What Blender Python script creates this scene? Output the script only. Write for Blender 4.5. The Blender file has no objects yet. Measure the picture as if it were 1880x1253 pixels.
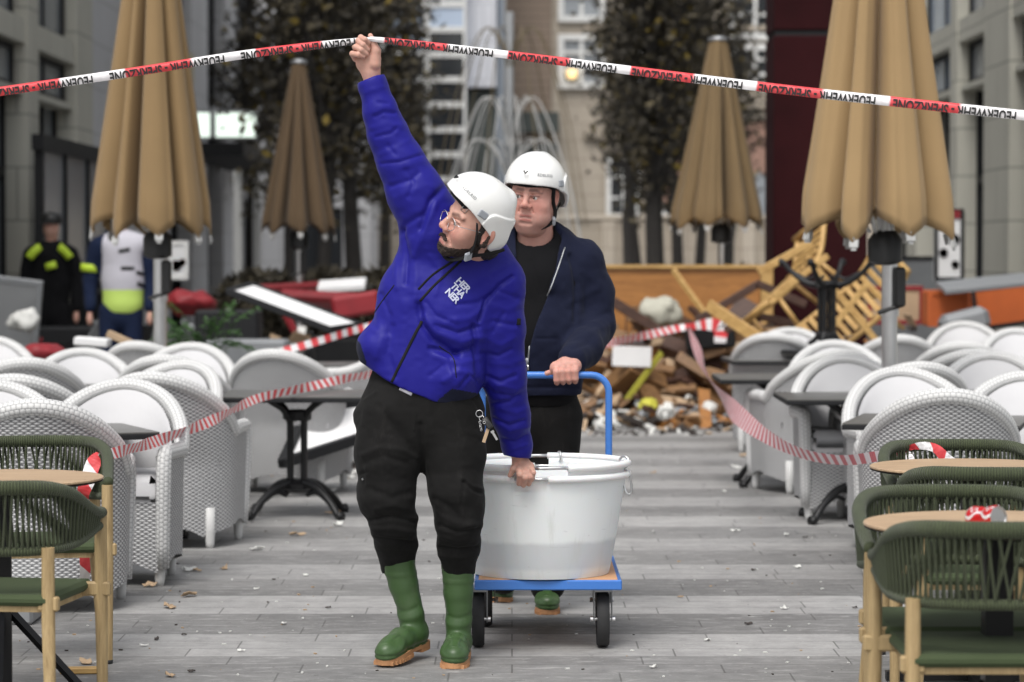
import bpy, bmesh, math, random
import numpy as np
from mathutils import Vector, Matrix, noise
from mathutils.bvhtree import BVHTree

SC = bpy.context.scene
R_ = math.radians
# ------------------------------------------------------------ camera, sky, sun, exposure
CAMH, FPX, HOR = 1.47, 5200.0, 459.0
PITCH = math.atan((626.5 - HOR) / FPX)
cam_d = bpy.data.cameras.new('camera')
cam = bpy.data.objects.new('camera', cam_d)
SC.collection.objects.link(cam)
cam.location = (0, 0, CAMH)
cam.rotation_euler = (math.pi / 2 - PITCH, 0, 0)
cam_d.sensor_width = 36.0
cam_d.lens = 36.0 * FPX / 1880.0
cam_d.clip_start, cam_d.clip_end = 0.5, 2000.0
cam_d.dof.use_dof = True
cam_d.dof.focus_distance = 10.0
cam_d.dof.aperture_fstop = 3.3
cam_d.dof.aperture_blades = 9
SC.camera = cam

SUN_EL, SUN_AZ = R_(58), R_(200)
world = bpy.data.worlds.new("World")
SC.world = world
world.use_nodes = True
nt = world.node_tree
bg = nt.nodes['Background']
sky = nt.nodes.new('ShaderNodeTexSky')
sky.sky_type = 'NISHITA'
sky.sun_disc = False
sky.sun_elevation = SUN_EL
sky.sun_rotation = SUN_AZ
sky.dust_density = 4.0
sky.air_density = 1.2
hs = nt.nodes.new('ShaderNodeHueSaturation')
hs.inputs['Saturation'].default_value = 0.22
nt.links.new(sky.outputs[0], hs.inputs['Color'])
nt.links.new(hs.outputs[0], bg.inputs['Color'])
bg.inputs['Strength'].default_value = 0.15
sun_d = bpy.data.lights.new('sun', 'SUN')
sun_d.energy = 1.5
sun_d.angle = R_(28)
sun_d.color = (1.0, 0.97, 0.93)
sun = bpy.data.objects.new('sun', sun_d)
SC.collection.objects.link(sun)
sd = Vector((math.sin(SUN_AZ) * math.cos(SUN_EL), math.cos(SUN_AZ) * math.cos(SUN_EL), math.sin(SUN_EL)))
sun.rotation_euler = (-sd).to_track_quat('-Z', 'Y').to_euler()
SC.view_settings.view_transform = 'Standard'
SC.view_settings.look = 'None'
SC.view_settings.exposure = 0.30
SC.view_settings.gamma = 1.0
random.seed(7)
RNG = np.random.default_rng(7)

# ------------------------------------------------------------ measuring
CP, SP = math.cos(PITCH), math.sin(PITCH)
def W(px, py, Y):
    """world point seen at photo pixel (px,py) at distance Y along the street"""
    u, v = (px - 940) / FPX, (626.5 - py) / FPX
    dy, dz = CP + v * SP, -SP + v * CP
    t = Y / dy
    return Vector((u * t, Y, CAMH + dz * t))
def GX(px, Y): return (px - 940) / FPX * Y
def GZ(py, Y): return W(940, py, Y).z
def to_px(co):
    """world verts (n,3) to photo pixels"""
    x, y, z = co[:, 0], co[:, 1], co[:, 2] - CAMH
    f = y * CP - z * SP
    up = y * SP + z * CP
    return 940 + FPX * x / f, 626.5 - FPX * up / f

# ------------------------------------------------------------ objects
def tagit(o, label=None, cat=None, group=None, kind=None):
    if label: o['label'] = label
    if cat: o['category'] = cat
    if group: o['group'] = group
    if kind: o['kind'] = kind
    return o
def thing(name, label, cat, loc=(0, 0, 0), rz=0, group=None):
    o = bpy.data.objects.new(name, None)
    SC.collection.objects.link(o)
    o.empty_display_size = 0.1
    o.location = loc
    o.rotation_euler = (0, 0, rz)
    return tagit(o, label, cat, group)
def kids(o): return [c for c in SC.collection.objects if c.parent == o]
KID = {}
def put(name, mesh, mat=None, parent=None, world_space=False):
    o = bpy.data.objects.new(name, mesh)
    SC.collection.objects.link(o)
    if mat is not None:
        for m in (mat if isinstance(mat, (list, tuple)) else [mat]): mesh.materials.append(m)
    if parent is not None:
        o.parent = parent
        KID.setdefault(parent.name, []).append(o)
        if world_space:
            q = parent
            off = Vector((0, 0, 0))
            while q is not None:
                off += q.location
                q = q.parent
            o.location = -off
    return o
def dup(root, loc, rz, label, group=None, scale=None, rot=None):
    def rec(src, par):
        c = src.copy()
        SC.collection.objects.link(c)
        if par is not None:
            c.parent = par
            KID.setdefault(par.name, []).append(c)
        for ch in KID.get(src.name, []): rec(ch, c)
        return c
    c = rec(root, None)
    c.location = loc
    c.rotation_euler = rot if rot else (0, 0, rz)
    c['label'] = label
    if group: c['group'] = group
    if scale: c.scale = scale if isinstance(scale, (tuple, list)) else (scale,) * 3
    return c

class MB:
    """collects shapes into one mesh"""
    def __init__(s): s.v, s.f, s.uv, s.mi, s.n = [], [], [], [], 0
    def add(s, V, F, UV=None, mi=0):
        V = np.asarray(V, float).reshape(-1, 3)
        s.v.append(V)
        s.uv.append(np.zeros((len(V), 2)) if UV is None else np.asarray(UV, float).reshape(-1, 2))
        n = s.n
        s.f += [tuple(i + n for i in f) for f in F]
        s.mi += [mi] * len(F)
        s.n += len(V)
        return s
    def box(s, c, d, rot=None, bev=0.0, mi=0):
        c = np.array(c, float); h = np.array(d, float) / 2
        if bev <= 0 or bev >= h.min():
            sg = np.array([[x, y, z] for x in (-1, 1) for y in (-1, 1) for z in (-1, 1)], float)
            V = sg * h
            F = [(0, 1, 3, 2), (4, 6, 7, 5), (0, 4, 5, 1), (2, 3, 7, 6), (0, 2, 6, 4), (1, 5, 7, 3)]
        else:
            b = bev; V = []; idx = {}
            for x in (-1, 1):
                for y in (-1, 1):
                    for z in (-1, 1):
                        for a in range(3):
                            p = [x * (h[0] - b), y * (h[1] - b), z * (h[2] - b)]
                            p[a] = (x, y, z)[a] * h[a]
                            idx[(x, y, z, a)] = len(V); V.append(p)
            F = []
            for a in range(3):
                o1, o2 = [i for i in range(3) if i != a]
                for sg in (-1, 1):
                    q = []
                    for (u, w) in ((-1, -1), (1, -1), (1, 1), (-1, 1)):
                        k = [0, 0, 0]; k[a] = sg; k[o1] = u; k[o2] = w
                        q.append(idx[(*k, a)])
                    if (sg > 0) != (a != 1): q.reverse()
                    F.append(tuple(q))
            for a in range(3):
                o1, o2 = [i for i in range(3) if i != a]
                for u in (-1, 1):
                    for w in (-1, 1):
                        k0 = [0, 0, 0]; k0[o1] = u; k0[o2] = w
                        k1 = list(k0); k0[a] = -1; k1[a] = 1
                        q = [idx[(*k0, o1)], idx[(*k1, o1)], idx[(*k1, o2)], idx[(*k0, o2)]]
                        F.append(tuple(q))
            for x in (-1, 1):
                for y in (-1, 1):
                    for z in (-1, 1): F.append(tuple(idx[(x, y, z, a)] for a in range(3)))
            V = np.array(V)
        if rot is not None:
            M = np.array(rot.to_3x3() if hasattr(rot, 'to_3x3') else rot)
            V = V @ M.T
        return s.add(V + c, F, None, mi)
    def tube(s, pts, r, n=8, closed=False, flat=None, mi=0, caps=True):
        P = np.array([tuple(p) for p in pts], float); m = len(P)
        r = np.broadcast_to(np.array(r, float), (m,)) if np.ndim(r) < 2 else r
        T = np.gradient(P, axis=0) if not closed else np.roll(P, -1, 0) - np.roll(P, 1, 0)
        T /= np.linalg.norm(T, axis=1)[:, None] + 1e-12
        ref = np.array([0, 0, 1.0]) if abs(T[0][2]) < 0.9 else np.array([1.0, 0, 0])
        N = np.cross(np.cross(T[0], ref), T[0]); N /= np.linalg.norm(N)
        L = np.concatenate([[0], np.cumsum(np.linalg.norm(np.diff(P, axis=0), axis=1))])
        V, UV = [], []
        a = np.linspace(0, 2 * math.pi, n, endpoint=False)
        for i in range(m):
            N = N - T[i] * N.dot(T[i]); N /= np.linalg.norm(N) + 1e-12
            B = np.cross(T[i], N)
            ru, rw = (r[i], r[i] * (flat or 1))
            V.append(P[i] + np.outer(np.cos(a) * ru, N) + np.outer(np.sin(a) * rw, B))
            UV.append(np.stack([np.full(n, L[i]), a / (2 * math.pi)], 1))
        F = []
        mm = m if closed else m - 1
        for i in range(mm):
            j = (i + 1) % m
            for k in range(n):
                l = (k + 1) % n
                F.append((i * n + k, i * n + l, j * n + l, j * n + k))
        if caps and not closed:
            F.append(tuple(range(n - 1, -1, -1))); F.append(tuple(range((m - 1) * n, m * n)))
        return s.add(np.concatenate(V), F, np.concatenate(UV), mi)
    def lathe(s, prof, n=24, c=(0, 0, 0), rot=None, mi=0):
        prof = np.array(prof, float); a = np.linspace(0, 2 * math.pi, n, endpoint=False)
        V = np.stack([np.outer(prof[:, 0], np.cos(a)), np.outer(prof[:, 0], np.sin(a)), np.repeat(prof[:, 1:2], n, 1)], -1).reshape(-1, 3)
        F = []
        for i in range(len(prof) - 1):
            for k in range(n):
                l = (k + 1) % n
                F.append((i * n + k, i * n + l, (i + 1) * n + l, (i + 1) * n + k))
        if prof[0, 0] > 1e-6: F.append(tuple(range(n - 1, -1, -1)))
        if prof[-1, 0] > 1e-6: F.append(tuple(range((len(prof) - 1) * n, len(prof) * n)))
        if rot is not None: V = V @ np.array(rot.to_3x3()).T
        return s.add(V + np.array(c), F, None, mi)
    def surf(s, P, UV=None, cu=False, mi=0, flip=False):
        P = np.asarray(P, float); a, b = P.shape[:2]
        F = []
        for i in range(a if cu else a - 1):
            j = (i + 1) % a
            for k in range(b - 1):
                q = (i * b + k, j * b + k, j * b + k + 1, i * b + k + 1)
                F.append(q[::-1] if flip else q)
        return s.add(P.reshape(-1, 3), F, UV, mi)
    def prism(s, poly, z0, z1, M=None, mi=0):
        n = len(poly)
        V = [(p[0], p[1], z0) for p in poly] + [(p[0], p[1], z1) for p in poly]
        F = [tuple(range(n - 1, -1, -1)), tuple(range(n, 2 * n))] + [(i, (i + 1) % n, n + (i + 1) % n, n + i) for i in range(n)]
        V = np.array(V, float)
        if M is not None:
            A = np.array(M); V = V @ A[:3, :3].T + A[:3, 3]
        return s.add(V, F, None, mi)
    def mesh(s, name, smooth=True):
        me = bpy.data.meshes.new(name)
        V = np.concatenate(s.v) if s.v else np.zeros((0, 3))
        me.from_pydata(V.tolist(), [], s.f)
        if len(V):
            uv = np.concatenate(s.uv)
            li = np.empty(len(me.loops), np.int32); me.loops.foreach_get('vertex_index', li)
            l = me.uv_layers.new(name='UVMap')
            l.data.foreach_set('uv', uv[li].astype(np.float32).ravel())
            me.polygons.foreach_set('material_index', np.array(s.mi, np.int32))
            me.polygons.foreach_set('use_smooth', np.full(len(me.polygons), smooth))
        me.update()
        return me
    def obj(s, name, mat=None, parent=None, smooth=True, ws=False, angle=None):
        me = s.mesh(name, smooth)
        if angle is not None: me.set_sharp_from_angle(angle=R_(angle))
        return put(name, me, mat, parent, ws)

def bez(p, n=12):
    """Catmull-Rom through points"""
    P = [np.array(tuple(q), float) for q in p]
    P = [2 * P[0] - P[1]] + P + [2 * P[-1] - P[-2]]
    out = []
    for i in range(1, len(P) - 2):
        for k in range(n):
            t = k / n
            a, b, c, d = P[i - 1:i + 3]
            out.append(0.5 * ((2 * b) + (-a + c) * t + (2 * a - 5 * b + 4 * c - d) * t * t + (-a + 3 * b - 3 * c + d) * t ** 3))
    out.append(P[-2])
    return out

# ------------------------------------------------------------ SDF bodies (surface nets)
class SDF:
    def __init__(s, lo, hi, h):
        s.lo = np.array(lo, float); s.h = h
        s.n = np.maximum(4, np.ceil((np.array(hi) - s.lo) / h).astype(int) + 1)
        s.D = np.full(s.n, 0.5, np.float32)
    def _sl(s, lo, hi):
        a = np.clip(np.floor((np.array(lo) - s.lo) / s.h).astype(int), 0, s.n)
        b = np.clip(np.ceil((np.array(hi) - s.lo) / s.h).astype(int) + 1, 0, s.n)
        if (b <= a).any(): return None, None
        g = [s.lo[i] + s.h * np.arange(a[i], b[i], dtype=np.float32) for i in range(3)]
        X, Y, Z = np.meshgrid(*g, indexing='ij')
        return (slice(a[0], b[0]), slice(a[1], b[1]), slice(a[2], b[2])), (X.astype(np.float32), Y.astype(np.float32), Z.astype(np.float32))
    def _mix(s, sl, d, k, op):
        A = s.D[sl]
        if op == 'add':
            if k <= 0: s.D[sl] = np.minimum(A, d)
            else:
                h = np.clip(.5 + .5 * (A - d) / k, 0, 1)
                s.D[sl] = A + (d - A) * h - k * h * (1 - h)
        elif op == 'sub':
            d = -d
            if k <= 0: s.D[sl] = np.maximum(A, d)
            else:
                h = np.clip(.5 - .5 * (A - d) / k, 0, 1)
                s.D[sl] = A + (d - A) * h + k * h * (1 - h)
    def cap(s, a, b, ra, rb=None, k=0.02, sy=1.0, op='add'):
        rb = ra if rb is None else rb
        a = np.array(tuple(a), float); b = np.array(tuple(b), float)
        m = max(ra, rb) + k + 3 * s.h
        sl, g = s._sl(np.minimum(a, b) - m, np.maximum(a, b) + m)
        if sl is None: return s
        X, Y, Z = g
        sc = np.array([1, 1 / sy, 1])
        ab = (b - a) * sc
        dx, dy, dz = X - a[0], (Y - a[1]) / sy, Z - a[2]
        t = np.clip((dx * ab[0] + dy * ab[1] + dz * ab[2]) / max(ab.dot(ab), 1e-9), 0, 1)
        d = np.sqrt((dx - t * ab[0]) ** 2 + (dy - t * ab[1]) ** 2 + (dz - t * ab[2]) ** 2) - (ra + (rb - ra) * t)
        if sy != 1: d = d * (0.5 + 0.5 * sy)
        s._mix(sl, d, k, op)
        return s
    def path(s, pts, rs, k=0.02, sy=1.0, op='add'):
        for i in range(len(pts) - 1): s.cap(pts[i], pts[i + 1], rs[i], rs[i + 1], k, sy, op)
        return s
    def ell(s, c, r, k=0.02, rot=None, op='add'):
        c = np.array(tuple(c), float); r = np.array(r, float)
        m = r.max() + k + 3 * s.h
        sl, g = s._sl(c - m, c + m)
        if sl is None: return s
        X, Y, Z = g[0] - c[0], g[1] - c[1], g[2] - c[2]
        if rot is not None:
            M = np.array(rot).T
            X, Y, Z = (M[0][0] * X + M[0][1] * Y + M[0][2] * Z, M[1][0] * X + M[1][1] * Y + M[1][2] * Z, M[2][0] * X + M[2][1] * Y + M[2][2] * Z)
        q0 = np.sqrt((X / r[0]) ** 2 + (Y / r[1]) ** 2 + (Z / r[2]) ** 2)
        q1 = np.sqrt((X / r[0] ** 2) ** 2 + (Y / r[1] ** 2) ** 2 + (Z / r[2] ** 2) ** 2)
        d = q0 * (q0 - 1) / np.maximum(q1, 1e-6)
        s._mix(sl, d, k, op)
        return s
    def half(s, p, nrm, k=0.0):
        """cut away everything on the side the normal points to"""
        sl, (X, Y, Z) = s._sl(s.lo, s.lo + s.h * s.n)
        nrm = np.array(nrm, float); nrm /= np.linalg.norm(nrm)
        d = (X - p[0]) * nrm[0] + (Y - p[1]) * nrm[1] + (Z - p[2]) * nrm[2]
        s._mix(sl, -d, k, 'sub')
        return s
    def grid(s):
        return s._sl(s.lo, s.lo + s.h * s.n)[1]
    def nets(s):
        D = s.D; S = D < 0
        c = np.zeros(np.array(D.shape) - 1, np.int8)
        sh = [(i, j, k) for i in (0, 1) for j in (0, 1) for k in (0, 1)]
        nx, ny, nz = c.shape
        for i, j, k in sh: c += S[i:i + nx, j:j + ny, k:k + nz]
        mask = (c > 0) & (c < 8)
        idx = np.argwhere(mask)
        vid = np.full(c.shape, -1, np.int64); vid[mask] = np.arange(len(idx))
        vals = np.stack([D[idx[:, 0] + i, idx[:, 1] + j, idx[:, 2] + k] for i, j, k in sh], 1)
        acc = np.zeros((len(idx), 3)); cnt = np.zeros(len(idx))
        for e0 in range(8):
            for e1 in range(e0 + 1, 8):
                if sum(abs(p - q) for p, q in zip(sh[e0], sh[e1])) != 1: continue
                a, b = vals[:, e0], vals[:, e1]
                m = (a < 0) != (b < 0)
                t = np.where(m, a / np.where(m, a - b, 1), 0)
                P = np.array(sh[e0]) + t[:, None] * (np.array(sh[e1]) - np.array(sh[e0]))
                acc[m] += P[m]; cnt[m] += 1
        V = s.lo + s.h * (idx + acc / cnt[:, None])
        F = []
        A = S[:-1, 1:-1, 1:-1] != S[1:, 1:-1, 1:-1]
        i, j, k = [x for x in np.nonzero(A)]; j = j + 1; k = k + 1
        q = np.stack([vid[i, j - 1, k - 1], vid[i, j, k - 1], vid[i, j, k], vid[i, j - 1, k]], 1); fl = ~S[i, j, k]
        q[fl] = q[fl][:, ::-1]; F.append(q)
        A = S[1:-1, :-1, 1:-1] != S[1:-1, 1:, 1:-1]
        i, j, k = np.nonzero(A); i = i + 1; k = k + 1
        q = np.stack([vid[i - 1, j, k - 1], vid[i - 1, j, k], vid[i, j, k], vid[i, j, k - 1]], 1); fl = ~S[i, j, k]
        q[fl] = q[fl][:, ::-1]; F.append(q)
        A = S[1:-1, 1:-1, :-1] != S[1:-1, 1:-1, 1:]
        i, j, k = np.nonzero(A); i = i + 1; j = j + 1
        q = np.stack([vid[i - 1, j - 1, k], vid[i, j - 1, k], vid[i, j, k], vid[i - 1, j, k]], 1); fl = ~S[i, j, k]
        q[fl] = q[fl][:, ::-1]; F.append(q)
        F = np.concatenate(F)
        F = F[(F >= 0).all(1)]
        return V, F
def vnormals(V, F):
    a = V[F[:, 2]] - V[F[:, 0]]; b = V[F[:, 3]] - V[F[:, 1]]
    n = np.cross(a, b); N = np.zeros_like(V)
    for k in range(4): np.add.at(N, F[:, k], n)
    return N / (np.linalg.norm(N, axis=1)[:, None] + 1e-12)
def relax(V, F, it=1, w=0.5):
    for _ in range(it):
        A = np.zeros_like(V); C = np.zeros(len(V))
        for k in range(4):
            for o in (1, 3):
                np.add.at(A, F[:, k], V[F[:, (k + o) % 4]]); np.add.at(C, F[:, k], 1)
        V = V * (1 - w) + w * A / np.maximum(C, 1)[:, None]
    return V
def vnoise(P, scale, seed=0):
    """cheap smooth value noise, numpy"""
    P = P * scale + seed * 17.31
    i = np.floor(P).astype(np.int64); f = P - i; f = f * f * (3 - 2 * f)
    def hsh(a, b, c):
        n = (a * 374761393 + b * 668265263 + c * 2147483647 + seed * 1274126177) & 0xffffffff
        n = ((n ^ (n >> 13)) * 1274126177) & 0xffffffff
        return ((n ^ (n >> 16)) & 0xffff) / 65535.0
    r = 0
    for a in (0, 1):
        for b in (0, 1):
            for c in (0, 1):
                w = (f[:, 0] if a else 1 - f[:, 0]) * (f[:, 1] if b else 1 - f[:, 1]) * (f[:, 2] if c else 1 - f[:, 2])
                r = r + w * hsh(i[:, 0] + a, i[:, 1] + b, i[:, 2] + c)
    return r * 2 - 1
def folds(V, F, fl, facing=True):
    """press drawn creases (photo-pixel polylines: points, width px, height m) into the cloth"""
    N = vnormals(V, F); px, py = to_px(V)
    front = np.clip(-N[:, 1] * 2, 0, 1)
    disp = np.zeros(len(V))
    for pts, w, amp in fl:
        d2 = np.full(len(V), 1e9)
        for (x0, y0), (x1, y1) in zip(pts[:-1], pts[1:]):
            ux, uy = x1 - x0, y1 - y0; L2 = ux * ux + uy * uy + 1e-9
            t = np.clip(((px - x0) * ux + (py - y0) * uy) / L2, 0, 1)
            d2 = np.minimum(d2, (px - x0 - t * ux) ** 2 + (py - y0 - t * uy) ** 2)
        disp += (amp * .55 if amp > 0 else amp * .85) * np.exp(-d2 / (w * w))
    return V + N * (disp * front)[:, None]
def vf_mesh(name, V, F, col=None):
    me = bpy.data.meshes.new(name)
    me.vertices.add(len(V)); me.vertices.foreach_set('co', V.astype(np.float32).ravel())
    me.loops.add(F.size); me.loops.foreach_set('vertex_index', F.astype(np.int32).ravel())
    me.polygons.add(len(F)); me.polygons.foreach_set('loop_start', np.arange(0, F.size, 4, dtype=np.int32))
    me.polygons.foreach_set('loop_total', np.full(len(F), 4, np.int32))
    me.polygons.foreach_set('use_smooth', np.full(len(F), True))
    me.update(calc_edges=True); me.validate()
    if col is not None:
        a = me.color_attributes.new('tint', 'FLOAT_COLOR', 'POINT')
        a.data.foreach_set('color', np.concatenate([col, np.ones((len(col), 1))], 1).astype(np.float32).ravel())
    return me
# ------------------------------------------------------------ materials
def s2l(c): return tuple(((x / 255) / 12.92 if x / 255 <= .04045 else ((x / 255 + .055) / 1.055) ** 2.4) for x in c)
class NT:
    def __init__(s, name):
        s.m = bpy.data.materials.new(name); s.m.use_nodes = True
        s.t = s.m.node_tree; s.b = s.t.nodes['Principled BSDF']
    def n(s, typ, **kw):
        x = s.t.nodes.new('ShaderNode' + typ)
        for k, v in kw.items():
            if k.startswith('_'): setattr(x, k[1:], v)
            else: x.inputs[k.replace('__', ' ')].default_value = v
        return x
    def l(s, a, b): s.t.links.new(a, b)
    def mix(s, fac, a, b, mode='MIX'):
        x = s.t.nodes.new('ShaderNodeMix'); x.data_type = 'RGBA'; x.blend_type = mode
        for i, v in ((0, fac), (6, a), (7, b)):
            if hasattr(v, 'links') or hasattr(v, 'is_linked'): s.l(v, x.inputs[i])
            elif i == 0: x.inputs[0].default_value = v
            else: x.inputs[i].default_value = (*v[:3], 1)
        return x.outputs[2]
    def math(s, op, a, b=None, c=None):
        x = s.t.nodes.new('ShaderNodeMath'); x.operation = op
        for i, v in enumerate((a, b, c)):
            if v is None: continue
            if hasattr(v, 'is_linked'): s.l(v, x.inputs[i])
            else: x.inputs[i].default_value = v
        return x.outputs[0]
    def ramp(s, fac, stops):
        x = s.t.nodes.new('ShaderNodeValToRGB')
        e = x.color_ramp.elements
        while len(e) < len(stops): e.new(0.5)
        for el, (p, c) in zip(e, stops): el.position = p; el.color = (*c, 1) if len(c) == 3 else c
        s.l(fac, x.inputs[0]); return x.outputs[0]
    def coord(s, kind='Object', scale=None):
        tc = s.t.nodes.new('ShaderNodeTexCoord')
        o = tc.outputs[kind]
        if scale is not None:
            mp = s.t.nodes.new('ShaderNodeMapping')
            mp.inputs['Scale'].default_value = scale if isinstance(scale, (tuple, list)) else (scale,) * 3
            s.l(o, mp.inputs[0]); o = mp.outputs[0]
        return o
    def noise(s, co, scale, detail=4, rough=.55, dist=0):
        x = s.n('TexNoise', Scale=scale, Detail=detail, Roughness=rough, Distortion=dist)
        s.l(co, x.inputs['Vector']); return x.outputs['Fac']
    def bump(s, h, strength=.3, dist=.01, prev=None):
        x = s.n('Bump', Strength=strength, Distance=dist); s.l(h, x.inputs['Height'])
        if prev is not None: s.l(prev, x.inputs['Normal'])
        return x.outputs[0]
    def set(s, col=None, rough=None, metal=None, normal=None, **kw):
        for k, v in (('Base Color', col), ('Roughness', rough), ('Metallic', metal), ('Normal', normal)):
            if v is None: continue
            i = s.b.inputs[k]
            if hasattr(v, 'is_linked'): s.l(v, i)
            else: i.default_value = (*v, 1) if k == 'Base Color' else v
        for k, v in kw.items(): s.b.inputs[k.replace('__', ' ')].default_value = v
        return s.m
def pm(name, col, rough=.6, metal=0, var=.2, vs=6, bump=.15, bs=80, bd=.003, rv=.1, **kw):
    t = NT(name); co = t.coord()
    n1 = t.noise(co, vs, 5)
    oi = t.n('ObjectInfo')
    c = t.mix(n1, tuple(x * (1 - var) for x in col), tuple(min(1, x * (1 + var)) for x in col))
    v = t.math('MULTIPLY_ADD', oi.outputs['Random'], var * .5, 1 - var * .25)
    hsv = t.n('HueSaturation'); t.l(c, hsv.inputs['Color']); t.l(v, hsv.inputs['Value'])
    n2 = t.noise(co, bs, 3)
    r = t.math('MULTIPLY_ADD', n1, rv, rough - rv / 2)
    return t.set(hsv.outputs[0], r, metal, t.bump(n2, bump, bd) if bump else None, **kw)
def fabric(name, col, rough=.85, weave=900, var=.12, sheen=.15, vs=7, bumpk=.25, wr=0):
    t = NT(name); co = t.coord()
    n1 = t.noise(co, vs, 4)
    c = t.mix(n1, tuple(x * (1 - var) for x in col), tuple(x * (1 + var) for x in col))
    n2 = t.noise(co, weave, 2)
    nb = t.bump(n2, bumpk, .0008)
    if wr:
        n3 = t.noise(co, 26, 3, .6, .6)
        nb = t.bump(n3, wr, .012, nb)
    return t.set(c, rough, 0, nb, Sheen__Weight=sheen * .25, Sheen__Roughness=.4, Specular__IOR__Level=.18)
M = {}
M['black_metal'] = pm('black_metal', (.012, .012, .013), .45, .3, bump=.1, bs=200)
M['black_plastic'] = pm('black_plastic', (.012, .012, .012), .5, bump=.05)
M['steel'] = pm('steel', (.62, .62, .62), .3, 1.0, var=.1, bump=.05)
M['grey_metal'] = pm('grey_metal', (.33, .34, .35), .4, .6, var=.1, bump=.05)
M['white_paint'] = pm('white_paint', (.72, .72, .70), .5, var=.08, bump=.05)
M['grey_paint'] = pm('grey_paint', (.22, .23, .24), .5, var=.1)
M['dark_paint'] = pm('dark_paint', (.014, .0145, .016), .6, var=.2, Specular__IOR__Level=.25)
def blue_mat():
    t = NT('blue_paint'); co = t.coord(); n = t.noise(co, 18, 6, .75); n2 = t.noise(co, 3, 4)
    c = t.mix(n2, s2l((52, 110, 192)), s2l((70, 128, 206)))
    c = t.mix(t.ramp(n, [(.66, (0, 0, 0)), (.70, (.8, .8, .8))]), c, (.16, .17, .18))
    return t.set(c, t.math('MULTIPLY_ADD', n2, .3, .25), 0, None, Coat__Weight=.2)
M['blue_paint'] = blue_mat()
M['rubber'] = pm('rubber', (.02, .02, .021), .75, var=.5, vs=20, bump=.4, bs=60)
M['helmet'] = pm('helmet', (.80, .80, .78), .28, var=.03, bump=0, Coat__Weight=.4, Coat__Roughness=.15)
M['clip_grey'] = pm('clip_grey', (.32, .34, .37), .5, var=.05)
M['strap'] = fabric('strap', (.012, .012, .013), .8, 600)
M['jacket'] = fabric('jacket', s2l((31, 29, 126)), .5, 700, .10, .08, 5, .25, wr=.08)
M['jacket_rib'] = fabric('jacket_rib', (.014, .016, .035), .9, 400)
M['trousers'] = fabric('trousers', (.0095, .0092, .009), .9, 800, .35, .12, 14, .3, wr=.10)
def dusty(m, col, th=.60, amt=.5, sc=(7, 7, 4)):
    t = m.node_tree; b = t.nodes['Principled BSDF']; src = b.inputs['Base Color'].links[0].from_socket
    q = NT.__new__(NT); q.m, q.t, q.b = m, t, b
    n = q.noise(q.coord('Object', sc), 1.6, 7, .72, .4); n2 = q.noise(q.coord(), 60, 3)
    f = q.math('MULTIPLY', q.ramp(n, [(th - .06, (0, 0, 0)), (th + .14, (amt,) * 3)]), q.math('MULTIPLY_ADD', n2, 1.0, .1))
    q.l(q.mix(f, src, col), b.inputs['Base Color'])
dusty(M['trousers'], (.055, .052, .05), .60, .30, (12, 12, 5))
M['hoodie'] = fabric('hoodie', (.0095, .012, .029), .95, 500, .15, .15, 8, .3, wr=.12)
M['tshirt'] = fabric('tshirt', (.005, .005, .006), .9, 700, .2, .1)
M['navy'] = fabric('navy', (.010, .017, .045), .9, 500)
M['hair'] = pm('hair', (.014, .010, .008), .55, var=.4, vs=60, bump=.9, bs=220, bd=.01)
M['beard'] = pm('beard', (.036, .021, .014), .65, var=.6, vs=90, bump=1.0, bs=260, bd=.012)
M['grey_hair'] = pm('grey_hair', (.05, .042, .036), .65, var=.5, vs=80, bump=.9, bs=220, bd=.01)
def skin_mat():
    t = NT('skin'); co = t.coord()
    a = t.n('VertexColor', _layer_name='tint')
    n1 = t.noise(co, 38, 5); n2 = t.noise(co, 420, 3)
    c = t.mix(n1, (.78, .74, .74), (1.12, 1.12, 1.12))
    c2 = t.mix(1.0, a.outputs[0], c, 'MULTIPLY')
    n3 = t.noise(co, 130, 4, .65)
    c2 = t.mix(t.math('MULTIPLY', n3, .28), c2, (.50, .20, .16))
    return t.set(c2, t.math('MULTIPLY_ADD', n3, .25, .42), 0, t.bump(n2, .35, .0015), Subsurface__Weight=.10, Subsurface__Scale=.005, Specular__IOR__Level=.35)
M['skin'] = skin_mat()
M['eye_white'] = pm('eye_white', (.62, .58, .55), .15, var=.03, bump=0)
M['iris'] = pm('iris', (.03, .022, .016), .1, var=.05, bump=0)
def boot_mat():
    t = NT('boot'); co = t.coord(); n = t.noise(co, 8, 5); n2 = t.noise(co, 45, 4); n3 = t.noise(co, 5.5, 6, .7)
    c = t.mix(n, s2l((46, 70, 36)), s2l((68, 95, 54)))
    d = t.ramp(n3, [(.55, (0, 0, 0)), (.80, (.32, .32, .32))])
    c = t.mix(t.math('MULTIPLY', d, t.math('MULTIPLY_ADD', n2, .9, .2)), c, (.20, .19, .16))
    return t.set(c, t.math('MULTIPLY_ADD', n3, .5, .16), 0, t.bump(n2, .12, .002))
M['boot'] = boot_mat()
M['boot_sole'] = pm('boot_sole', s2l((178, 130, 90)), .65, var=.25, vs=14, bump=.3)
M['cushion'] = fabric('cushion', (.56, .557, .565), .9, 300, .04, .1, 5, .4, wr=.06)
M['green_pad'] = fabric('green_pad', (.052, .070, .034), .8, 420, .12, .1)
M['orange'] = pm('orange', (.46, .10, .02), .6)
M['red'] = pm('red', (.22, .012, .018), .6, var=.3)
M['lime'] = pm('lime', (.48, .66, .04), .6, var=.05)
M['vest_white'] = fabric('vest_white', (.52, .51, .56), .7)
M['litter_white'] = pm('litter_white', (.66, .66, .63), .7, var=.1)
M['litter_tan'] = pm('litter_tan', (.42, .30, .19), .8, var=.3)
M['litter_dark'] = pm('litter_dark', (.05, .04, .035), .8)
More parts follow.
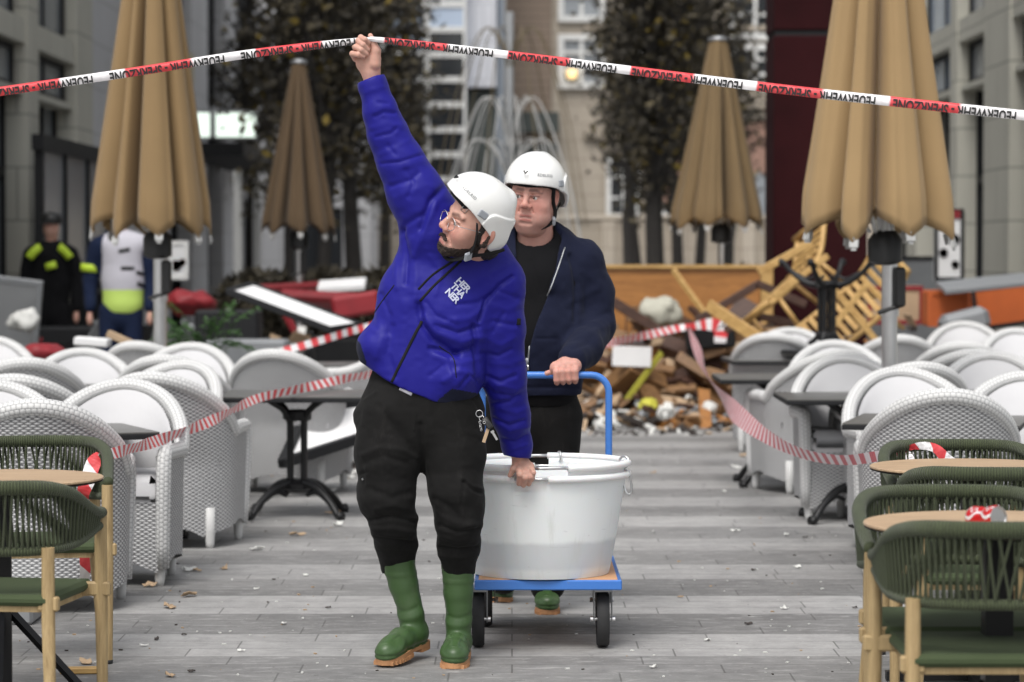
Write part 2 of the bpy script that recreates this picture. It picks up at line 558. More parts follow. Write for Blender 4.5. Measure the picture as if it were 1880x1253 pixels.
M['paper'] = pm('paper', (.74, .74, .74), .8, var=.06)
M['leaf_green'] = pm('leaf_green', (.03, .085, .014), .55, var=.4)
M['ink'] = pm('ink', (.012, .012, .012), .6, bump=0)
M['logo_white'] = pm('logo_white', (.52, .55, .70), .5, var=.04, bump=0)
def wood(name, c0, c1, scale=(3, 3, 30), rough=.55, bump=.15):
    t = NT(name); co = t.coord('Object', scale)
    n = t.noise(co, 2.2, 6, .6, .7)
    n2 = t.noise(t.coord('Object', tuple(x * 4 for x in scale)), 3, 4)
    f = t.math('MULTIPLY_ADD', n2, .35, t.math('MULTIPLY', n, .75))
    return t.set(t.ramp(f, [(.3, c0), (.7, c1)]), rough, 0, t.bump(f, bump, .002))
M['leg_wood'] = wood('leg_wood', s2l((128, 106, 70)), s2l((178, 154, 112)), (24, 24, 2))
M['top_wood'] = wood('top_wood', s2l((152, 124, 96)), s2l((198, 170, 138)), (2, 22, 22), .4)
M['counter_wood'] = wood('counter_wood', s2l((126, 82, 42)), s2l((176, 122, 66)), (1.2, 8, 8), .45)
M['bamboo'] = wood('bamboo', s2l((150, 112, 58)), s2l((200, 164, 104)), (3, 3, 10), .5)
M['dark_wood'] = wood('dark_wood', s2l((46, 30, 24)), s2l((84, 58, 46)), (2, 9, 9), .6)
M['deck_wood'] = wood('deck_wood', s2l((176, 128, 88)), s2l((214, 166, 124)), (3, 14, 3), .5)
M['table_slate'] = pm('table_slate', (.10, .098, .092), .38, var=.35, vs=9, bump=.25, bs=50)
def rope_mat(name, col, freq):
    t = NT(name); uv = t.n('UVMap')
    sx = t.n('SeparateXYZ'); t.l(uv.outputs[0], sx.inputs[0])
    w = t.math('SINE', t.math('MULTIPLY', sx.outputs[0], freq))
    n = t.noise(t.coord(), 30, 4)
    f = t.math('MULTIPLY_ADD', w, .22, t.math('MULTIPLY_ADD', n, .5, .3))
    c = t.ramp(f, [(.15, tuple(x * .45 for x in col)), (.85, tuple(x * 1.3 for x in col))])
    return t.set(c, .8, 0, t.bump(w, .6, .004), Sheen__Weight=.1)
M['rope_wrap'] = rope_mat('rope_wrap', s2l((60, 68, 42)), 700)
M['rope_cord'] = rope_mat('rope_cord', s2l((60, 68, 42)), 1500)
def wicker_mat(name, cw, rh, hi, lo):
    """strands woven over and under upright stakes"""
    t = NT(name); uv = t.n('UVMap'); sx = t.n('SeparateXYZ'); t.l(uv.outputs[0], sx.inputs[0])
    n0 = t.noise(t.coord(), 40, 2)
    u = t.math('DIVIDE', t.math('MULTIPLY_ADD', n0, .006, sx.outputs[0]), cw); v = t.math('DIVIDE', t.math('MULTIPLY_ADD', n0, .0022, sx.outputs[1]), rh)
    su = t.math('SINE', t.math('MULTIPLY', t.math('FRACT', u), math.pi)); sv = t.math('POWER', t.math('SINE', t.math('MULTIPLY', t.math('FRACT', v), math.pi)), .6)
    par = t.math('MODULO', t.math('ABSOLUTE', t.math('ADD', t.math('FLOOR', u), t.math('FLOOR', v))), 2.0)
    over = t.math('MULTIPLY_ADD', su, .65, .35); under = t.math('MULTIPLY_ADD', su, -.62, .52)
    h = t.math('ADD', t.math('MULTIPLY', par, over), t.math('MULTIPLY', t.math('SUBTRACT', 1.0, par), under))
    h = t.math('MULTIPLY', h, sv)
    n = t.noise(t.coord(), 7, 4); oi = t.n('ObjectInfo')
    c = t.ramp(h, [(.02, lo), (.32, tuple((a + b) / 2 for a, b in zip(hi, lo))), (.62, hi)])
    c = t.mix(t.math('MULTIPLY', n, .35), c, tuple(x * .72 for x in hi))
    return t.set(c, .6, 0, t.bump(h, .7, .005))
M['wicker'] = wicker_mat('wicker', .0175, .0098, (.60, .60, .60), (.11, .11, .115))
def rim_mat():
    t = NT('wicker_rim'); uv = t.n('UVMap'); sx = t.n('SeparateXYZ'); t.l(uv.outputs[0], sx.inputs[0])
    n0 = t.noise(t.coord(), 30, 2); u = t.math('DIVIDE', t.math('MULTIPLY_ADD', n0, .006, sx.outputs[0]), .021); v = t.math('MULTIPLY', sx.outputs[1], 10.0)
    par = t.math('MODULO', t.math('FLOOR', v), 2.0)
    f = t.math('FRACT', t.math('MULTIPLY_ADD', par, .5, u)); su = t.math('POWER', t.math('SINE', t.math('MULTIPLY', f, math.pi)), .45)
    sv = t.math('POWER', t.math('SINE', t.math('MULTIPLY', t.math('FRACT', v), math.pi)), .4); h = t.math('MULTIPLY', su, sv)
    c = t.ramp(h, [(.10, (.22, .22, .225)), (.45, (.54, .54, .535)), (.9, (.64, .64, .63))])
    return t.set(c, .6, 0, t.bump(h, .6, .004))
M['wicker_rim'] = rim_mat()
M['wicker_leg'] = pm('wicker_leg', (.58, .58, .57), .6, var=.12, bump=.4, bs=60)
def umb_mat(name, col):
    t = NT(name); co = t.coord()
    n = t.noise(co, 2.0, 5); n2 = t.noise(co, 260, 2)
    uv = t.n('UVMap')
    c = t.mix(n, tuple(x * .86 for x in col), tuple(x * 1.1 for x in col))
    return t.set(c, .85, 0, t.bump(n2, .25, .002), Sheen__Weight=.1)
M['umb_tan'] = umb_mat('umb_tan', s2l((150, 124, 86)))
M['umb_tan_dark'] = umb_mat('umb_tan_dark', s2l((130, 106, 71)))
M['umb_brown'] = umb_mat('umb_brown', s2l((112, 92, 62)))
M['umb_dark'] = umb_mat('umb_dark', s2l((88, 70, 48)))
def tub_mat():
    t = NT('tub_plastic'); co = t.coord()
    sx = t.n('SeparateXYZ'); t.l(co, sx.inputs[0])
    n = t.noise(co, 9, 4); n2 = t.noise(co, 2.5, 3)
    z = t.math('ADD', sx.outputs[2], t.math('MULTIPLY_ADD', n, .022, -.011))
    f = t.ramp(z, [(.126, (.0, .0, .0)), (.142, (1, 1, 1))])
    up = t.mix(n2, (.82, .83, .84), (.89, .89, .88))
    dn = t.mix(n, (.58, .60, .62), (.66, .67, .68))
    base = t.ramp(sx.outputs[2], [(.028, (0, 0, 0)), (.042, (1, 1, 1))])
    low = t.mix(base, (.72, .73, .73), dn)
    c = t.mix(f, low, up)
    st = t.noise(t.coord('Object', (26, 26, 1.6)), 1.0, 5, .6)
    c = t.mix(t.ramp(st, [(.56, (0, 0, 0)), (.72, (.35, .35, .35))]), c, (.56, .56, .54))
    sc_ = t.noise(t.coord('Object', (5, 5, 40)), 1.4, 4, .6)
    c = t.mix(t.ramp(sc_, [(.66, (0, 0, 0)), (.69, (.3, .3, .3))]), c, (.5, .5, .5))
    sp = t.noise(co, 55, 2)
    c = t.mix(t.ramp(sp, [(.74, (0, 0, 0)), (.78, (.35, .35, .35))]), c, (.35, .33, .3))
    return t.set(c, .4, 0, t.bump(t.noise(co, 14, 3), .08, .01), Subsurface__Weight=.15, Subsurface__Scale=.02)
M['tub_plastic'] = tub_mat()
def stripe_mat(name, period, skew, red=(.68, .02, .03), white=(.8, .78, .79), soft=.0, trans=0.0):
    t = NT(name); uv = t.n('UVMap')
    sx = t.n('SeparateXYZ'); t.l(uv.outputs[0], sx.inputs[0])
    a = t.math('MULTIPLY_ADD', sx.outputs[1], skew, sx.outputs[0])
    f = t.math('FRACT', t.math('DIVIDE', a, period))
    s = t.ramp(f, [(.0, red), (.485, red), (.515, white), (.985, white), (1.0, red)])
    n = t.noise(t.coord(), 40, 3)
    return t.set(t.mix(t.math('MULTIPLY', n, .10), s, (.9, .85, .85)), .45, 0, t.bump(n, .5, .006), Subsurface__Weight=trans)
M['tape_long'] = stripe_mat('tape_long', .46, 0)
M['tape_diag'] = stripe_mat('tape_diag', .12, .7)
M['tape_twist'] = stripe_mat('tape_twist', .21, .3, (.52, .05, .075), (.72, .64, .66))
M['tape_mid'] = stripe_mat('tape_mid', .105, .03)
def glass_mat(name, col, rough=.08):
    t = NT(name)
    n = t.noise(t.coord(), .35, 3)
    return t.set(t.mix(n, tuple(x * .6 for x in col), tuple(x * 1.4 for x in col)), rough, 0, None, Specular__IOR__Level=.8)
M['glass_dark'] = glass_mat('glass_dark', (.025, .028, .032))
M['glass_sky'] = glass_mat('glass_sky', (.40, .48, .60), .15)  # reflected sky is put into the pane colour as pale blue
M['glass_grey'] = glass_mat('glass_grey', (.27, .29, .31), .2)  # pale base colour paints in the reflection on the panes
def lamp_mat(name, col, st):
    t = NT(name)
    return t.set((.5, .5, .5), .5, 0, None, Emission__Color=(*col, 1), Emission__Strength=st)
M['sign_lit'] = lamp_mat('sign_lit', (.86, 1.0, .88), 1.0)
M['lamp_warm'] = lamp_mat('lamp_warm', (1.0, .62, .15), 1.3)
M['lamp_white'] = lamp_mat('lamp_white', (1.0, .97, .9), .8)
def facade_mat(name, c, joint=None, jh=.6, jw=1.2, var=.15):
    t = NT(name); co = t.coord()
    n = t.noise(co, .8, 5); n2 = t.noise(co, 14, 4)
    col = t.mix(n, tuple(x * (1 - var) for x in c), tuple(x * (1 + var) for x in c))
    nb = t.bump(n2, .25, .01)
    if joint:
        sx = t.n('SeparateXYZ'); t.l(co, sx.inputs[0])
        cb = t.n('CombineXYZ'); t.l(t.math('ADD', sx.outputs[0], sx.outputs[1]), cb.inputs[0]); t.l(sx.outputs[2], cb.inputs[1])
        b = t.n('TexBrick', Scale=1.0, Mortar__Size=.012, Brick__Width=jw, Row__Height=jh); t.l(cb.outputs[0], b.inputs['Vector'])
        col = t.mix(b.outputs['Fac'], col, joint)
    return t.set(col, .8, 0, nb)
M['stone_grey'] = facade_mat('stone_grey', (.46, .45, .39), (.26, .25, .22))
M['stone_pale'] = facade_mat('stone_pale', (.50, .50, .51), (.36, .36, .36))
M['stone_beige'] = facade_mat('stone_beige', s2l((172, 162, 148)), s2l((138, 128, 115)), .5, 1.0)
M['stone_sand'] = facade_mat('stone_sand', s2l((156, 146, 132)), s2l((122, 114, 102)), .5, 1.0)
M['brick_brown'] = facade_mat('brick_brown', s2l((138, 122, 108)), s2l((100, 86, 74)), .22, 2.0)
M['brick_pink'] = facade_mat('brick_pink', s2l((150, 118, 104)), s2l((120, 92, 80)), .2, .5)
M['panel_pale'] = facade_mat('panel_pale', (.60, .61, .65), (.40, .41, .44), 1.0, .25)
M['panel_blue'] = facade_mat('panel_blue', (.22, .25, .29))
M['pillar_red'] = pm('pillar_red', s2l((50, 19, 22)), .85, var=.7, vs=1.3, bump=.3, bs=5, bd=.02, Specular__IOR__Level=.12)
M['green_dark'] = facade_mat('green_dark', (.06, .07, .065))
def floor_mat():
    t = NT('paving'); co = t.coord()
    b = t.n('TexBrick', Scale=1.0, Mortar__Size=.0035, Mortar__Smooth=.2, Brick__Width=.74, Row__Height=.2, Color1=(.0, .0, .0, 1), Color2=(1, 1, 1, 1), Mortar=(.5, .5, .5, 1))
    b.offset = .37; b.offset_frequency = 2; b.squash = .8; b.squash_frequency = 3
    t.l(co, b.inputs['Vector'])
    sx = t.n('SeparateXYZ'); t.l(co, sx.inputs[0])
    # bands three rows deep: one light, one dark, each with its own tone
    row = t.math('FLOOR', t.math('DIVIDE', sx.outputs[1], .6))
    odd = t.math('MODULO', row, 2.0)
    wn = t.n('TexWhiteNoise', _noise_dimensions='1D'); t.l(row, wn.inputs['W'])
    r3 = t.math('FLOOR', t.math('DIVIDE', sx.outputs[1], .2))
    wn2 = t.n('TexWhiteNoise', _noise_dimensions='1D'); t.l(r3, wn2.inputs['W'])
    g = t.math('MULTIPLY_ADD', odd, .095, .138)
    g = t.math('MULTIPLY_ADD', wn.outputs['Value'], .05, g)
    g = t.math('MULTIPLY_ADD', wn2.outputs['Value'], .022, g)
    bs = t.n('SeparateColor'); t.l(b.outputs['Color'], bs.inputs[0])
    g = t.math('MULTIPLY_ADD', bs.outputs[0], .035, g)
    n1 = t.noise(co, 1.1, 6, .65); n2 = t.noise(co, 9, 6, .7); n3 = t.noise(co, 70, 4, .7)
    g = t.math('MULTIPLY', g, t.math('MULTIPLY_ADD', n1, .7, .66))
    g = t.math('MULTIPLY', g, t.math('MULTIPLY_ADD', n2, 1.0, .52))
    g = t.math('MULTIPLY', g, t.math('MULTIPLY_ADD', n3, .5, .75))
    cb = t.n('CombineColor'); t.l(g, cb.inputs[0]); t.l(t.math('MULTIPLY', g, .985), cb.inputs[1]); t.l(t.math('MULTIPLY', g, .965), cb.inputs[2])
    c = cb.outputs[0]
    # chalky scuffs and dark spots
    sc = t.noise(t.coord('Object', (3, 9, 1)), 2.3, 7, .75, .5)
    c = t.mix(t.ramp(sc, [(.52, (0, 0, 0)), (.70, (.8, .8, .8))]), c, (.40, .395, .385))
    sp = t.noise(co, 38, 3, .6)
    c = t.mix(t.ramp(sp, [(.66, (0, 0, 0)), (.70, (.6, .6, .6))]), c, (.46, .455, .44))
    dk = t.noise(co, 23, 3, .6)
    c = t.mix(t.ramp(dk, [(.68, (0, 0, 0)), (.73, (.7, .7, .7))]), c, (.05, .045, .04))
    c = t.mix(t.math('MULTIPLY', b.outputs['Fac'], .55), c, (.045, .043, .04))
    nb = t.bump(t.math('SUBTRACT', 1.0, b.outputs['Fac']), .5, .004)
    nb = t.bump(n3, .35, .004, nb)
    r = t.math('MULTIPLY_ADD', n1, .35, .45)
    return t.set(c, r, 0, nb)
M['paving'] = floor_mat()
def leaves_mat(name, stops):
    t = NT(name); 
    a = t.n('VertexColor', _layer_name='tint')
    s = t.n('SeparateColor'); t.l(a.outputs[0], s.inputs[0])
    return t.set(t.ramp(s.outputs[0], stops), .75, 0, None, Specular__IOR__Level=.15)
M['leaves_autumn'] = leaves_mat('leaves_autumn', [(0, (.034, .031, .026)), (.5, (.062, .055, .042)), (.8, (.10, .085, .055)), (.93, (.10, .075, .02)), (1, (.17, .125, .03))])
M['bark'] = pm('bark', (.03, .027, .025), .9, var=.4, vs=12, bump=.8, bs=30, bd=.02)
# ------------------------------------------------------------ ground
g = MB()
g.add([(-300, -60, 0), (300, -60, 0), (300, 500, 0), (-300, 500, 0)], [(0, 1, 2, 3)])
tagit(g.obj('ground', M['paving']), kind='structure')

# ------------------------------------------------------------ street fronts
def window_part(parent, c, w, h, axis, frame, pane, nx=1, ny=1, fw=.06, depth=.08):
    """window of its own: frame with bars, pane as sub-part. axis 'x' faces -y, +1/-1 faces that x side"""
    f = MB(); p = MB(); cx, cy, cz = c
    def bx(m, u, z, su, sz, d, off=0):
        if axis == 'x': m.box((cx + u, cy + off, cz + z), (su, d, sz))
        else: m.box((cx - axis * off, cy + u, cz + z), (d, su, sz))
    for sgn in (-1, 1):
        bx(f, sgn * (w / 2 - fw / 2), 0, fw, h, depth)
        bx(f, 0, sgn * (h / 2 - fw / 2), w - 2 * fw, fw, depth)
    for i in range(1, nx): bx(f, -w / 2 + w * i / nx, 0, fw * .6, h - 2 * fw, depth * .7)
    for i in range(1, ny):
        for k in range(nx):
            ww = w / nx - fw * .62
            bx(f, -w / 2 + w * (k + .5) / nx, -h / 2 + h * i / ny, ww - .002, fw * .55, depth * .6)
    bx(p, 0, 0, w - fw, h - fw, .02, .012)
    fo = f.obj('window', frame, parent, False, True)
    po = p.mesh('pane', False)
    o = bpy.data.objects.new('pane', po); SC.collection.objects.link(o); po.materials.append(pane); o.parent = fo
    return fo
def street_front(name, label, X, side, y0, y1, piers, zl, wall_m, top=13.0, panes=None, shop='glass_dark', shop_frames=True):
    """front along the street at x=X; side=-1 left, +1 right. piers: list of (d0,d1); zl: band edges"""
    r = thing(name, label, 'building', (X, (y0 + y1) / 2, 0))
    w = MB(); T = .45
    def wb(d0, d1, z0, z1, t=T, off=0): w.box((X + side * (t / 2 + off), (d0 + d1) / 2, (z0 + z1) / 2), (t, d1 - d0, z1 - z0), bev=.0)
    ps = sorted(piers)
    for a, b in ps: wb(a, b, 0, top)
    bays = [(ps[i][1], ps[i + 1][0]) for i in range(len(ps) - 1)]
    z_open, z_tr, z_sill, z_head = zl
    for a, b in bays:
        wb(a, b, z_tr, z_sill, T - .03, .03)
        z = z_head
        while z < top - .5:
            wb(a, b, z, z + .55, T - .03, .03); z += 2.9
        wb(a, b, z_open - .07, z_open + .002, T - .1, .06)
    w.box((X + side * (T + 3.2), (y0 + y1) / 2, top / 2), (5.4, y1 - y0, top))
    w.obj('wall', M[wall_m], r, False, True)
    for k, (a, b) in enumerate(bays):
        pm_ = M[panes[k % len(panes)]] if panes else M['glass_grey']
        window_part(r, (X + side * .2, (a + b) / 2, (z_open + z_tr) / 2), b - a, z_tr - z_open - .01, -side, M['dark_paint'], pm_, 2, 1)
        z = z_sill; 
        zt = z_head
        while zt < top:
            window_part(r, (X + side * .2, (a + b) / 2, (z + zt) / 2), b - a, zt - z - .005, -side, M['dark_paint'], pm_, 2, 1)
            z = zt + .55; zt += 2.9
        sf = MB(); sp = MB()
        L = b - a
        for i in range(4): sf.box((X + side * .3, a + .03 + (L - .06) * i / 3, (z_open - .07) / 2), (.08, .06, z_open - .075))
        sf.box((X + side * .3, (a + b) / 2, 2.35), (.07, L - .1, .1)); sf.box((X + side * .3, (a + b) / 2, .12), (.07, L - .1, .22))
        so = sf.obj('shopfront', M['dark_paint'], r, False, True)
        sp.box((X + side * .32, (a + b) / 2, z_open / 2), (.02, L - .02, z_open - .1))
        me = sp.mesh('pane', False); o = bpy.data.objects.new('pane', me); SC.collection.objects.link(o); me.materials.append(M[shop]); o.parent = so
    return r
A_ = street_front('shop_building', 'olive grey stone shop building with square piers at the left edge', -5.45, -1, 22, 37.0,
                  [(22, 22.9), (26.6, 27.5), (29.0, 29.4), (31.98, 32.7), (35.6, 36.9)], (3.29, 3.79, 4.07, 5.9), 'stone_grey', panes=['glass_grey'], shop='glass_grey')
v = MB(); vp = MB()
for yy in (28.5, 30.0, 31.6, 33.2):
    v.box((-4.75, yy, 1.25), (.09, .09, 2.5))
v.box((-4.75, 30.85, 2.55), (.12, 4.9, .16)); v.box((-5.1, 33.25, 2.56), (.62, .1, .14)); v.box((-5.05, 33.22, 1.24), (.08, .08, 2.48))
v.box((-4.75, 30.85, 1.0), (.05, 4.6, .06))
v.obj('porch', M['dark_paint'], A_, False, True)
vp.box((-4.75, 30.85, 1.8), (.02, 4.55, 1.35)); vp.obj('porch_glass', M['glass_grey'], A_, False, True)
k = thing('menu_kiosk', 'dark menu kiosk with a faint sign board beside the left shop building', 'kiosk', (-5.0, 33.9, 0))
m = MB(); m.box((-5.05, 33.9, .95), (.42, .5, 1.9), bev=.02); m.box((-5.05, 33.63, 1.98), (.52, .05, .34), bev=.01); m.obj('cabinet', M['dark_paint'], k, False, True)
m = MB()
for i, (a, b) in enumerate(((-.14, .05), (-.07, .06), (0, .05), (.07, .06), (.13, .05))): m.box((-5.05 + a, 33.6, 2.0), (.035, .006, b))
m.obj('lettering', M['grey_metal'], k, False, True)
B_ = street_front('office_building', 'pale grey panelled building with dark shop canopy behind the left parasols', -5.5, -1, 37, 61,
                  [(37.0, 45.6), (48.8, 51.3), (54.0, 56.5), (60, 61)], (3.2, 3.6, 4.1, 7.0), 'stone_pale', panes=['glass_dark'])
m = MB(); m.box((-4.9, 51, 3.1), (1.1, 10, .22)); m.obj('canopy', M['dark_paint'], B_, False, True)
m = MB(); m.box((-5.48, 47.2, 4.55), (.05, 3.0, .5)); m.obj('lit_panel', pm('panel_yellow', (.42, .37, .22), .6), B_, False, True)
for (x0, x1, lab) in ((355, 386, 'narrow lit shop sign box hanging half behind the left parasol'), (397, 470, 'wide glowing shop sign box hanging under the dark trees')):
    d = 47.0; t = thing('lit_sign', lab, 'sign', W((x0 + x1) / 2, 230, d))
    m = MB(); c = W((x0 + x1) / 2, 230, d); w_ = (x1 - x0) / FPX * d
    m.box(c, (w_ + .06, .14, .47), bev=.01); m.obj('box', M['grey_metal'], t, False, True)
    m = MB(); m.box(c + Vector((0, -.075, 0)), (w_, .01, .40)); m.obj('panel', M['sign_lit'], t, False, True)
    m = MB(); m.box(c + Vector((-w_ / 2 - .1, 0, .35)), (.04, .04, .5)); m.obj('bracket', M['dark_paint'], t, False, True)
for i, (px, d) in enumerate(((437, 44), (472, 50))):
    m = MB(); x = GX(px, d); m.box((x, d, 1.35), (.13, .13, 2.7), bev=.01); m.box((x, d, .1), (.3, .3, .2))
    tagit(m.obj('post', M['white_paint'], None, False), ['white square post nearest the left parasol', 'white square post farther back by the tree trunks'][i], 'post', 'white posts')
C_ = thing('end_building', 'pale building closing the street behind the left trees', 'building', (-4.6, 66, 0))
m = MB(); m.box((-6.6, 68, 7), (6.6, 4, 14)); m.obj('wall', M['stone_pale'], C_, False, True)
for i in range(3):
    for j in range(4): window_part(C_, (-8.6 + i * 2.0, 65.96, 1.6 + j * 3.0), 1.3, 1.7, 'x', M['dark_paint'], M['glass_dark'], 2, 1)
D_ = thing('glass_building', 'tall glass office building with white grid of mullions', 'building', (-2.2, 75, 0))
m = MB(); m.box((-2.25, 77, 8), (2.0, 3.6, 16)); m.obj('core', M['glass_sky'], D_, False, True)
for i in range(2):
    for j in range(22):
        window_part(D_, (-2.78 + i * 1.05, 75.1, .36 + j * .66), 1.04, .655, 'x', M['white_paint'], [M['glass_sky'], M['glass_dark'], M['glass_grey'], M['glass_sky'], M['glass_sky']][(j * 3 + i) % 5] if j > 9 else M['glass_dark'], 1, 1, .075)  # upper storeys mix in panes with the sky reflection painted on
E_ = thing('panel_building', 'pale ribbed panel tower between the glass building and the beige building', 'building', (-.7, 76, 0))
m = MB(); m.box((-.82, 77, 10.3), (.80, 3, 9.0)); m.obj('wall', M['panel_pale'], E_, False, True)
m = MB(); m.box((-.31, 77.1, 7), (.2, 2.6, 14)); m.obj('column', M['panel_blue'], E_, False, True); m = MB(); m.box((-.82, 77.2, 2.88), (.78, 2.6, 5.7)); m.obj('base_wall', M['green_dark'], E_, False, True)
G_ = thing('stone_building', 'beige stone building with white sash windows behind the fountain', 'building', (3.5, 79, 0))
m = MB(); m.box((5.6, 81, 8), (9.0, 4, 16)); m.obj('wall', M['stone_beige'], G_, False, True)
m = MB(); m.box((.45, 81, 8), (1.28, 4.3, 16)); m.obj('brick_bay', M['brick_brown'], G_, False, True)
m = MB(); m.box((.5, 78.6, 5.0), (1.6, .5, .55)); m.box((.5, 78.9, 2.2), (1.5, .3, 4.4)); m.obj('entrance_band', M['green_dark'], G_, False, True)
m = MB(); m.box((6.6, 78.75, 5.6), (6.0, .5, .5), bev=.06); m.box((6.6, 78.85, 5.2), (5.8, .3, .2)); m.obj('cornice', M['stone_beige'], G_, False, True)
m = MB(); m.box((6.6, 78.9, 3.9), (5.4, .25, 2.2)); m.obj('brick_panel', M['brick_pink'], G_, False, True)
for (x, z, w_, h_) in ((1.93, 6.7, 1.3, 1.5), (1.93, 8.9, 1.3, 2.2), (4.2, 6.9, 1.5, 2.6), (6.75, 6.55, 1.5, 1.25), (6.75, 8.35, 1.5, 2.1), (9.2, 7.2, 1.5, 2.8)):
    window_part(G_, (x, 78.92, z), w_, h_, 'x', M['white_paint'], M['glass_dark'] if x > 4 else M['glass_grey'], 2, 3, .16, .2)
m = MB()
for z in (7.62, 4.62): m.box((6.0, 78.93, z), (8.0, .2, .16), None, .03)
for x in (2.85, 5.4, 8.1): m.box((x, 78.94, 6.1), (.35, .16, 2.8), None, .03)
m.obj('string_course', M['stone_sand'], G_, False, True)
for x in (3.1, 4.6): window_part(G_, (x, 78.92, 3.2), .95, 1.7, 'x', M['white_paint'], M['glass_dark'], 2, 3, .12, .2)
m = MB(); m.box((1.66, 78.7, 6.35), (.26, .12, .26), bev=.03); m.obj('lamp', M['lamp_warm'], G_, False, True)
m = MB()
m.prism([(math.cos(a) * .5, math.sin(a) * .5 + .9) for a in np.linspace(0, math.pi, 12)] + [(-.5, 0), (.5, 0)], 0, .1, Matrix.Translation((6.85, 78.76, 2.2)) @ Matrix.Rotation(R_(90), 4, 'X'))
m.obj('arch_window', M['glass_grey'], G_, False, True)
tw = thing('garden_wall', 'low sandstone wall with coping behind the tree trunks', 'wall', (2, 71, 0))
m = MB(); m.box((1.5, 71, 1.1), (14, .5, 2.2)); m.obj('wall_face', M['stone_sand'], tw, False, True)
m = MB(); m.box((1.5, 71, 2.27), (14.1, .62, .14), bev=.03); m.box((1.5, 70.7, .25), (14, .12, .5)); m.obj('coping', M['stone_beige'], tw, False, True)
for i in range(8):
    m = MB(); m.box((-4.6 + i * 1.75, 70.72, 1.3), (.34, .1, 1.75), None, .02); m.obj('pilaster', M['stone_beige'], tw, False, True)
H_ = street_front('arcade_building', 'olive grey stone building with dark shopfronts at the right edge', 5.6, 1, 22, 46,
                  [(22, 22.8), (25.6, 26.4), (28.6, 29.2), (31.97, 33.7), (35.8, 36.3), (39.4, 40.2), (43, 43.7)], (3.54, 4.08, 4.37, 6.6), 'stone_grey', panes=['glass_sky', 'glass_grey'])
m = MB(); m.box((5.72, 31.2, 1.7), (.06, .25, 3.2)); m.obj('yellow_strip', pm('yellow_green', (.30, .30, .03), .6), H_, False, True)
pl = thing('pillar', 'dark wine red square pillar behind the right parasol', 'pillar', (3.05, 28.4, 0))
m = MB(); m.box((3.045, 28.45, 1.79), (.93, .93, 3.58), bev=.01); m.box((3.045, 28.45, 7.36), (.93, .93, 7.45), bev=.01); m.obj('cladding', M['pillar_red'], pl, False, True)
m = MB(); m.box((3.045, 28.45, 3.605), (.89, .89, .05)); m.box((3.045, 28.45, .02), (.97, .97, .04)); m.obj('seam', M['dark_paint'], pl, False, True)

# ------------------------------------------------------------ trees
def tree(px, d, h, rad, z0, label, seed, tr=.13, nleaf=8500):
    rng = np.random.default_rng(seed); x = GX(px, d)
    t = thing('tree', label, 'tree', (x, d, 0), 0, 'clipped street trees')
    m = MB()
    pts = [(x + rng.normal(0, .03) * i, d, z) for i, z in enumerate(np.linspace(0, h * .92, 9))]
    m.tube(pts, np.linspace(tr, .02, 9), 9)
    for i in range(110):
        z = rng.uniform(z0, h * .85); a = rng.uniform(0, 6.28); L = rad * rng.uniform(.5, 1.15)
        b = np.array([x, d, z]); e = b + np.array([math.cos(a) * L, math.sin(a) * L, L * rng.uniform(.7, 1.3)])
        mid = (b + e) / 2 + np.array([0, 0, -.08]) + rng.normal(0, .05, 3)
        m.tube(bez([b, mid, e], 4), np.linspace(.026 if i > 18 else .035, .006, 9), 5)
    m.obj('trunk', M['bark'], t, True, True)
    # leaf clumps: small quads round many twig ends
    nc = 100; C = []
    while len(C) < nc:
        p = rng.uniform(-1, 1, 3)
        zz = (p[2] + 1) / 2
        prof = min(1, .55 + zz * 1.6) * (1 - .55 * zz ** 3)
        if p[0] ** 2 + p[1] ** 2 < prof ** 2: C.append((x + p[0] * rad, d + p[1] * rad, z0 + zz * (h - z0)))
    C = np.array(C); ct = rng.uniform(.1, .75, nc)
    ci = rng.integers(0, nc, nleaf)
    P = C[ci] + rng.normal(0, 1, (nleaf, 3)) * np.array([.2, .2, .24])
    u = rng.normal(0, 1, (nleaf, 3)); u /= np.linalg.norm(u, axis=1)[:, None]
    w = np.cross(u, rng.normal(0, 1, (nleaf, 3))); w /= np.linalg.norm(w, axis=1)[:, None]
    L = rng.uniform(.045, .10, nleaf)[:, None]
    V = np.stack([P - u * L, P + w * L * .6, P + u * L, P - w * L * .6], 1).reshape(-1, 3)
    F = np.arange(nleaf * 4).reshape(-1, 4)
    tint = np.clip(ct[ci] + rng.normal(0, .16, nleaf), 0, 1)
    tint = np.where(rng.random(nleaf) < .05, 1.0, tint)
    me = vf_mesh('crown', V - np.array([x, d, 0]), F, np.repeat(np.repeat(tint[:, None], 3, 1), 4, 0))
    put('crown', me, M['leaves_autumn'], t)
TR = [(462, 54, 9, .7, 2.6, 'leafy brown tree beside the glowing signs at left'), (532, 44, 9, .72, 2.1, 'dense dark tree right behind the left brown parasol'),
      (596, 39, 9, .72, 2.1, 'dark tree nearest the raised arm on its left'), (648, 45, 9, .74, 2.2, 'dark tree with the thick trunk below the raised arm'),
      (706, 50, 9, .70, 2.3, 'thin dark tree left of the glass building'), (752, 62, 8, .6, 2.6, 'small far tree in front of the glass building'),
      (1150, 58, 9, .7, 2.6, 'far dark tree just right of the fountain'), (1170, 50, 9, .68, 2.3, 'dark tree behind the right shoulder of the man in navy'),
      (1198, 41, 9, .72, 2.1, 'dark tree with the thickest trunk above the wooden counter'), (1240, 46, 9, .72, 2.2, 'slim dark tree second from the right parasol'),
      (1284, 50, 8, .68, 2.3, 'dark tree directly behind the right far parasol'), (1340, 62, 7, .6, 2.6, 'bare thin tree in front of the white sash windows')]
for i, a in enumerate(TR): tree(*a, seed=40 + i, tr=.16 if i in (3, 8) else .11, nleaf=(1500 if i in (5, 11) else (1800 if i in (0, 6) else 3100)))

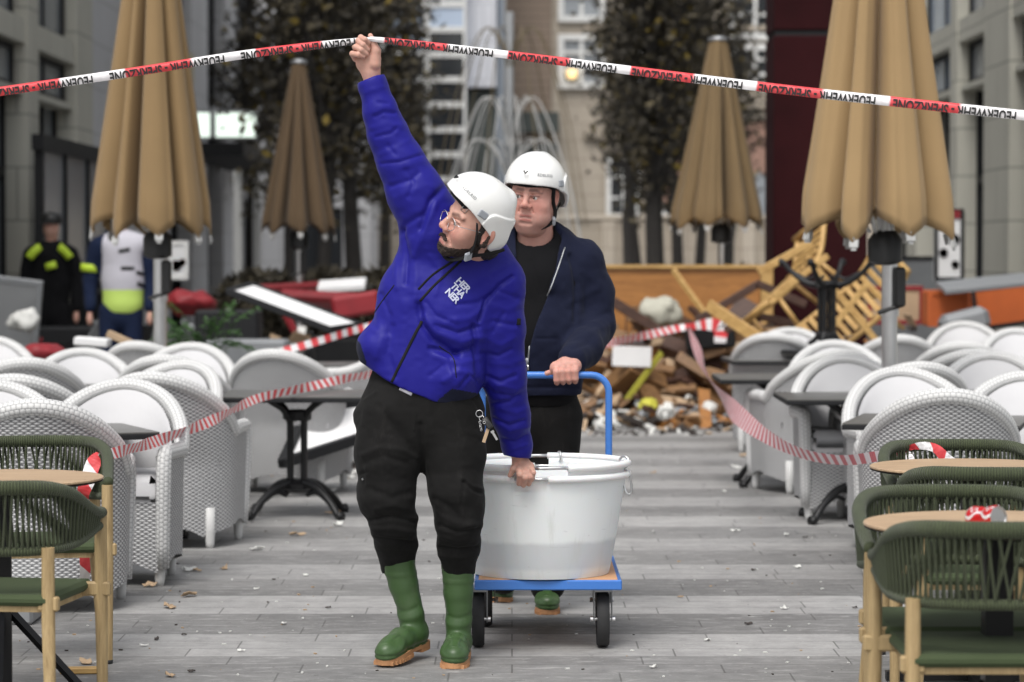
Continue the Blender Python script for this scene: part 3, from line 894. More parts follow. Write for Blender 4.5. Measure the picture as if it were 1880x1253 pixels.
# ------------------------------------------------------------ wire fountain sculpture
fx, fd = GX(936, 41), 41.0
fo = thing('fountain_sculpture', 'wire light sculpture shaped like a tiered fountain', 'sculpture', (fx, fd, 0))
m = MB(); m.tube([(fx, fd, 0), (fx, fd, 4.9)], .055, 10); m.lathe([(.9, 0), (.9, .35), (.8, .4), (0, .4)], 28, (fx, fd, 0)); m.obj('mast', M['grey_paint'], fo, True, True)
M['wire_white'] = pm('wire_white', (.55, .55, .54), .6)
M['wire_gold'] = pm('wire_gold', (.16, .125, .07), .5)
for (z0, za, zr, ra, ro, n, mt, nm) in ((3.9, 4.6, 1.8, .45, 1.15, 9, 'wire_gold', 'upper_jets'), (2.7, 3.58, .4, .46, 1.25, 12, 'wire_white', 'middle_jets'), (2.3, 3.0, .4, .6, 1.05, 11, 'wire_white', 'lower_jets')):
    m = MB()
    for i in range(n):
        a = 6.283 * i / n + .2; r = [0, ra * .35, ra, ra + (ro - ra) * .6, ro]; z = [z0, za - .12, za, za - (za - zr) * .42, zr]
        m.tube(bez([(fx + math.cos(a) * p, fd + math.sin(a) * p, q) for p, q in zip(r, z)], 8), .0095, 6)
    m.obj(nm, M[mt], fo, True, True)
for i in range(9):
    x = fx + (-1.5 + i * .38) + random.uniform(-.1, .1)
    if i in (4,): continue
    m = MB()
    rng = np.random.default_rng(i)
    for j in range(60):
        a = rng.uniform(0, 6.28); L = rng.uniform(.3, .7); h = rng.uniform(.4, .9)
        m.tube(bez([(x, fd - 1.2, 0), (x + math.cos(a) * L * .3, fd - 1.2 + math.sin(a) * L * .3, h), (x + math.cos(a) * L, fd - 1.2 + math.sin(a) * L, h * .7)], 3), [.008, .012, .016, .02, .014, .01, .003], 3)
    tagit(m.obj('grass_clump', pm('dry_grass', (.17, .15, .06), .8, var=.4) if i == 0 else bpy.data.materials['dry_grass']), 'tuft of dry ornamental grass in the bed below the fountain', 'plant', 'grass tufts below the fountain')
# ------------------------------------------------------------ parasols
M['cap_grey'] = pm('cap_grey', (.42, .42, .41), .6)
def parasol(px, d, zb, zt, rb, rt, nf, mat, label, pole_px, pole_r=.044, phase=0, seed=1):
    x = GX(px, d); xp = GX(pole_px, d)
    t = thing('parasol', label, 'parasol', (x, d, 0), 0, 'closed parasols')
    m = MB(); m.tube([(xp, d, .03), (xp, d, zb - .05), (x, d, zb + .3)], pole_r, 20); m.lathe([(pole_r + .010, zb - .42), (pole_r + .010, zb - .38)], 20, (xp, d, 0)); m.obj('pole', M['steel'], t, True, True, 40)
    m = MB(); m.lathe([(.24, .0), (.24, .05), (.22, .06), (.07, .07), (.06, .2), (pole_r + .004, .22)], 24, (xp, d, 0)); m.obj('base', M['grey_metal'], t, False, True)
    m = MB(); m.lathe([(.05, zb - .14), (.095, zb - .12), (.095, zb + .0), (.06, zb + .05)], 10, (xp * .6 + x * .4, d, 0))
    m.box((xp + .05, d - .05, zb - .26), (.06, .06, .22), None, .012); m.tube([(xp - .07, d - .05, zb - .40), (xp + .06, d - .05, zb - .36)], .012, 8); m.obj('crank', M['black_plastic'], t, True, True, 40)
    rng = np.random.default_rng(seed); NP = 30; NA = nf * NP; NZ = 34
    amp = rng.uniform(.5, .8, nf); cw = rng.uniform(.10, .17, nf); uo = rng.uniform(.36, .64, nf); ln = rng.uniform(-.025, .025, nf); rr_ = rng.uniform(.9, 1.06, nf + 1); rr_[-1] = rr_[0]
    sub2 = rng.uniform(.02, .07, nf); us = rng.uniform(.08, .3, nf)
    P = np.zeros((NA + 1, NZ, 3)); UV = np.zeros((NA + 1, NZ, 2))
    for i in range(NA + 1):
        a = phase + 2 * math.pi * i / NA
        k = (i // NP) % nf; u = (i % NP) / NP
        if i == NA: k, u = 0, 0.0
        for j in range(NZ):
            s = j / (NZ - 1)
            r = (rt + (rb - rt) * s ** 1.02) * (rr_[k] * (1 - u) + rr_[k + 1] * u if i < NA else rr_[0])
            wd_ = cw[k] * (1.25 - .35 * s)
            cr = math.exp(-(abs(u - uo[k]) / wd_) ** 1.6)
            sb = math.exp(-((u - us[k]) / .06) ** 2) * sub2[k] + math.exp(-((u - 1 + us[k]) / .07) ** 2) * sub2[k] * .8
            if s > .92: r *= 1 - (s - .92) * .7 * (1 - cr)
            q = r * (1 - amp[k] * cr * min(1, .25 + s * 1.4) - sb * min(1, s * 2))
            aa = a + .16 * cr * math.sin(2.5 * s + k * 1.7)
            rise = .10 * (1 - abs(2 * u - 1) ** 1.5) + .05 * cr
            P[i, j] = (x + math.cos(aa) * q, d + math.sin(aa) * q, zt + (zb + (ln[k] * (1 - u) + ln[(k + 1) % nf] * u) + rise * s ** 6 - zt) * s); UV[i, j] = (i / NA, s)
    P[NA] = P[0]
    m = MB(); m.surf(P, UV.reshape(-1, 2), flip=True)
    o = m.obj('canopy', M[mat], t, True, True)
    sm = o.modifiers.new('thick', 'SOLIDIFY'); sm.thickness = .004; sm.offset = -1
    for k in range(nf):
        a = phase + 2 * math.pi * k / nf; rk = rb * rr_[k] * .93; c, s_ = math.cos(a), math.sin(a)
        m = MB()
        e = np.array([x + c * rk, d + s_ * rk, zb + ln[k]])
        q = Matrix.Rotation(a, 3, 'Z') @ Matrix.Rotation(R_(-12), 3, 'Y')
        m.box(e + np.array([0, 0, .002]), (.014, .05, .042), q, .007); m.box(e + np.array([0, 0, -.025]), (.010, .028, .022), q, .005)
        m.obj('rib_cap', M['cap_grey'], t, False, True)
        m = MB(); m.tube([(x + c * .05, d + s_ * .05, zb + .04), (x + c * rk * .72, d + s_ * rk * .72, zb + .42)], .009, 5); m.tube([e + np.array([0, 0, .02]), (x + c * (rt * .6), d + s_ * (rt * .6), zt)], .008, 5)
        m.obj('rib', M['white_paint'], t, True, True)
    m = MB(); m.lathe([(rt + .01, zt - .02), (rt + .012, zt + .01), (.03, zt + .03), (0, zt + .03)], 16, (x, d, 0)); m.obj('cap', M['grey_metal'], t, True, True)
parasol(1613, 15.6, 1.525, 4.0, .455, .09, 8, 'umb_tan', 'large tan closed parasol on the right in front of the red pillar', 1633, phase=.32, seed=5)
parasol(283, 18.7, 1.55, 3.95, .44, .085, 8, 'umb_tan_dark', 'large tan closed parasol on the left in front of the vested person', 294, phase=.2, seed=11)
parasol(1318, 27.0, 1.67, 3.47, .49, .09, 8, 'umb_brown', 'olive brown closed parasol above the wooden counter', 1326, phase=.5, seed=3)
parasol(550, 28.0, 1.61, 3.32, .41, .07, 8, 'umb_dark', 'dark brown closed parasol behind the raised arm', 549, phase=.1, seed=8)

# ------------------------------------------------------------ white wicker armchair
def make_wicker(label):
    r = thing('wicker_armchair', label, 'armchair', (0, -50, 0), 0, 'white wicker armchairs')
    NS, NV = 72, 18
    def plan(s):                     # s 0..1 -> x, y, sin
        L1 = .26
        tot = L1 * 2 + 1.0
        q = s * tot
        if q < L1: return -.335 + .015 * (1 - q / L1), -.28 + q / L1 * .28, 0.0
        if q > L1 + 1.0: u = (q - L1 - 1) / L1; return .335 - .015 * u, -u * .28, 0.0
        a = math.pi * (1 - (q - L1)); return .335 * math.cos(a), .29 * math.sin(a), math.sin(a)
    def top(s):
        x, y, sn = plan(s)
        return .575 + .270 * max(sn, 0) ** 1.1 - .02 * math.exp(-(sn - .12) ** 2 / .01) + (.012 if sn == 0 else 0)
    def lean(x, y, z, sn): return y + max(0, z - .42) * .30 * sn ** .8
    def bot(s):
        x, y, sn = plan(s)
        if sn == 0: u = (y + .28) / .40
        elif abs(x) > .22: u = (.28 + .12 * (sn / .75)) / .40
        else: u = (x + .22) / .44
        return .058 + .065 * math.sin(math.pi * min(max(u, 0), 1)) ** .8
    S = np.linspace(0, 1, NS)
    P = np.zeros((NS, NV, 3)); UV = np.zeros((NS, NV, 2)); Q = np.zeros((NS, NV, 3)); acc = 0; prev = None
    for i, s in enumerate(S):
        x, y, sn = plan(s); zt, zb = top(s), bot(s)
        if prev is not None: acc += math.hypot(x - prev[0], y - prev[1])
        prev = (x, y)
        for j in range(NV):
            z = zb + (zt - zb) * j / (NV - 1)
            fl = 1 - .10 * max(0, (.3 - z)) * 0 + .03 * (z / .6 - .5)
            P[i, j] = (x * fl, lean(x, y, z, sn), z); UV[i, j] = (acc * 1.02, z)
            z2 = max(z, .36); n = np.array([x / .335 ** 2, max(y, 0) / .29 ** 2]); n = n / (np.linalg.norm(n) + 1e-9)
            Q[i, j] = (x * fl - n[0] * .045, lean(x, y, z2, sn) - n[1] * .045, z2 - .01)
    m = MB(); m.surf(P, UV.reshape(-1, 2), flip=True); m.surf(Q, UV.reshape(-1, 2))
    sh = m.obj('shell', M['wicker'], r)
    # rolled rim: foot - arm front - round the back - other arm
    rim = []
    for i, s in enumerate(S):
        x, y, sn = plan(s); z = top(s); rim.append(((x * (1 + .03 * (z / .6 - .5))) * .965, lean(x, y, z, sn) - .02 * sn, z))
    f0, f1 = np.array(rim[0]), np.array(rim[-1])
    a0 = [f0 + (.012, .03, -.50), f0 + (.006, .012, -.3), f0 + (0, -.0, -.1), f0 + (0, .012, -.03)]
    a1 = [f1 + (0, .012, -.03), f1 + (0, 0, -.1), f1 + (-.006, .012, -.3), f1 + (-.012, .03, -.50)]
    path = a0 + rim[1:-1] + a1
    rr = [.030, .033, .035, .035] + [.034 + .002 * math.sin(math.pi * s) for s in S[1:-1]] + [.035, .035, .033, .030]
    m = MB(); m.tube(bez(path, 2), np.interp(np.linspace(0, 1, len(bez(path, 2))), np.linspace(0, 1, len(rr)), rr), 12)
    m.obj('rim', M['wicker_rim'], r)
    # cushion faces
    NB = 40
    Pb = np.zeros((NB, 12, 3))
    for i, a in enumerate(np.linspace(R_(174), R_(6), NB)):
        x, sn = math.cos(a), math.sin(a)
        zt = .575 + .270 * sn ** 1.1 - .016
        for j in range(12):
            v = j / 11; z = .43 + (zt - .43) * v
            pf = .022 * math.sin(math.pi * min(1, v * 1.1)) * sn + .012
            if j == 11: pf = .002
            px_, py_ = .335 * x, .29 * sn
            n = np.array([x / .335, sn / .29]); n /= np.linalg.norm(n)
            Pb[i, j] = (px_ * .97 - n[0] * (.04 + pf), lean(px_, py_, z, sn) - n[1] * (.05 + pf), z)
    m = MB(); m.surf(Pb); m.obj('back_cushion', M['cushion'], r)
    m = MB(); m.box((0, -.055, .425), (.575, .49, .125), bev=.035); m.obj('seat_cushion', M['cushion'], r, True)
    Pf = np.zeros((24, 8, 3)); UVf = np.zeros((24, 8, 2))
    for i in range(24):
        x = -.285 + .57 * i / 23; zb = .058 + .065 * math.sin(math.pi * i / 23) ** .8
        for j in range(8): z = zb + (.37 - zb) * j / 7; Pf[i, j] = (x, -.275, z); UVf[i, j] = (x, z)
    m = MB(); m.surf(Pf, UVf.reshape(-1, 2)); m.obj('front_panel', M['wicker'], r)
    for x, y in ((-.285, -.235), (.285, -.235), (-.245, .19), (.245, .19)):
        m = MB(); m.lathe([(.017, 0), (.022, .025), (.026, .08), (.026, .2)], 10, (x, y, 0)); m.obj('leg', M['wicker_leg'], r)
    return r
WP = make_wicker('x')
WCH = [  # px of the back's top, distance of the back, turn (deg, 0 = faces camera), label
    (62, 11.25, 183, 'wicker armchair at left seen from behind, right behind the rope chair'),
    (232, 13.0, -5, 'front-facing wicker armchair at left with a dark table corner before its white back'),
    (275, 13.75, 172, 'wicker armchair back to back with the front left one'),
    (340, 15.2, -20, 'wicker armchair turned toward the left table, barrier tape over its side arm'),
    (300, 16.0, 176, 'wicker armchair mostly hidden behind the turned one at left'),
    (352, 18.1, -3, 'front-facing wicker armchair highest in the left middle row'),
    (500, 16.9, 170, 'wicker armchair behind the cast iron table, seen from its back corner'),
    (152, 17.1, 6, 'front-facing wicker armchair left of the parasol pole, full white back in view'),
    (45, 15.6, 186, 'wicker armchair showing its grey woven back in the second left row'),
    (-20, 19.5, 8, 'wicker armchair cut by the left edge, highest there'),
    (22, 13.5, 176, 'wicker armchair peeking over the front left one, seen from behind'),
    (-18, 12.9, 12, 'front-facing wicker armchair at the left edge below the woven back'),
    (250, 18.4, 165, 'small far wicker armchair with its dark woven back between two white ones at left'),
    (1742, 12.1, 178, 'wicker armchair at right seen from behind, just above the rope chairs'),
    (1652, 14.35, 4, 'front-facing wicker armchair at right with a dark table corner across its front'),
    (1690, 15.0, 186, 'wicker armchair back to back with the front right one'),
    (1550, 16.0, 2, 'front-facing wicker armchair second from the walkway at right'),
    (1545, 16.9, 198, 'wicker armchair seen from behind with a broad woven side on the walkway'),
    (1532, 18.6, 0, 'front-facing wicker armchair third in the right walkway row'),
    (1452, 21.6, -8, 'farthest front-facing wicker armchair by the black post at right'),
    (1418, 20.3, 168, 'wicker armchair under the grey tables at the right walkway edge'),
    (1652, 19.8, 178, 'grey woven chair back directly behind the steel parasol pole'),
    (1768, 18.3, 174, 'wicker armchair with a double arched rim right of the parasol pole'),
    (1770, 23.5, -6, 'far front-facing wicker armchair below the orange crate'),
    (1866, 21.5, 0, 'far wicker armchair cut by the right edge below the tilted table'),
    (1822, 16.5, -8, 'front-facing wicker armchair with a grey table before it at the right'),
    (1886, 13.8, -10, 'front-facing wicker armchair cut by the right edge, nearest there'),
    (1790, 16.9, 183, 'wicker armchair back to back behind the one with the grey table at right'),
]
for i, (px, d, rz, lab) in enumerate(WCH):
    a = R_(rz); s = 1.0
    off = .39                                   # the top of the back sits this far behind the seat centre
    x = GX(px, d) + math.sin(a) * off; y = d - math.cos(a) * off
    if i == 0:
        WP.location = (x, y, 0); WP.rotation_euler = (0, 0, a); WP['label'] = lab
    else: dup(WP, (x, y, 0), a, lab)
# grey side chair far left middle: the low pale sofa behind the man's hip
sf = thing('wicker_sofa', 'pale wicker sofa end with a sloping arm behind the hip of the man in blue', 'sofa', (GX(640, 19), 19, 0))
x0 = GX(625, 19)
Pz = [(-.28, .0), (.55, .0), (.55, .95), (.38, .92), (.22, .70), (.05, .60), (-.22, .58), (-.28, .52)]
m = MB(); m.prism(Pz, -.04, .04, Matrix.Translation((x0, 19, .05)) @ Matrix.Rotation(R_(90), 4, 'X')); m.obj('side_panel', M['wicker'], sf, False, True)
m = MB(); m.box((x0 + .15, 19.5, .35), (.72, .9, .42), bev=.04); m.obj('seat', M['cushion'], sf, True, True)
m = MB(); m.tube(bez([(x0 - .28, 18.98, .5), (x0 - .22, 18.98, .63), (x0 + .05, 18.98, .655), (x0 + .22, 18.98, .75), (x0 + .38, 18.98, .97), (x0 + .55, 18.98, 1.0)], 5), .035, 8); m.obj('rim', M['wicker_rim'], sf, True, True)

# ------------------------------------------------------------ square tables on cast iron feet
def iron_table(loc, rz, label, h=.68, size=.8, first=[None], group='square slate tables', rot=None):
    if first[0] is not None: return dup(first[0], loc, rz, label, group, rot=rot)
    r = thing('iron_table', label, 'table', loc, rz, group); first[0] = r
    m = MB(); m.box((0, 0, h - .004), (size - .004, size - .004, .008), bev=.002); m.obj('tabletop', M['table_slate'], r, False)
    m = MB(); m.box((0, 0, h - .020), (size, size, .024), bev=.004); m.obj('edge_slab', M['dark_paint'], r, False)
    m = MB()
    for sx, sy in ((-1, -1), (1, -1), (1, 1), (-1, 1)):
        m.tube([(sx * .038, sy * .038, .17), (sx * .038, sy * .038, h - .13)], .017, 10)
    m.lathe([(.085, .155), (.09, .18), (.06, .2), (.06, .21), (0, .21)], 14); m.lathe([(.05, .15), (.07, .156), (.07, .17)], 14)
    m.lathe([(.07, h - .15), (.08, h - .14), (.08, h - .1), (.05, h - .09), (0, h - .09)], 14)
    m.obj('column', M['black_metal'], r, True, angle=40)
    for k in range(4):
        a = math.pi / 4 + k * math.pi / 2; c, s = math.cos(a), math.sin(a)
        m = MB(); m.tube(bez([(c * .05, s * .05, h - .16), (c * .1, s * .1, h - .09), (c * .2, s * .2, h - .034)], 5), [.018] * 11, 8); m.obj('bracket', M['black_metal'], r)
    for k in range(4):
        a = math.pi / 4 + k * math.pi / 2; c, s = math.cos(a), math.sin(a)
        m = MB(); m.tube(bez([(c * .05, s * .05, .19), (c * .16, s * .16, .165), (c * .27, s * .27, .09), (c * .33, s * .33, .025), (c * .36, s * .36, .02)], 5), np.interp(np.arange(21), [0, 10, 15, 20], [.026, .019, .02, .03]), 8)
        m.tube(bez([(c * .08, s * .08, .12), (c * .15, s * .15, .14), (c * .24, s * .24, .10)], 4), .012, 6)
        m.obj('foot', M['black_metal'], r)
    return r
iron_table((GX(545, 15.6), 15.6, 0), R_(1), 'slate table on a cast iron pedestal left of the man in blue')
iron_table((GX(118, 12.95), 12.5, 0), R_(22), 'slate table between the two nearest wicker armchairs at left')
iron_table((GX(255, 14.7), 14.6, 0), R_(4), 'slate table hidden between the left wicker rows')
iron_table((GX(140, 16.2), 16.3, 0), R_(3), 'slate table by the woven back in the second left row')
iron_table((GX(560, 19.5), 19.6, 0), R_(8), 'slate table under the window frame behind the cast iron table')
iron_table((1.99, 13.2, 0), R_(-14), 'slate table with its corner in front of the front right wicker armchair')
iron_table((GX(1568, 15.35), 15.35, 0), R_(0), 'slate table in front of the second wicker armchair at right')
iron_table((GX(1435, 17.6), 17.7, 0), R_(0), 'slate table with a dark edge at the right walkway')
iron_table((GX(1428, 20.9), 20.6, 0), R_(2), 'far pale topped slate table at the right walkway')
iron_table((GX(1800, 15.7), 15.6, 0), R_(0), 'slate table before the wicker armchairs at the far right')
iron_table((GX(1518, 20.6), 20.6, 0), R_(8), 'slate table carrying the upturned table at right')
iron_table((GX(1518, 20.5), 20.5, 1.40), 0, 'upturned slate table with its iron feet in the air beside the bamboo wreck', rot=(math.pi, 0, R_(20)))

# ------------------------------------------------------------ green rope chair
def make_rope(label):
    r = thing('rope_chair', label, 'chair', (0, -50, 0), 0, 'green rope chairs')
    N = 64
    def rail(s, lower=False):
        # s 0..1 from left arm end round the back to the right arm end
        q = (s - .5) * 2
        a = q * R_(128)
        w_, d_ = .275, .27
        x = w_ * math.copysign(min(1, abs(math.sin(min(abs(a), math.pi / 2)))) ** .8, q)
        if abs(a) <= math.pi / 2: y = .0 + d_ * math.cos(a) ** .8
        else: y = -(abs(a) - math.pi / 2) / R_(38) * .20
        f = max(0, min(1, (y + .20) / .44)); f = f * f * (3 - 2 * f)
        zt = .645 + .115 * f; zb = .60 - .035 * f ** .8
        if abs(q) > .86: zb = zb + (zt - .035 - zb) * ((abs(q) - .86) / .14) * .6
        if lower: return (x * .985, y - .012 * f, zb)
        return (x, y + .03 * f, zt)
    up = [rail(s) for s in np.linspace(0, 1, N)]; lo = [rail(s, True) for s in np.linspace(0, 1, N)]
    m = MB(); m.tube(up, [.019 + .004 * math.sin(math.pi * s) for s in np.linspace(0, 1, N)], 12); m.obj('top_rail', M['rope_wrap'], r)
    m = MB(); m.tube(lo, .015, 10); m.obj('lower_rail', M['rope_wrap'], r)
    m = MB(); rng = np.random.default_rng(3)
    for i in range(120):
        s = .025 + .95 * (i + .5) / 120
        q = abs(s - .5) * 2
        s2 = s + (.018 if i % 2 else -.004) * (1 if s < .5 else -1) * 1.0
        a = np.array(rail(s)); b = np.array(rail(s2, True))
        n = a[:2] / (np.linalg.norm(a[:2]) + 1e-9)
        o = .012 * (1 if i % 2 else -1)
        mid = (a + b) / 2 + np.array([n[0], n[1], 0]) * .006
        a = a + np.array([n[0], n[1], 0]) * o; b = b + np.array([n[0], n[1], 0]) * o * .6
        m.tube([a, (a + b) / 2, b], .0044 if q < .62 else .0064, 5, caps=False)
    m.obj('rope_back', M['rope_cord'], r)
    m = MB(); m.box((0, -.01, .415), (.47, .46, .035), bev=.012)
    so = m.obj('seat', M['green_pad'], r, False)
    m = MB(); m.box((0, -.01, .388), (.43, .42, .018)); m.obj('seat_frame', M['leg_wood'], r, False)
    for sx in (-1, 1):
        for (x, y, zt, tx, ty) in ((.272, -.20, .635, .272, -.215), (.225, .20, .575, .25, .26)):
            m = MB(); m.tube([(sx * tx, ty, .012), (sx * (x + .0), y - .0, zt * .6), (sx * x, y, zt)], [.0165, .021, .020], 12); o = m.obj('leg', M['leg_wood'], r, True, angle=60)
            c = MB(); c.lathe([(.017, 0), (.0175, .014)], 10, (sx * tx, ty, 0)); me = c.mesh('foot_cap'); oc = bpy.data.objects.new('foot_cap', me); SC.collection.objects.link(oc); me.materials.append(M['rubber']); oc.parent = o; KID.setdefault(o.name, []).append(oc)
            b = MB(); b.box((sx * (x + .225) / 2, y * .98, .405), (abs(x - .2) + .04, .03, .045), bev=.006); b.obj('bracket', M['leg_wood'], r, False)
    return r
RP = make_rope('x')
RCH = [(-1.59, 8.72, 172, 'green rope chair at left with its back to us, nearest the camera there'),
       (-1.735, 10.2, 8, 'green rope chair at left facing us, red and white tape tied to its back'),
       (1.255, 7.45, 180, 'nearest green rope chair at right, back to us and seat in full view'),
       (1.265, 8.0, 0, 'green rope chair at right behind the table with the red can'),
       (1.55, 9.25, 178, 'green rope chair at right with its back to us, before the tape chair'),
       (1.60, 10.0, 2, 'farthest green rope chair at right with tape ends knotted to it')]
for i, (x, y, rz, lab) in enumerate(RCH):
    if i == 0: RP.location = (x, y, 0); RP.rotation_euler = (0, 0, R_(rz)); RP['label'] = lab
    else: dup(RP, (x, y, 0), R_(rz), lab)
def bistro(loc, label, rad, rz=0):
    r = thing('bistro_table', label, 'table', loc, rz, 'round bistro tables')
    m = MB(); m.lathe([(0, .722), (rad - .012, .722), (rad, .728), (rad, .733), (rad - .003, .735), (0, .735)], 64); m.obj('tabletop', M['top_wood'], r, True, angle=30)
    m = MB(); m.lathe([(rad - .001, .7215), (rad - .02, .717), (0, .717)], 48); m.obj('underside', M['dark_paint'], r)
    m = MB(); m.box((0, 0, .375), (.075, .075, .685)); m.box((0, 0, .714), (.3, .3, .006)); m.obj('column', M['black_metal'], r, False)
    for k in range(4):
        a = k * math.pi / 2; c, s = math.cos(a), math.sin(a)
        m = MB(); Rz = Matrix.Rotation(a, 3, 'Z')
        m.box((c * .15, s * .15, .02), (.29, .04, .03), Rz); m.tube([(c * .27, s * .27, .03), (c * .03, s * .03, .30)], .016, 4); m.obj('foot', M['black_metal'], r, False)
    return r
bistro((-1.66, 9.15, 0), 'round wooden table at left between two green rope chairs', .335, R_(8))
bistro((1.31, 7.62, 0), 'round wooden table at right with a crushed red can on it', .36)
bistro((1.57, 9.62, 0), 'round wooden table at right behind the second pair of rope chairs', .35)
# ------------------------------------------------------------ people
SKIN1, SKIN2 = (.60, .365, .285), (.61, .345, .28)
def frame_of(fwd, up):
    f = Vector(fwd).normalized(); u = Vector(up); u = (u - f * u.dot(f)).normalized(); l = u.cross(f)
    return np.array([list(l), list(-f), list(u)]).T        # columns: his left, back, up
def blob(P, c, r): return np.exp(-(((P - np.array(c)) / np.array(r)) ** 2).sum(1))
def seg(P, a, b):
    a = np.array(a, float); b = np.array(b, float); ab = b - a
    t = np.clip(((P - a) @ ab) / ab.dot(ab), 0, 1); return np.linalg.norm(P - a - t[:, None] * ab, axis=1)
def head_mesh(skin, fat=0.0, stubble=0.0, mouth=0.0, h=.0024, nk=(0, .035, -.22)):
    s = SDF((-.115, -.16, -.22), (.115, .14, .16), h)
    s.ell((0, .008, .045), (.075, .103, .085), .01)
    s.ell((0, -.03, -.014), (.062 + fat, .064, .080), .03)
    s.ell((0, -.043, -.072), (.049 + fat * 1.5, .047, .034), .03)
    s.cap((-.011, -.076, -.096), (.011, -.076, -.096), .015, None, .022)
    for q in (-1, 1):
        s.ell((q * .042, -.062, -.028), (.026 + fat * .4, .026, .026), .025)
        if fat: s.ell((q * .042, -.045, -.078), (.028, .038, .026), .035)
        s.ell((q * .031, -.097, .008), (.020, .016, .0125), .012, op='sub')
        s.cap((q * .012, -.090, .030), (q * .048, -.078, .030), .0085 - fat * .18, .0065, .012)
        s.ell((q * .031, -.079, .006), (.0165, .0125, .0125), .004)
        eo_ = .0006 + fat * .055; s.cap((q * .017, -.0935, .0105 + eo_), (q * .045, -.084, .010 + eo_), .0030, .003, .004)
        s.cap((q * .018, -.0915, -.003 - eo_), (q * .044, -.083, -.002 - eo_), .0026, .0026, .006)
        s.ell((q * .0135, -.103, -.028), (.0085, .011, .0085), .006)
        s.cap((q * .022, -.093, -.035), (q * .034, -.082, -.065), .003 - fat * .12, .003 - fat * .12, .008, op='sub')
        # ear
        s.ell((q * .080, .012, -.002), (.009, .022, .033), .006, Matrix.Rotation(q * R_(-18), 3, 'Z') @ Matrix.Rotation(R_(-10), 3, 'X'))
        s.ell((q * .088, .006, .004), (.006, .011, .016), .005, op='sub')
        s.ell((q * .083, .002, -.026), (.006, .009, .010), .006)
    s.cap((0, -.092, .020), (0, -.113, -.018), .0078, .0108, .012)
    s.ell((0, -.112, -.022), (.0115, .0105, .0095), .008)
    for q in (-1, 1): s.ell((q * .0065, -.113, -.034), (.004, .007, .004), .003, op='sub')
    s.cap((0, -.104, -.040), (0, -.103, -.052), .003, .004, .006, op='sub')
    s.cap((-.021 + fat * .2, -.0915, -.0615), (.021 - fat * .2, -.0915, -.0615), .0060, None, .006)
    s.cap((-.018, -.0895, -.0735 - mouth), (.018, -.0895, -.0735 - mouth), .0072, None, .007)
    for q in (-1, 1): s.cap((0, -.099, -.0668 - mouth * .4), (q * (.024 - fat * .25), -.096, -.0676 - mouth * .4 - fat * .30), .0016 + mouth * .45, .001, .003, op='sub')
    s.cap((-.02, -.096, -.089 - mouth), (.02, -.096, -.089 - mouth), .004, None, .008, op='sub')
    s.cap((0, .028, -.04), nk, .054 + fat, .054 + fat, .03)
    if fat: s.ell((0, -.03, -.122), (.048, .05, .026), .03)
    V, F = s.nets(); V = relax(V, F, 1, .3)
    col = np.tile(np.array(skin), (len(V), 1))
    def mixc(w, c):
        nonlocal col
        w = np.clip(w, 0, 1)[:, None]; col = col * (1 - w) + w * np.array(c)
    for q in (-1, 1):
        mixc(.55 * blob(V, (q * .042, -.075, -.03), (.03, .05, .03)), (.58, .22, .18))
        mixc(.6 * blob(V, (q * .085, .01, -.005), (.02, .03, .04)), (.60, .22, .17))
        mixc(.5 * blob(V, (q * .031, -.09, -.008), (.018, .03, .006)), (.38, .17, .14))
        dd = np.minimum(seg(V, (q * .014, -.098, .027 + fat * .35), (q * .034, -.09, .033)), seg(V, (q * .034, -.09, .033), (q * .05, -.076, .027 - fat * .2)))
        mixc((.80 - fat * 4) * np.exp(-(dd / .0062) ** 4), (.06, .042, .032))
        mixc(.8 * np.exp(-(seg(V, (q * .017, -.096, .0105 + fat * .06), (q * .045, -.086, .010 + fat * .06)) / .0032) ** 4), (.05, .03, .025))
    mixc(.5 * blob(V, (0, -.118, -.024), (.018, .02, .014)), (.62, .23, .18))
    if stubble: mixc(stubble * np.clip((-.048 - V[:, 2] + .3 * (V[:, 1] + .06) * (V[:, 1] > -.06) * -1) / .02, 0, 1) * (V[:, 2] > -.135), (.27, .19, .17))
    mixc(.85 * np.exp(-(seg(V, (-.019, -.1, -.0620), (.019, -.1, -.0620)) / .0052) ** 4), (.42, .14, .12))
    mixc(.85 * np.exp(-(seg(V, (-.017, -.1, -.0735 - mouth), (.017, -.1, -.0735 - mouth)) / .006) ** 4), (.45, .15, .13))
    mixc(.95 * np.exp(-(seg(V, (-.022, -.1, -.0672 - mouth * .4), (.022, -.1, -.0672 - mouth * .4)) / (.0022 + mouth * .5)) ** 4), (.05, .015, .012))
    return V, F, col, s
def beard_mesh(s):
    b = SDF.__new__(SDF); b.lo, b.h, b.n = s.lo, s.h, s.n
    X, Y, Z = b.grid()
    line = -.060 + .30 * (Y + .02)
    line = np.where(Y > -.02, -.060 + 2.0 * (Y + .02), line); line = np.minimum(line, .03)
    reg = (Z - line) * .8
    mst = np.sqrt((np.maximum(np.abs(X) - .026, 0)) ** 2 + ((Y + .104) * .6) ** 2 + (Z + .052 + np.abs(X) * .25) ** 2) - .0075
    reg = np.minimum(reg, np.maximum(mst, s.D - .0048))
    reg = np.maximum(reg, Y - .014)
    lip = np.sqrt((X / .024) ** 2 + ((Y + .105) / .03) ** 2 + ((Z + .068) / .0085) ** 2) - 1
    reg = np.maximum(reg, -lip * .008)
    reg = np.maximum(reg, -.160 - Z)
    b.D = np.maximum(s.D - .0042, reg).astype(np.float32)
    V, F = b.nets(); N = vnormals(V, F)
    return V + N * ((vnoise(V, 160, 1) * .0022 + vnoise(V, 380, 2) * .0013)[:, None]), F
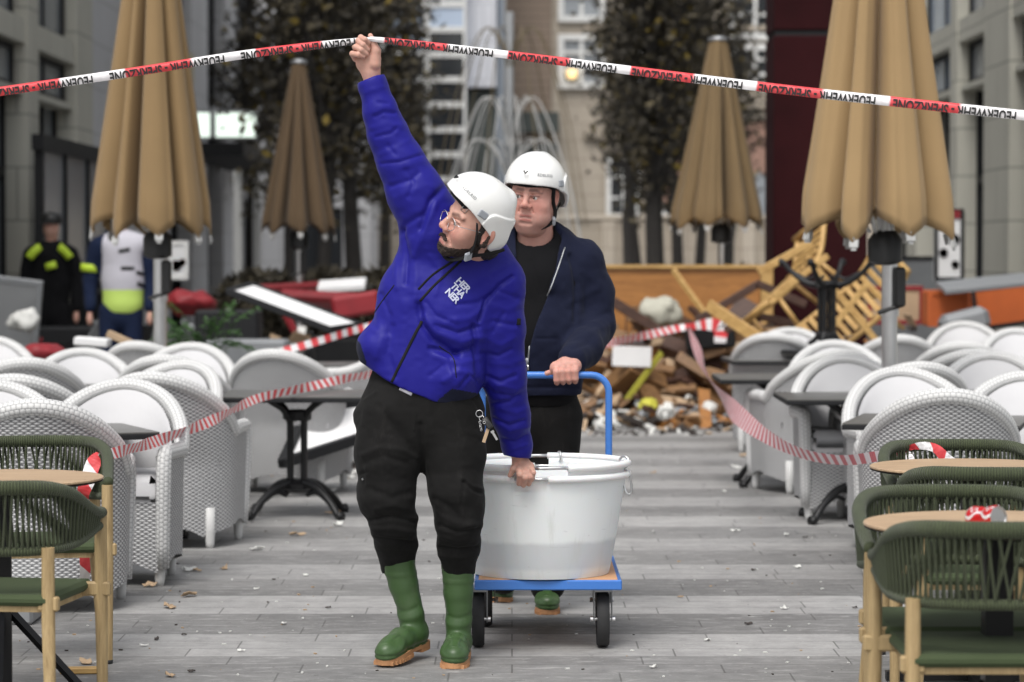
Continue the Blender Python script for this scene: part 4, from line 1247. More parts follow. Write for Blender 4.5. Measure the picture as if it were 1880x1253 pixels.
def helmet_meshes():
    s = SDF((-.15, -.19, -.11), (.15, .19, .19), .0028); c = (0, .012, .042)
    s.ell(c, (.116, .146, .123), .0)
    for q in (-1, 1): s.ell((q * .064, .066, -.004), (.049, .080, .064), .02)
    o = SDF((-.15, -.19, -.11), (.15, .19, .19), .0028); o.ell(c, (.1235, .1535, .130), 0)
    for q in (-1, 1): o.ell((q * .064, .066, -.004), (.0565, .0875, .0715), .02)
    X, Y, Z = o.grid()
    bx = np.maximum(np.abs(Y - .075) - .045, 0); bz = np.maximum(np.abs(Z - .010 - .12 * (Y - .075)) - .040, 0)
    reg = np.sqrt(bx ** 2 + bz ** 2) - .034; reg = np.maximum(reg, .035 - np.abs(X))
    pn = np.maximum(o.D, reg); h = np.clip(.5 + .5 * (s.D - pn) / .004, 0, 1); s.D = (s.D + (pn - s.D) * h - .004 * h * (1 - h)).astype(np.float32)
    s.cap((0, -.05, .100), (0, .08, .112), .046, .05, .012)
    s.ell(c, (.109, .139, .116), .004, op='sub')
    for q in (-1, 1): s.ell((q * .064, .062, -.006), (.043, .072, .058), .01, op='sub')
    X, Y, Z = s.grid()
    zc = np.interp(Y, [-.2, -.14, -.05, .02, .045, .065, .085, .11, .2], [.056, .056, .034, .012, .004, -.018, -.046, -.052, -.05])
    zc = zc - .010 * np.exp(-(Y + .15) ** 2 / .003)
    s.D = np.maximum(s.D, (zc - Z) * .85).astype(np.float32)
    V, F = s.nets(); return relax(V, F, 2, .5), F
HEL = helmet_meshes()
def text_mesh(body, size, extrude=.0, align='CENTER', spacing=1.0, bold=0):
    cu = bpy.data.curves.new('t', 'FONT'); cu.body = body; cu.size = size; cu.extrude = extrude; cu.align_x = align; cu.align_y = 'CENTER'; cu.space_character = spacing; cu.offset = bold; cu.resolution_u = 3
    o = bpy.data.objects.new('t', cu); SC.collection.objects.link(o)
    dg = bpy.context.evaluated_depsgraph_get(); me = bpy.data.meshes.new_from_object(o.evaluated_get(dg))
    bm = bmesh.new(); bm.from_mesh(me); bmesh.ops.triangulate(bm, faces=bm.faces)
    bmesh.ops.subdivide_edges(bm, edges=[e for e in bm.edges if e.calc_length() > size * .25], cuts=1)
    V = np.array([v.co[:] for v in bm.verts]); F = [tuple(v.index for v in f.verts) for f in bm.faces]; bm.free()
    bpy.data.objects.remove(o); bpy.data.curves.remove(cu); bpy.data.meshes.remove(me)
    return V, F
def bvh_of(V, F): return BVHTree.FromPolygons(V.tolist(), F.tolist())
def hit(bvh, px, py, lift=.002):
    o = Vector((0, 0, CAMH)); d = (W(px, py, 10) - o).normalized()
    p, n, i, t = bvh.ray_cast(o, d)
    if p is None: return None
    if n.dot(d) > 0: n = -n
    return p + n * lift
def hits(bvh, pts, lift=.002, n=6):
    q = bez([(x, y, 0) for x, y in pts], n); r = [hit(bvh, a[0], a[1], lift) for a in q]
    return [p for p in r if p is not None]
def add_head(person, c, Rm, skin, sc=1.0, fat=0, stubble=0, beard=False, mouth=0, tilt=0, hairmat='hair', glasses=False, gaze=(0, 0), hs=1.0, hoff=(0, 0, 0), hroll=0, neck=None, hw=(0, 0, 0)):
    c = np.array(tuple(c))
    T = lambda P: c + (np.asarray(P, float) * sc) @ Rm.T
    nk = (0, .035, -.2) if neck is None else tuple(((np.array(tuple(neck)) - c) @ Rm) / sc)
    V, F, col, s = head_mesh(skin, fat, stubble, mouth, nk=nk)
    if beard:
        Vb, Fb = beard_mesh(s); put('beard', vf_mesh('beard', T(Vb), Fb), M['beard'], person, True)
    hs_ = SDF((-.11, -.12, -.12), (.11, .14, .15), .004)
    hs_.ell((0, .022, .026), (.0785, .090, .080), .0).ell((0, .062, -.045), (.062, .042, .055), .02)
    for q in (-1, 1):
        hs_.ell((q * .096, .012, -.004), (.022, .026, .034), .004, op='sub')
        if beard: hs_.cap((q * .074, -.012, .03), (q * .073, -.010, -.03), .009, .007, .008)
    X, Y, Z = hs_.grid(); hs_.D = np.maximum(hs_.D, np.minimum(-(Y + .045), .03 - Z + .0 * X) * .0 + (-.055 - Y)).astype(np.float32)
    Vh, Fh = hs_.nets(); Nh = vnormals(Vh, Fh); Vh = Vh + Nh * (vnoise(Vh, 120, 3) * .003 + vnoise(Vh, 300, 4) * .0015)[:, None]
    put('hair', vf_mesh('hair', T(Vh), Fh), M[hairmat], person, True)
    for q in (-1, 1):
        e = np.array([q * .031, -.0814, .0045]); g = Rm @ np.array([gaze[0], -1, gaze[1]]); g /= np.linalg.norm(g)
        m = MB(); m.lathe([(.0118 * math.sin(a), -.0118 * math.cos(a)) for a in np.linspace(0, math.pi, 9)], 14)
        m.v[0] = T(e) + m.v[0] * sc; eo = m.obj('eye', M['eye_white'], person, True, True)
        ir = MB(); z = Vector(g); rot = z.to_track_quat('Z', 'Y').to_matrix()
        ir.lathe([(.0056, .0103), (.0054, .0112), (0, .0116)], 14, (0, 0, 0), rot); ir.v[0] = T(e) + ir.v[0] * sc
        me = ir.mesh('iris'); io = bpy.data.objects.new('iris', me); SC.collection.objects.link(io); me.materials.append(M['iris']); io.parent = eo
    # helmet, worn tipped back by tilt
    Rt = np.array(Matrix.Rotation(hroll, 3, 'Y') @ Matrix.Rotation(-tilt, 3, 'X')); TH = lambda P: T((np.asarray(P) * hs) @ Rt.T + np.array(hoff)) + np.array(hw)
    Vm, Fm = HEL; ho = put('helmet', vf_mesh('helmet', TH(Vm), Fm), M['helmet'], person, True)
    def sub(name, m, mat, sm=True):
        me = m.mesh(name, sm); me.materials.append(M[mat]); o = bpy.data.objects.new(name, me); SC.collection.objects.link(o); o.parent = ho; return o
    ce = np.array([0, .012, .042]); er = np.array([.116, .146, .123])
    for q in (-1, 1):
        m = MB(); m.box((q * .1105, -.022, .052), (.012, .036, .026), Matrix.Rotation(q * R_(-12), 3, 'Z') @ Matrix.Rotation(q * R_(-6), 3, 'Y'), .003); m.box((q * .1165, -.022, .046), (.004, .022, .005), Matrix.Rotation(q * R_(-12), 3, 'Z')); m.v = [TH(v) for v in m.v]; sub('clip', m, 'clip_grey', False)
        st = bez([(q * .088, -.045, .035), (q * .0835, -.028, -.01), (q * (.077 + fat), -.022, -.055), (q * (.066 + fat), -.035, -.092), (q * .03, -.058, -.118), (0, -.064, -.122)], 5)
        m = MB(); m.tube(st, .0075, 8, flat=.3); m.v = [T(v) for v in m.v]; m.obj('chin_strap', M['strap'], person, True, True)
        m = MB(); m.tube(bez([(q * .08, .085, -.03), (q * .078, .045, -.055), (q * (.072 + fat), -.015, -.078)], 5), .006, 8, flat=.3); m.v = [T(v) for v in m.v]; m.obj('chin_strap', M['strap'], person, True, True)
    m = MB(); m.box((.074 + fat, -.026, -.082), (.012, .030, .030), Matrix.Rotation(R_(24), 3, 'Z') @ Matrix.Rotation(R_(18), 3, 'X'), .004); m.v = [T(v) for v in m.v]; m.obj('buckle', M['clip_grey'], person, False, True)
    a = np.linspace(0, 2 * math.pi, 48); P = np.zeros((48, 4, 3))
    zb_ = np.interp(.006 + .111 * np.sin(a), [-.14, -.05, .02, .06, .12], [.056, .034, .014, -.004, -.03])
    for j, (z, k) in enumerate(((-.017, .975), (-.011, .99), (.01, 1.02), (.035, .98))): P[:, j] = np.stack([(.083 + (.006 if hs < .93 else 0)) * k * np.cos(a), .006 + .111 * k * np.sin(a), zb_ + z], 1)
    m = MB(); m.surf(P, flip=True); m.v = [TH(v) for v in m.v]; m.obj('headband', M['strap'], person, True, True)
    m = MB(); bx = np.array([.067, -.068, .028])
    m.tube([bx + (-.009, -.006, -.014), bx + (.009, .006, -.014), bx + (.009, .006, .014), bx + (-.009, -.006, .014)], .0018, 6, True); m.v = [TH(v) for v in m.v]
    if glasses: m.obj('band_buckle', M['steel'], person, True, True)
    tv, tf = text_mesh('EDELRID', .016, 0, spacing=1.15, bold=.0003)
    th0 = R_(33)
    out = []
    for x, y, _ in tv:
        th = th0 + x / .135; d = np.array([math.sin(th) , -math.cos(th), (y + .040) / .125]); d /= np.linalg.norm(d)
        k = 1 / math.sqrt(((d / er) ** 2).sum()); p = ce + d * k
        # sit on whichever surface is outermost
        out.append(p * 1.0 + d * .0022)
    bv = bvh_of(HEL[0], HEL[1]); o2 = []
    for p in out:
        d = Vector(p - ce).normalized(); q, n, i, t = bv.ray_cast(Vector(ce) + d * .3, -d); o2.append(tuple(q + d * .0013) if q else tuple(p))
    m = MB(); m.add(TH(np.array(o2)), tf); sub('lettering', m, 'grey_paint', False)
    m = MB(); m.tube([(-.006, -.135, .098), (.0, -.140, .088), (.010, -.136, .099)], .0035, 6); m.v = [TH(v) for v in m.v]; sub('emblem', m, 'dark_paint')
    if glasses:
        m = MB()
        for q in (-1, 1):
            m.tube([(q * .033 + .0245 * math.cos(t), -.106 + .006 * abs(math.cos(t)), -.002 + .0215 * math.sin(t)) for t in np.linspace(0, 2 * math.pi, 28, endpoint=False)], .0011, 6, True)
            m.tube([(q * .0575, -.101, .006), (q * .070, -.085, .006), (q * .078, 0, .006), (q * .08, .02, -.004)], .0012, 6)
        m.tube(bez([(-.009, -.106, .004), (0, -.110, .008), (.009, -.106, .004)], 4), .0012, 6)
        m.v = [T(v) for v in m.v]; m.obj('glasses', M['steel'], person, True, True)
    return T(V), F, np.array(col)
def join_body(person_name, label, parts):
    pass
def boot_mesh(lean):
    s = SDF((-.13, -.26, -.01), (.13, .16, .43), .0042)
    s.path([(0, .045, .07), (lean * .1, .045, .13), (lean * .5, .043, .24), (lean, .04, .40)], [.043, .044, .052, .0655], .01)
    s.path([(0, .052, .055), (0, -.05, .058), (0, -.12, .050), (0, -.168, .046)], [.045, .042, .041, .035], .02)
    s.ell((0, -.14, .045), (.048, .07, .032), .02)
    s.ell((0, .075, .06), (.040, .035, .05), .02)
    s.half((0, 0, .020), (0, 0, -1)); s.half((0, 0, .392), (0, 0, 1))
    V, F = s.nets(); V = relax(V, F, 1, .3); N = vnormals(V, F)
    z = V[:, 2]; d = np.zeros(len(V))
    for z0 in (.335, .327, .288, .280): d += .0022 * np.exp(-((z - z0) / .0026) ** 2)
    d += .003 * np.exp(-((z - .386) / .005) ** 2)
    d += -.002 * np.exp(-((z - .036) / .004) ** 2) + .0035 * (z < .032)
    d += .003 * vnoise(V, 14, 5) * (z < .25) + .0025 * np.exp(-((z - .125 - V[:, 1] * .5) / .012) ** 2) * (V[:, 1] < .05) - .002 * np.exp(-((z - .155 - V[:, 1] * .5) / .008) ** 2) * (V[:, 1] < .03)
    return V + N * d[:, None] * np.where(np.abs(N[:, 2:3]) > .9, 0, 1), F
def sole_mesh():
    o = [(0, .118), (.030, .110), (.042, .08), (.040, .03), (.036, -.02), (.046, -.08), (.049, -.13), (.040, -.175), (.022, -.200), (0, -.207)]
    o = bez([(x, y, 0) for x, y in o], 4); poly = [(p[0], p[1]) for p in o] + [(-p[0], p[1]) for p in o[::-1][1:-1]]
    m = MB(); m.prism(poly[::-1], .014, .030)
    def clip(lo, hi): return [(x, y) for x, y in poly if lo <= y <= hi]
    m.prism([(x * .98, y) for x, y in clip(.02, .2)][::-1], 0, .0142)
    m.prism([(x * .98, y) for x, y in clip(-.25, -.03)][::-1], .002, .0142)
    for k in range(9):
        y = -.19 + k * .018
        for q in (-1, 1):
            w = max(abs(x) for x, yy in poly if abs(yy - y) < .012); m.box((q * (w - .006), y, .007), (.017, .010, .0135))
    return m
def add_boot(person, heel, toe, lean, lift=0.0, pitch=0.0):
    h, t = Vector(heel), Vector(toe); d = (t - h); ang = math.atan2(d.x, -d.y)
    A = Matrix.Translation(((h.x * .4 + t.x * .6), (h.y * .4 + t.y * .6), lift)) @ Matrix.Rotation(ang, 4, 'Z') @ Matrix.Translation((0, -.20, 0)) @ Matrix.Rotation(pitch, 4, 'X') @ Matrix.Translation((0, .20, 0)) @ Matrix.Translation((0, .077, 0))
    A = np.array(A); ll = lean
    V, F = boot_mesh(ll); V = V @ A[:3, :3].T + A[:3, 3]
    b = put('boot', vf_mesh('boot', V, F), M['boot'], person, True)
    m = sole_mesh(); m.v = [v @ A[:3, :3].T + A[:3, 3] for v in m.v]; me = m.mesh('sole', False); me.materials.append(M['boot_sole'])
    o = bpy.data.objects.new('sole', me); SC.collection.objects.link(o); o.parent = b
    return b
def person_obj(label, base, meshes, group=None):
    """one continuous body mesh, top level"""
    V = np.concatenate([m[0] for m in meshes]); o = 0; Fs = []
    for m in meshes: Fs.append(m[1] + o); o += len(m[0])
    col = np.concatenate([m[2] for m in meshes])
    me = vf_mesh('person', V - np.array(tuple(base)), np.concatenate(Fs), col)
    ob = bpy.data.objects.new('person', me); SC.collection.objects.link(ob); me.materials.append(M['skin']); ob.location = base
    return tagit(ob, label, 'person', group)
def skin_of(V, c): return np.tile(np.array(c), (len(V), 1))
def reroot(tmp, body):
    """hand the clothing over from the placeholder to the body mesh"""
    for o in list(SC.collection.objects):
        if o.parent == tmp: o.parent = body; o.location = o.location + tmp.location - body.location
    bpy.data.objects.remove(tmp)

# ---- the man in the blue jacket -------------------------------------------
Y1 = 10.05; S1 = FPX / Y1
C1 = lambda px, py, dy=0.0: W(px, py, Y1 + dy)
p1 = lambda r: r / S1
tmp = bpy.data.objects.new('tmp', None); SC.collection.objects.link(tmp); tmp.location = (C1(780, 1000).x, Y1, 0)
Rm1 = frame_of((-.86, -.47, .20), (.49, -.16, .85))
hc1 = C1(873, 416, -.15)
hV, hF, hC = add_head(tmp, hc1, Rm1, SKIN1, 1.09, 0, .15, True, .001, R_(17), 'hair', True, (.12, -.1), .90, (0, 0, 0), R_(5), C1(872, 470, -.03), (-.026, 0, .040))
# jacket
b0, b1 = C1(630, 880), C1(1000, 105)
J = SDF((b0.x, Y1 - .32, b0.z), (b1.x, Y1 + .48, b1.z), .0056)
J.path([C1(772, 700), C1(815, 580), C1(848, 500)], [p1(98), p1(100), p1(88)], .04, .68)
J.path([C1(735, 650), C1(762, 545), C1(795, 455)], [p1(64), p1(60), p1(55)], .05, .8)
J.path([C1(800, 440), C1(868, 480), C1(915, 520)], [p1(56), p1(54), p1(48)], .05, .85)
J.ell(C1(692, 636), (p1(36), .10, p1(34)), .05)
J.ell(C1(835, 690), (p1(52), .15, p1(48)), .05)
J.path([C1(800, 425, -.01), C1(762, 352, -.02), C1(735, 296, -.03), C1(712, 246, -.04), C1(698, 204, -.05), C1(685, 158, -.05), C1(680, 138, -.05)], [p1(62), p1(50), p1(41), p1(34), p1(29), p1(24), p1(22)], .035)
J.path([C1(912, 520), C1(917, 600, .02), C1(925, 690, .06), C1(938, 765, .12), C1(949, 818, .165), C1(952, 846, .172)], [p1(49), p1(46), p1(40), p1(34), p1(27), p1(23)], .025)
J.path([C1(864, 490, .0), C1(868, 474, -.02)], [p1(50), p1(42)], .03, .9)
# hem and neck cut
X, Y, Z = J.grid()
hx = [C1(x, 700).x for x in (640, 662, 700, 735, 800, 840, 885)]; hz = [C1(800, y).z for y in (655, 664, 690, 711, 737, 746, 750)]
zh = np.interp(X, hx, hz) - .03 * (Y - Y1)
a_ = np.array(C1(681, 146)) ; cutp = (X - a_[0]) * -.33 + (Z - a_[2]) * .94; J.D = np.where(Z > C1(0, 190).z, np.maximum(J.D, cutp), J.D)
a_ = np.array(C1(951, 846)); cutp = -((X - a_[0]) * .12 + (Z - a_[2]) * .99); J.D = np.where((Z < C1(0, 815).z) & (X > C1(900, 0).x), np.maximum(J.D, cutp), J.D)
torso_only = X < C1(886, 700).x
J.D = np.where(torso_only, np.maximum(J.D, (zh - Z) * .85), J.D).astype(np.float32)
V, F = J.nets(); V = relax(V, F, 1, .4)
fl = [([(688, 214), (706, 206), (724, 208)], 3.5, -.006), ([(684, 236), (712, 226), (738, 232)], 6, .005), ([(690, 252), (720, 244), (728, 236)], 3.5, -.006), ([(700, 284), (752, 258)], 5, .005),
      ([(700, 301), (735, 297), (776, 284)], 2.5, -.006), ([(722, 312), (782, 296)], 6, .005), ([(718, 342), (755, 330), (768, 318)], 4.5, -.007), ([(738, 356), (792, 340)], 7, .005), ([(745, 312), (760, 336), (750, 360)], 4, -.005),
      ([(694, 188), (712, 190)], 3, -.004), ([(672, 170), (704, 160)], 4, .003), ([(712, 268), (726, 284)], 4, -.005),
      ([(815, 345), (790, 370), (772, 420)], 6, -.012), ([(800, 372), (778, 425), (762, 470)], 6, .009), ([(738, 425), (748, 470), (745, 520)], 5, -.010), ([(757, 440), (764, 500), (762, 560)], 7, .008), ([(726, 470), (728, 530)], 5, .006), ([(775, 395), (745, 412), (735, 430)], 5, -.007),
      ([(768, 560), (776, 598), (795, 625), (840, 650)], 6, -.018), ([(778, 582), (805, 612), (845, 628), (882, 620)], 8, .016), ([(790, 640), (830, 650), (868, 640)], 5, -.012), ([(800, 655), (845, 668), (875, 660)], 7, .010),
      ([(800, 598), (840, 612), (880, 600)], 4, -.008), ([(825, 590), (862, 585), (885, 568)], 6, .009), ([(838, 560), (878, 556), (898, 542)], 4, -.007), ([(782, 555), (800, 580), (830, 592)], 3.5, -.006),
      ([(880, 590), (893, 552), (918, 524), (942, 508)], 3.5, -.014), ([(870, 600), (874, 660), (884, 720)], 5, -.014), ([(905, 500), (930, 485)], 5, .006),
      ([(815, 700), (845, 680), (865, 690)], 6, .009), ([(845, 712), (862, 690), (875, 694)], 4, -.008), ([(800, 640), (825, 656), (836, 690)], 4, -.006), ([(790, 690), (812, 672)], 4, -.005),
      ([(690, 560), (700, 620), (690, 655)], 7, .007), ([(720, 600), (712, 650), (725, 690)], 6, -.007), ([(745, 560), (738, 620), (742, 690)], 9, .006), ([(672, 600), (690, 610)], 5, .006), ([(700, 540), (716, 580), (712, 610)], 4, -.005),
      ([(892, 622), (920, 634), (946, 620)], 5, .005), ([(886, 648), (915, 654), (938, 642)], 4, -.007), ([(905, 668), (940, 670), (962, 658)], 6, .006), ([(892, 690), (918, 702), (946, 690)], 4, -.008), ([(914, 708), (950, 716), (966, 706)], 5, .005), ([(880, 700), (905, 722), (940, 728)], 4, -.005),
      ([(905, 742), (935, 738), (952, 726)], 4, -.007), ([(922, 752), (950, 758), (968, 748)], 5, .006), ([(906, 768), (934, 782), (962, 772)], 3.5, -.007), ([(935, 792), (968, 784)], 4, .005), ([(924, 806), (945, 812), (966, 800)], 3.5, -.005), ([(938, 826), (968, 816)], 3, .004),
      ([(790, 470), (812, 500), (800, 540)], 5, .006), ([(900, 560), (930, 570), (952, 560)], 6, .005), ([(905, 590), (945, 598)], 4, -.006), ([(915, 535), (950, 548)], 4, -.005), ([(905, 610), (925, 575)], 4, -.005)]
V = folds(V, F, fl); N = vnormals(V, F)
V = V + N * (vnoise(V, 16, 7) * .0025 + vnoise(V * np.array([1, 1, 1.6]), 38, 8) * .0012)[:, None]
pxj, pyj = to_px(V); fx_, fy_ = pxj[F].mean(1), pyj[F].mean(1)
rib = ((fx_ > 800) & (fx_ < 892) & (fy_ > np.interp(fx_, [800, 830, 885], [738, 714, 724])) & (V[F].mean(1)[:, 1] < 12)) | ((fx_ < 672) & (fy_ > np.interp(fx_, [645, 660, 672], [618, 628, 662])) & (fy_ < 700))
rib &= fy_ > 600
def subset(V, F, m):
    f = F[m]; u, inv = np.unique(f, return_inverse=True); return V[u], inv.reshape(f.shape)
JV, JF = V, F; JB = bvh_of(V, F)
jk = put('jacket', vf_mesh('jacket', *subset(V, F, ~rib)), M['jacket'], tmp, True)
def jsub(name, mesh, mat):
    o = bpy.data.objects.new(name, mesh); SC.collection.objects.link(o); mesh.materials.append(M[mat]); o.parent = jk; return o
for mk in (rib & (fx_ > 740), rib & (fx_ < 740)): jsub('hem_rib', vf_mesh('hem_rib', *subset(V, F, mk)), 'jacket_rib')
for nm, pts, r in (('zip', [(719, 702), (745, 648), (774, 590)], .0055), ('zip', [(768, 532), (795, 505), (832, 480)], .0045), ('zip', [(771, 553), (800, 522), (847, 479)], .0045),
                   ('pocket_zip', [(724, 524), (700, 556), (676, 594)], .0022), ('pocket_zip', [(806, 636), (832, 658), (838, 694)], .0018)):
    q = hits(JB, pts, .001, 10)
    if len(q) > 2: m = MB(); m.tube(q, r, 8, flat=.45); jsub(nm, m.mesh(nm), 'strap')
q = hits(JB, [(951, 585), (951, 597)], .002, 4); m = MB(); m.tube(q, .009, 8, flat=.3); jsub('badge', m.mesh('badge'), 'strap')
LV, LF = [], []
for i, line in enumerate(('HER', 'THA', 'NER')):
    tv, tf = text_mesh(line, 17, 0, 'LEFT', .9, .55)
    an = R_(47); ux, uy = math.cos(an), math.sin(an)
    tv[:, 0] *= 36 / tv[:, 0].max()
    ox, oy = 840 - 10.0 * i, 513 + 10.2 * i
    pts = [hit(JB, ox + x * ux * .86 + y * uy, oy + x * uy * .86 - y * ux, .0022) for x, y, _ in tv]
    k = sum(len(v) for v in LV); LV.append(np.array([tuple(p) if p else (0, 10, 1) for p in pts])); LF += [tuple(a + k for a in f) for f in tf]
m = MB(); m.add(np.concatenate(LV), LF); jsub('lettering', m.mesh('lettering', False), 'logo_white')
# dark knitted collar
K = SDF(tuple(Vector(hc1) + Vector((-.22, -.25, -.30))), tuple(Vector(hc1) + Vector((.25, .25, .02))), .005)
K.path([C1(876, 482, -.01), C1(878, 462, -.03)], [p1(47), p1(42)], .02, .95); K.cap(C1(905, 456, .03), C1(903, 442, .03), p1(26), p1(20), .03)
K.cap(C1(866, 440, -.10), C1(860, 405, -.14), p1(30), p1(30), .01, op='sub')
Vk, Fk = K.nets(); put('collar', vf_mesh('collar', relax(Vk, Fk, 1), Fk), M['jacket_rib'], tmp, True)
# trousers
b0, b1 = C1(640, 1060), C1(905, 640)
T_ = SDF((b0.x, Y1 - .28, b0.z), (b1.x, Y1 + .34, b1.z), .0056)
T_.path([C1(778, 668, .02), C1(775, 712, .02), C1(772, 765, .02)], [p1(86), p1(94), p1(98)], .03, .72)
T_.path([C1(722, 760, .0), C1(712, 835, -.01), C1(712, 905, -.02), C1(722, 960, .01), C1(727, 996, .07), C1(730, 1036, .11)], [p1(66), p1(60), p1(48), p1(41), p1(37), p1(33)], .03)
T_.path([C1(826, 760, .02), C1(832, 830, .01), C1(836, 900, -.02), C1(842, 955, -.01), C1(842, 1000, .05), C1(842, 1046, .085)], [p1(64), p1(58), p1(47), p1(41), p1(37), p1(32)], .03)
T_.ell(C1(678, 907, .02), (p1(24), .07, p1(44)), .02)
T_.ell(C1(872, 920, .0), (p1(19), .07, p1(42)), .02); T_.ell(C1(668, 765, .03), (p1(20), .06, p1(22)), .03)
for (x, y, w_, dy, hh) in ((724, 952, 44, .0, 9), (723, 980, 41, .03, 8), (728, 1001, 37, .075, 6), (843, 964, 42, -.01, 9), (843, 994, 38, .02, 8), (842, 1014, 35, .06, 6)):
    T_.ell(C1(x, y, dy), (p1(w_), p1(w_) * .95, p1(hh + 4)), .015)
X, Y, Z = T_.grid(); zw = np.interp(X, [C1(x, 700).x for x in (680, 735, 800, 880)], [C1(0, y).z for y in (672, 690, 700, 700)])
T_.D = np.maximum(T_.D, Z - zw).astype(np.float32)
V, F = T_.nets(); V = relax(V, F, 1, .4)
fl = [([(665, 835), (700, 822), (740, 826), (765, 840)], 5, .008), ([(668, 850), (705, 838), (745, 850)], 6, -.006), ([(695, 745), (725, 790), (760, 830)], 7, -.006), ([(715, 745), (745, 785), (770, 825)], 8, .006),
      ([(772, 780), (778, 840), (776, 880)], 5, -.012), ([(762, 760), (762, 800)], 3, .004), ([(760, 850), (770, 880), (756, 915)], 6, .006), ([(782, 850), (800, 900), (808, 950)], 7, .006),
      ([(680, 900), (720, 915), (755, 905)], 7, -.007), ([(690, 935), (725, 928), (758, 938)], 6, .008), ([(680, 955), (720, 948), (760, 958)], 4, -.010), ([(684, 972), (725, 970), (762, 980)], 5, .009), ([(688, 988), (720, 992), (760, 996)], 4, -.009), ([(692, 1004), (730, 1006), (764, 1010)], 5, .008),
      ([(800, 915), (830, 935), (850, 960)], 6, -.007), ([(802, 940), (835, 960), (870, 965)], 6, .008), ([(806, 965), (840, 978), (880, 972)], 4, -.010), ([(806, 985), (840, 994), (880, 990)], 5, .009), ([(806, 1004), (840, 1010), (878, 1006)], 4, -.009), ([(808, 1020), (842, 1024), (876, 1020)], 4, .007),
      ([(852, 880), (868, 893), (890, 900)], 3, .006), ([(852, 884), (868, 899), (889, 907)], 3, -.006), ([(853, 884), (848, 930), (858, 958)], 4, -.005), ([(663, 870), (672, 868)], 3, -.006), ([(672, 858), (674, 890)], 3, .005), ([(830, 740), (850, 790), (880, 800)], 6, .005), ([(870, 735), (884, 760)], 3, -.006), ([(668, 735), (690, 720)], 3, .006)]
V = folds(V, F, fl); N = vnormals(V, F)
V = V + N * (vnoise(V, 18, 9) * .002 + vnoise(V * np.array([1, 1, 1.5]), 42, 10) * .0012)[:, None]
tr = put('trousers', vf_mesh('trousers', V, F), M['trousers'], tmp, True); TB = bvh_of(V, F)
def tsub(name, m, mat, sm=True):
    me = m.mesh(name, sm); me.materials.append(M[mat]); o = bpy.data.objects.new(name, me); SC.collection.objects.link(o); o.parent = tr
P = [[hit(TB, x + (j - 3) * 6.0, y + j * 2.2 + (k * 3.6), .004 - .002 * (k == 0)) for k in range(6)] for j in range(7) for (x, y) in [(870, 876)]]
if all(p is not None for r in P for p in r): m = MB(); m.surf([[tuple(p) for p in r] for r in P]); tsub('pocket_flap', m, 'trousers')
q = hits(TB, [(762, 752), (763, 770), (760, 792)], .0005, 5)
if len(q) > 2: m = MB(); m.tube(q, .0012, 5); tsub('fly_seam', m, 'trousers')
m = MB(); q = hit(TB, 667, 880, .002) or C1(667, 880, -.05); m.lathe([(0, -.002), (.005, 0), (0, .003)], 10, q, Matrix.Rotation(R_(90), 3, 'X')); tsub('snap_button', m, 'steel')
# light shirt tail under the hem
q = [hit(TB, 734 + i * 4.5, 713 + i * 2.2, .000) for i in range(6)]
q = [p for p in q if p is not None]
if len(q) > 3: m = MB(); m.tube(q, .008, 8, flat=.5); m.obj('shirt_tail', M['vest_white'], tmp, True, True)
# boots
gp = lambda px, py: Vector((GX(px, FPX * CAMH / (py - HOR)), FPX * CAMH / (py - HOR), 0))
h_, t_ = gp(779, 1207), gp(699, 1230)
add_boot(tmp, (h_.x, h_.y, 0), (t_.x, t_.y, 0), -.062, .0, R_(5))
add_boot(tmp, (-.188, 10.185, 0), (-.206, 9.895, 0), -.002)
# skin body: torso and limbs inside the clothes, hands, head - one mesh
Bd = SDF((C1(640, 700).x, Y1 - .3, .05), (C1(990, 700).x, Y1 + .45, C1(0, 120).z), .014)
Bd.path([C1(772, 740, .02), C1(815, 590), C1(850, 490), C1(864, 440, -.11)], [p1(72), p1(74), p1(58), p1(26)], .04, .65)
Bd.path([C1(805, 430), C1(735, 296, -.03), C1(684, 150, -.05)], [p1(38), p1(26), p1(14)], .03)
Bd.path([C1(905, 520), C1(922, 690, .06), C1(952, 840, .172)], [p1(36), p1(30), p1(13)], .03)
Bd.path([C1(735, 760), C1(712, 905, -.02), C1(732, 1000, .09), C1(746, 1100, .125), C1(764, 1180, .125)], [p1(46), p1(34), p1(12), p1(10), p1(8)], .03)
Bd.path([C1(815, 760, .02), C1(836, 900, -.02), C1(842, 1000, .08), C1(841, 1100, .09), C1(840, 1180, .09)], [p1(46), p1(34), p1(12), p1(10), p1(8)], .03)
bV, bF = Bd.nets()
# raised fist
Hd = SDF(tuple(C1(630, 165, -.15)), tuple(C1(710, 50, .06)), .0022); k = .003
r1 = lambda *a: [p1(x) for x in a]
Hd.path([C1(684, 152, -.05), C1(680, 128, -.05), C1(679, 110, -.05)], r1(15.5, 15.5, 21), .02, .75)
Hd.cap(C1(670, 116, -.045), C1(666, 100, -.04), p1(17), p1(15), .012, .7); Hd.cap(C1(668, 92, -.04), C1(674, 80, -.04), p1(13), p1(11), .01, .8)
Hd.path([C1(688, 118, -.065), C1(690, 94, -.07), C1(685, 78, -.075), C1(680, 66, -.072)], r1(11.5, 9, 6.0, 4.6), .006)
for (kn, md, tp, rr) in (((653, 108), (647, 99), (667, 104.5), 5.4), ((656, 94), (652, 86), (673, 99.5), 5.7), ((660, 84), (657.5, 75.5), (675, 91.5), 5.6), ((664, 76), (662.5, 69), (676.5, 78.5), 5.2)):
    Hd.path([C1(*kn, -.04), C1(*md, -.075), C1((md[0] + tp[0]) / 2 + .5, (md[1] + tp[1]) / 2 - .8, -.098), C1(*tp, -.088)], r1(rr + 1, rr, rr * .95, rr * .78), k)
rV, rF = Hd.nets(); rV = relax(rV, rF, 1, .3)
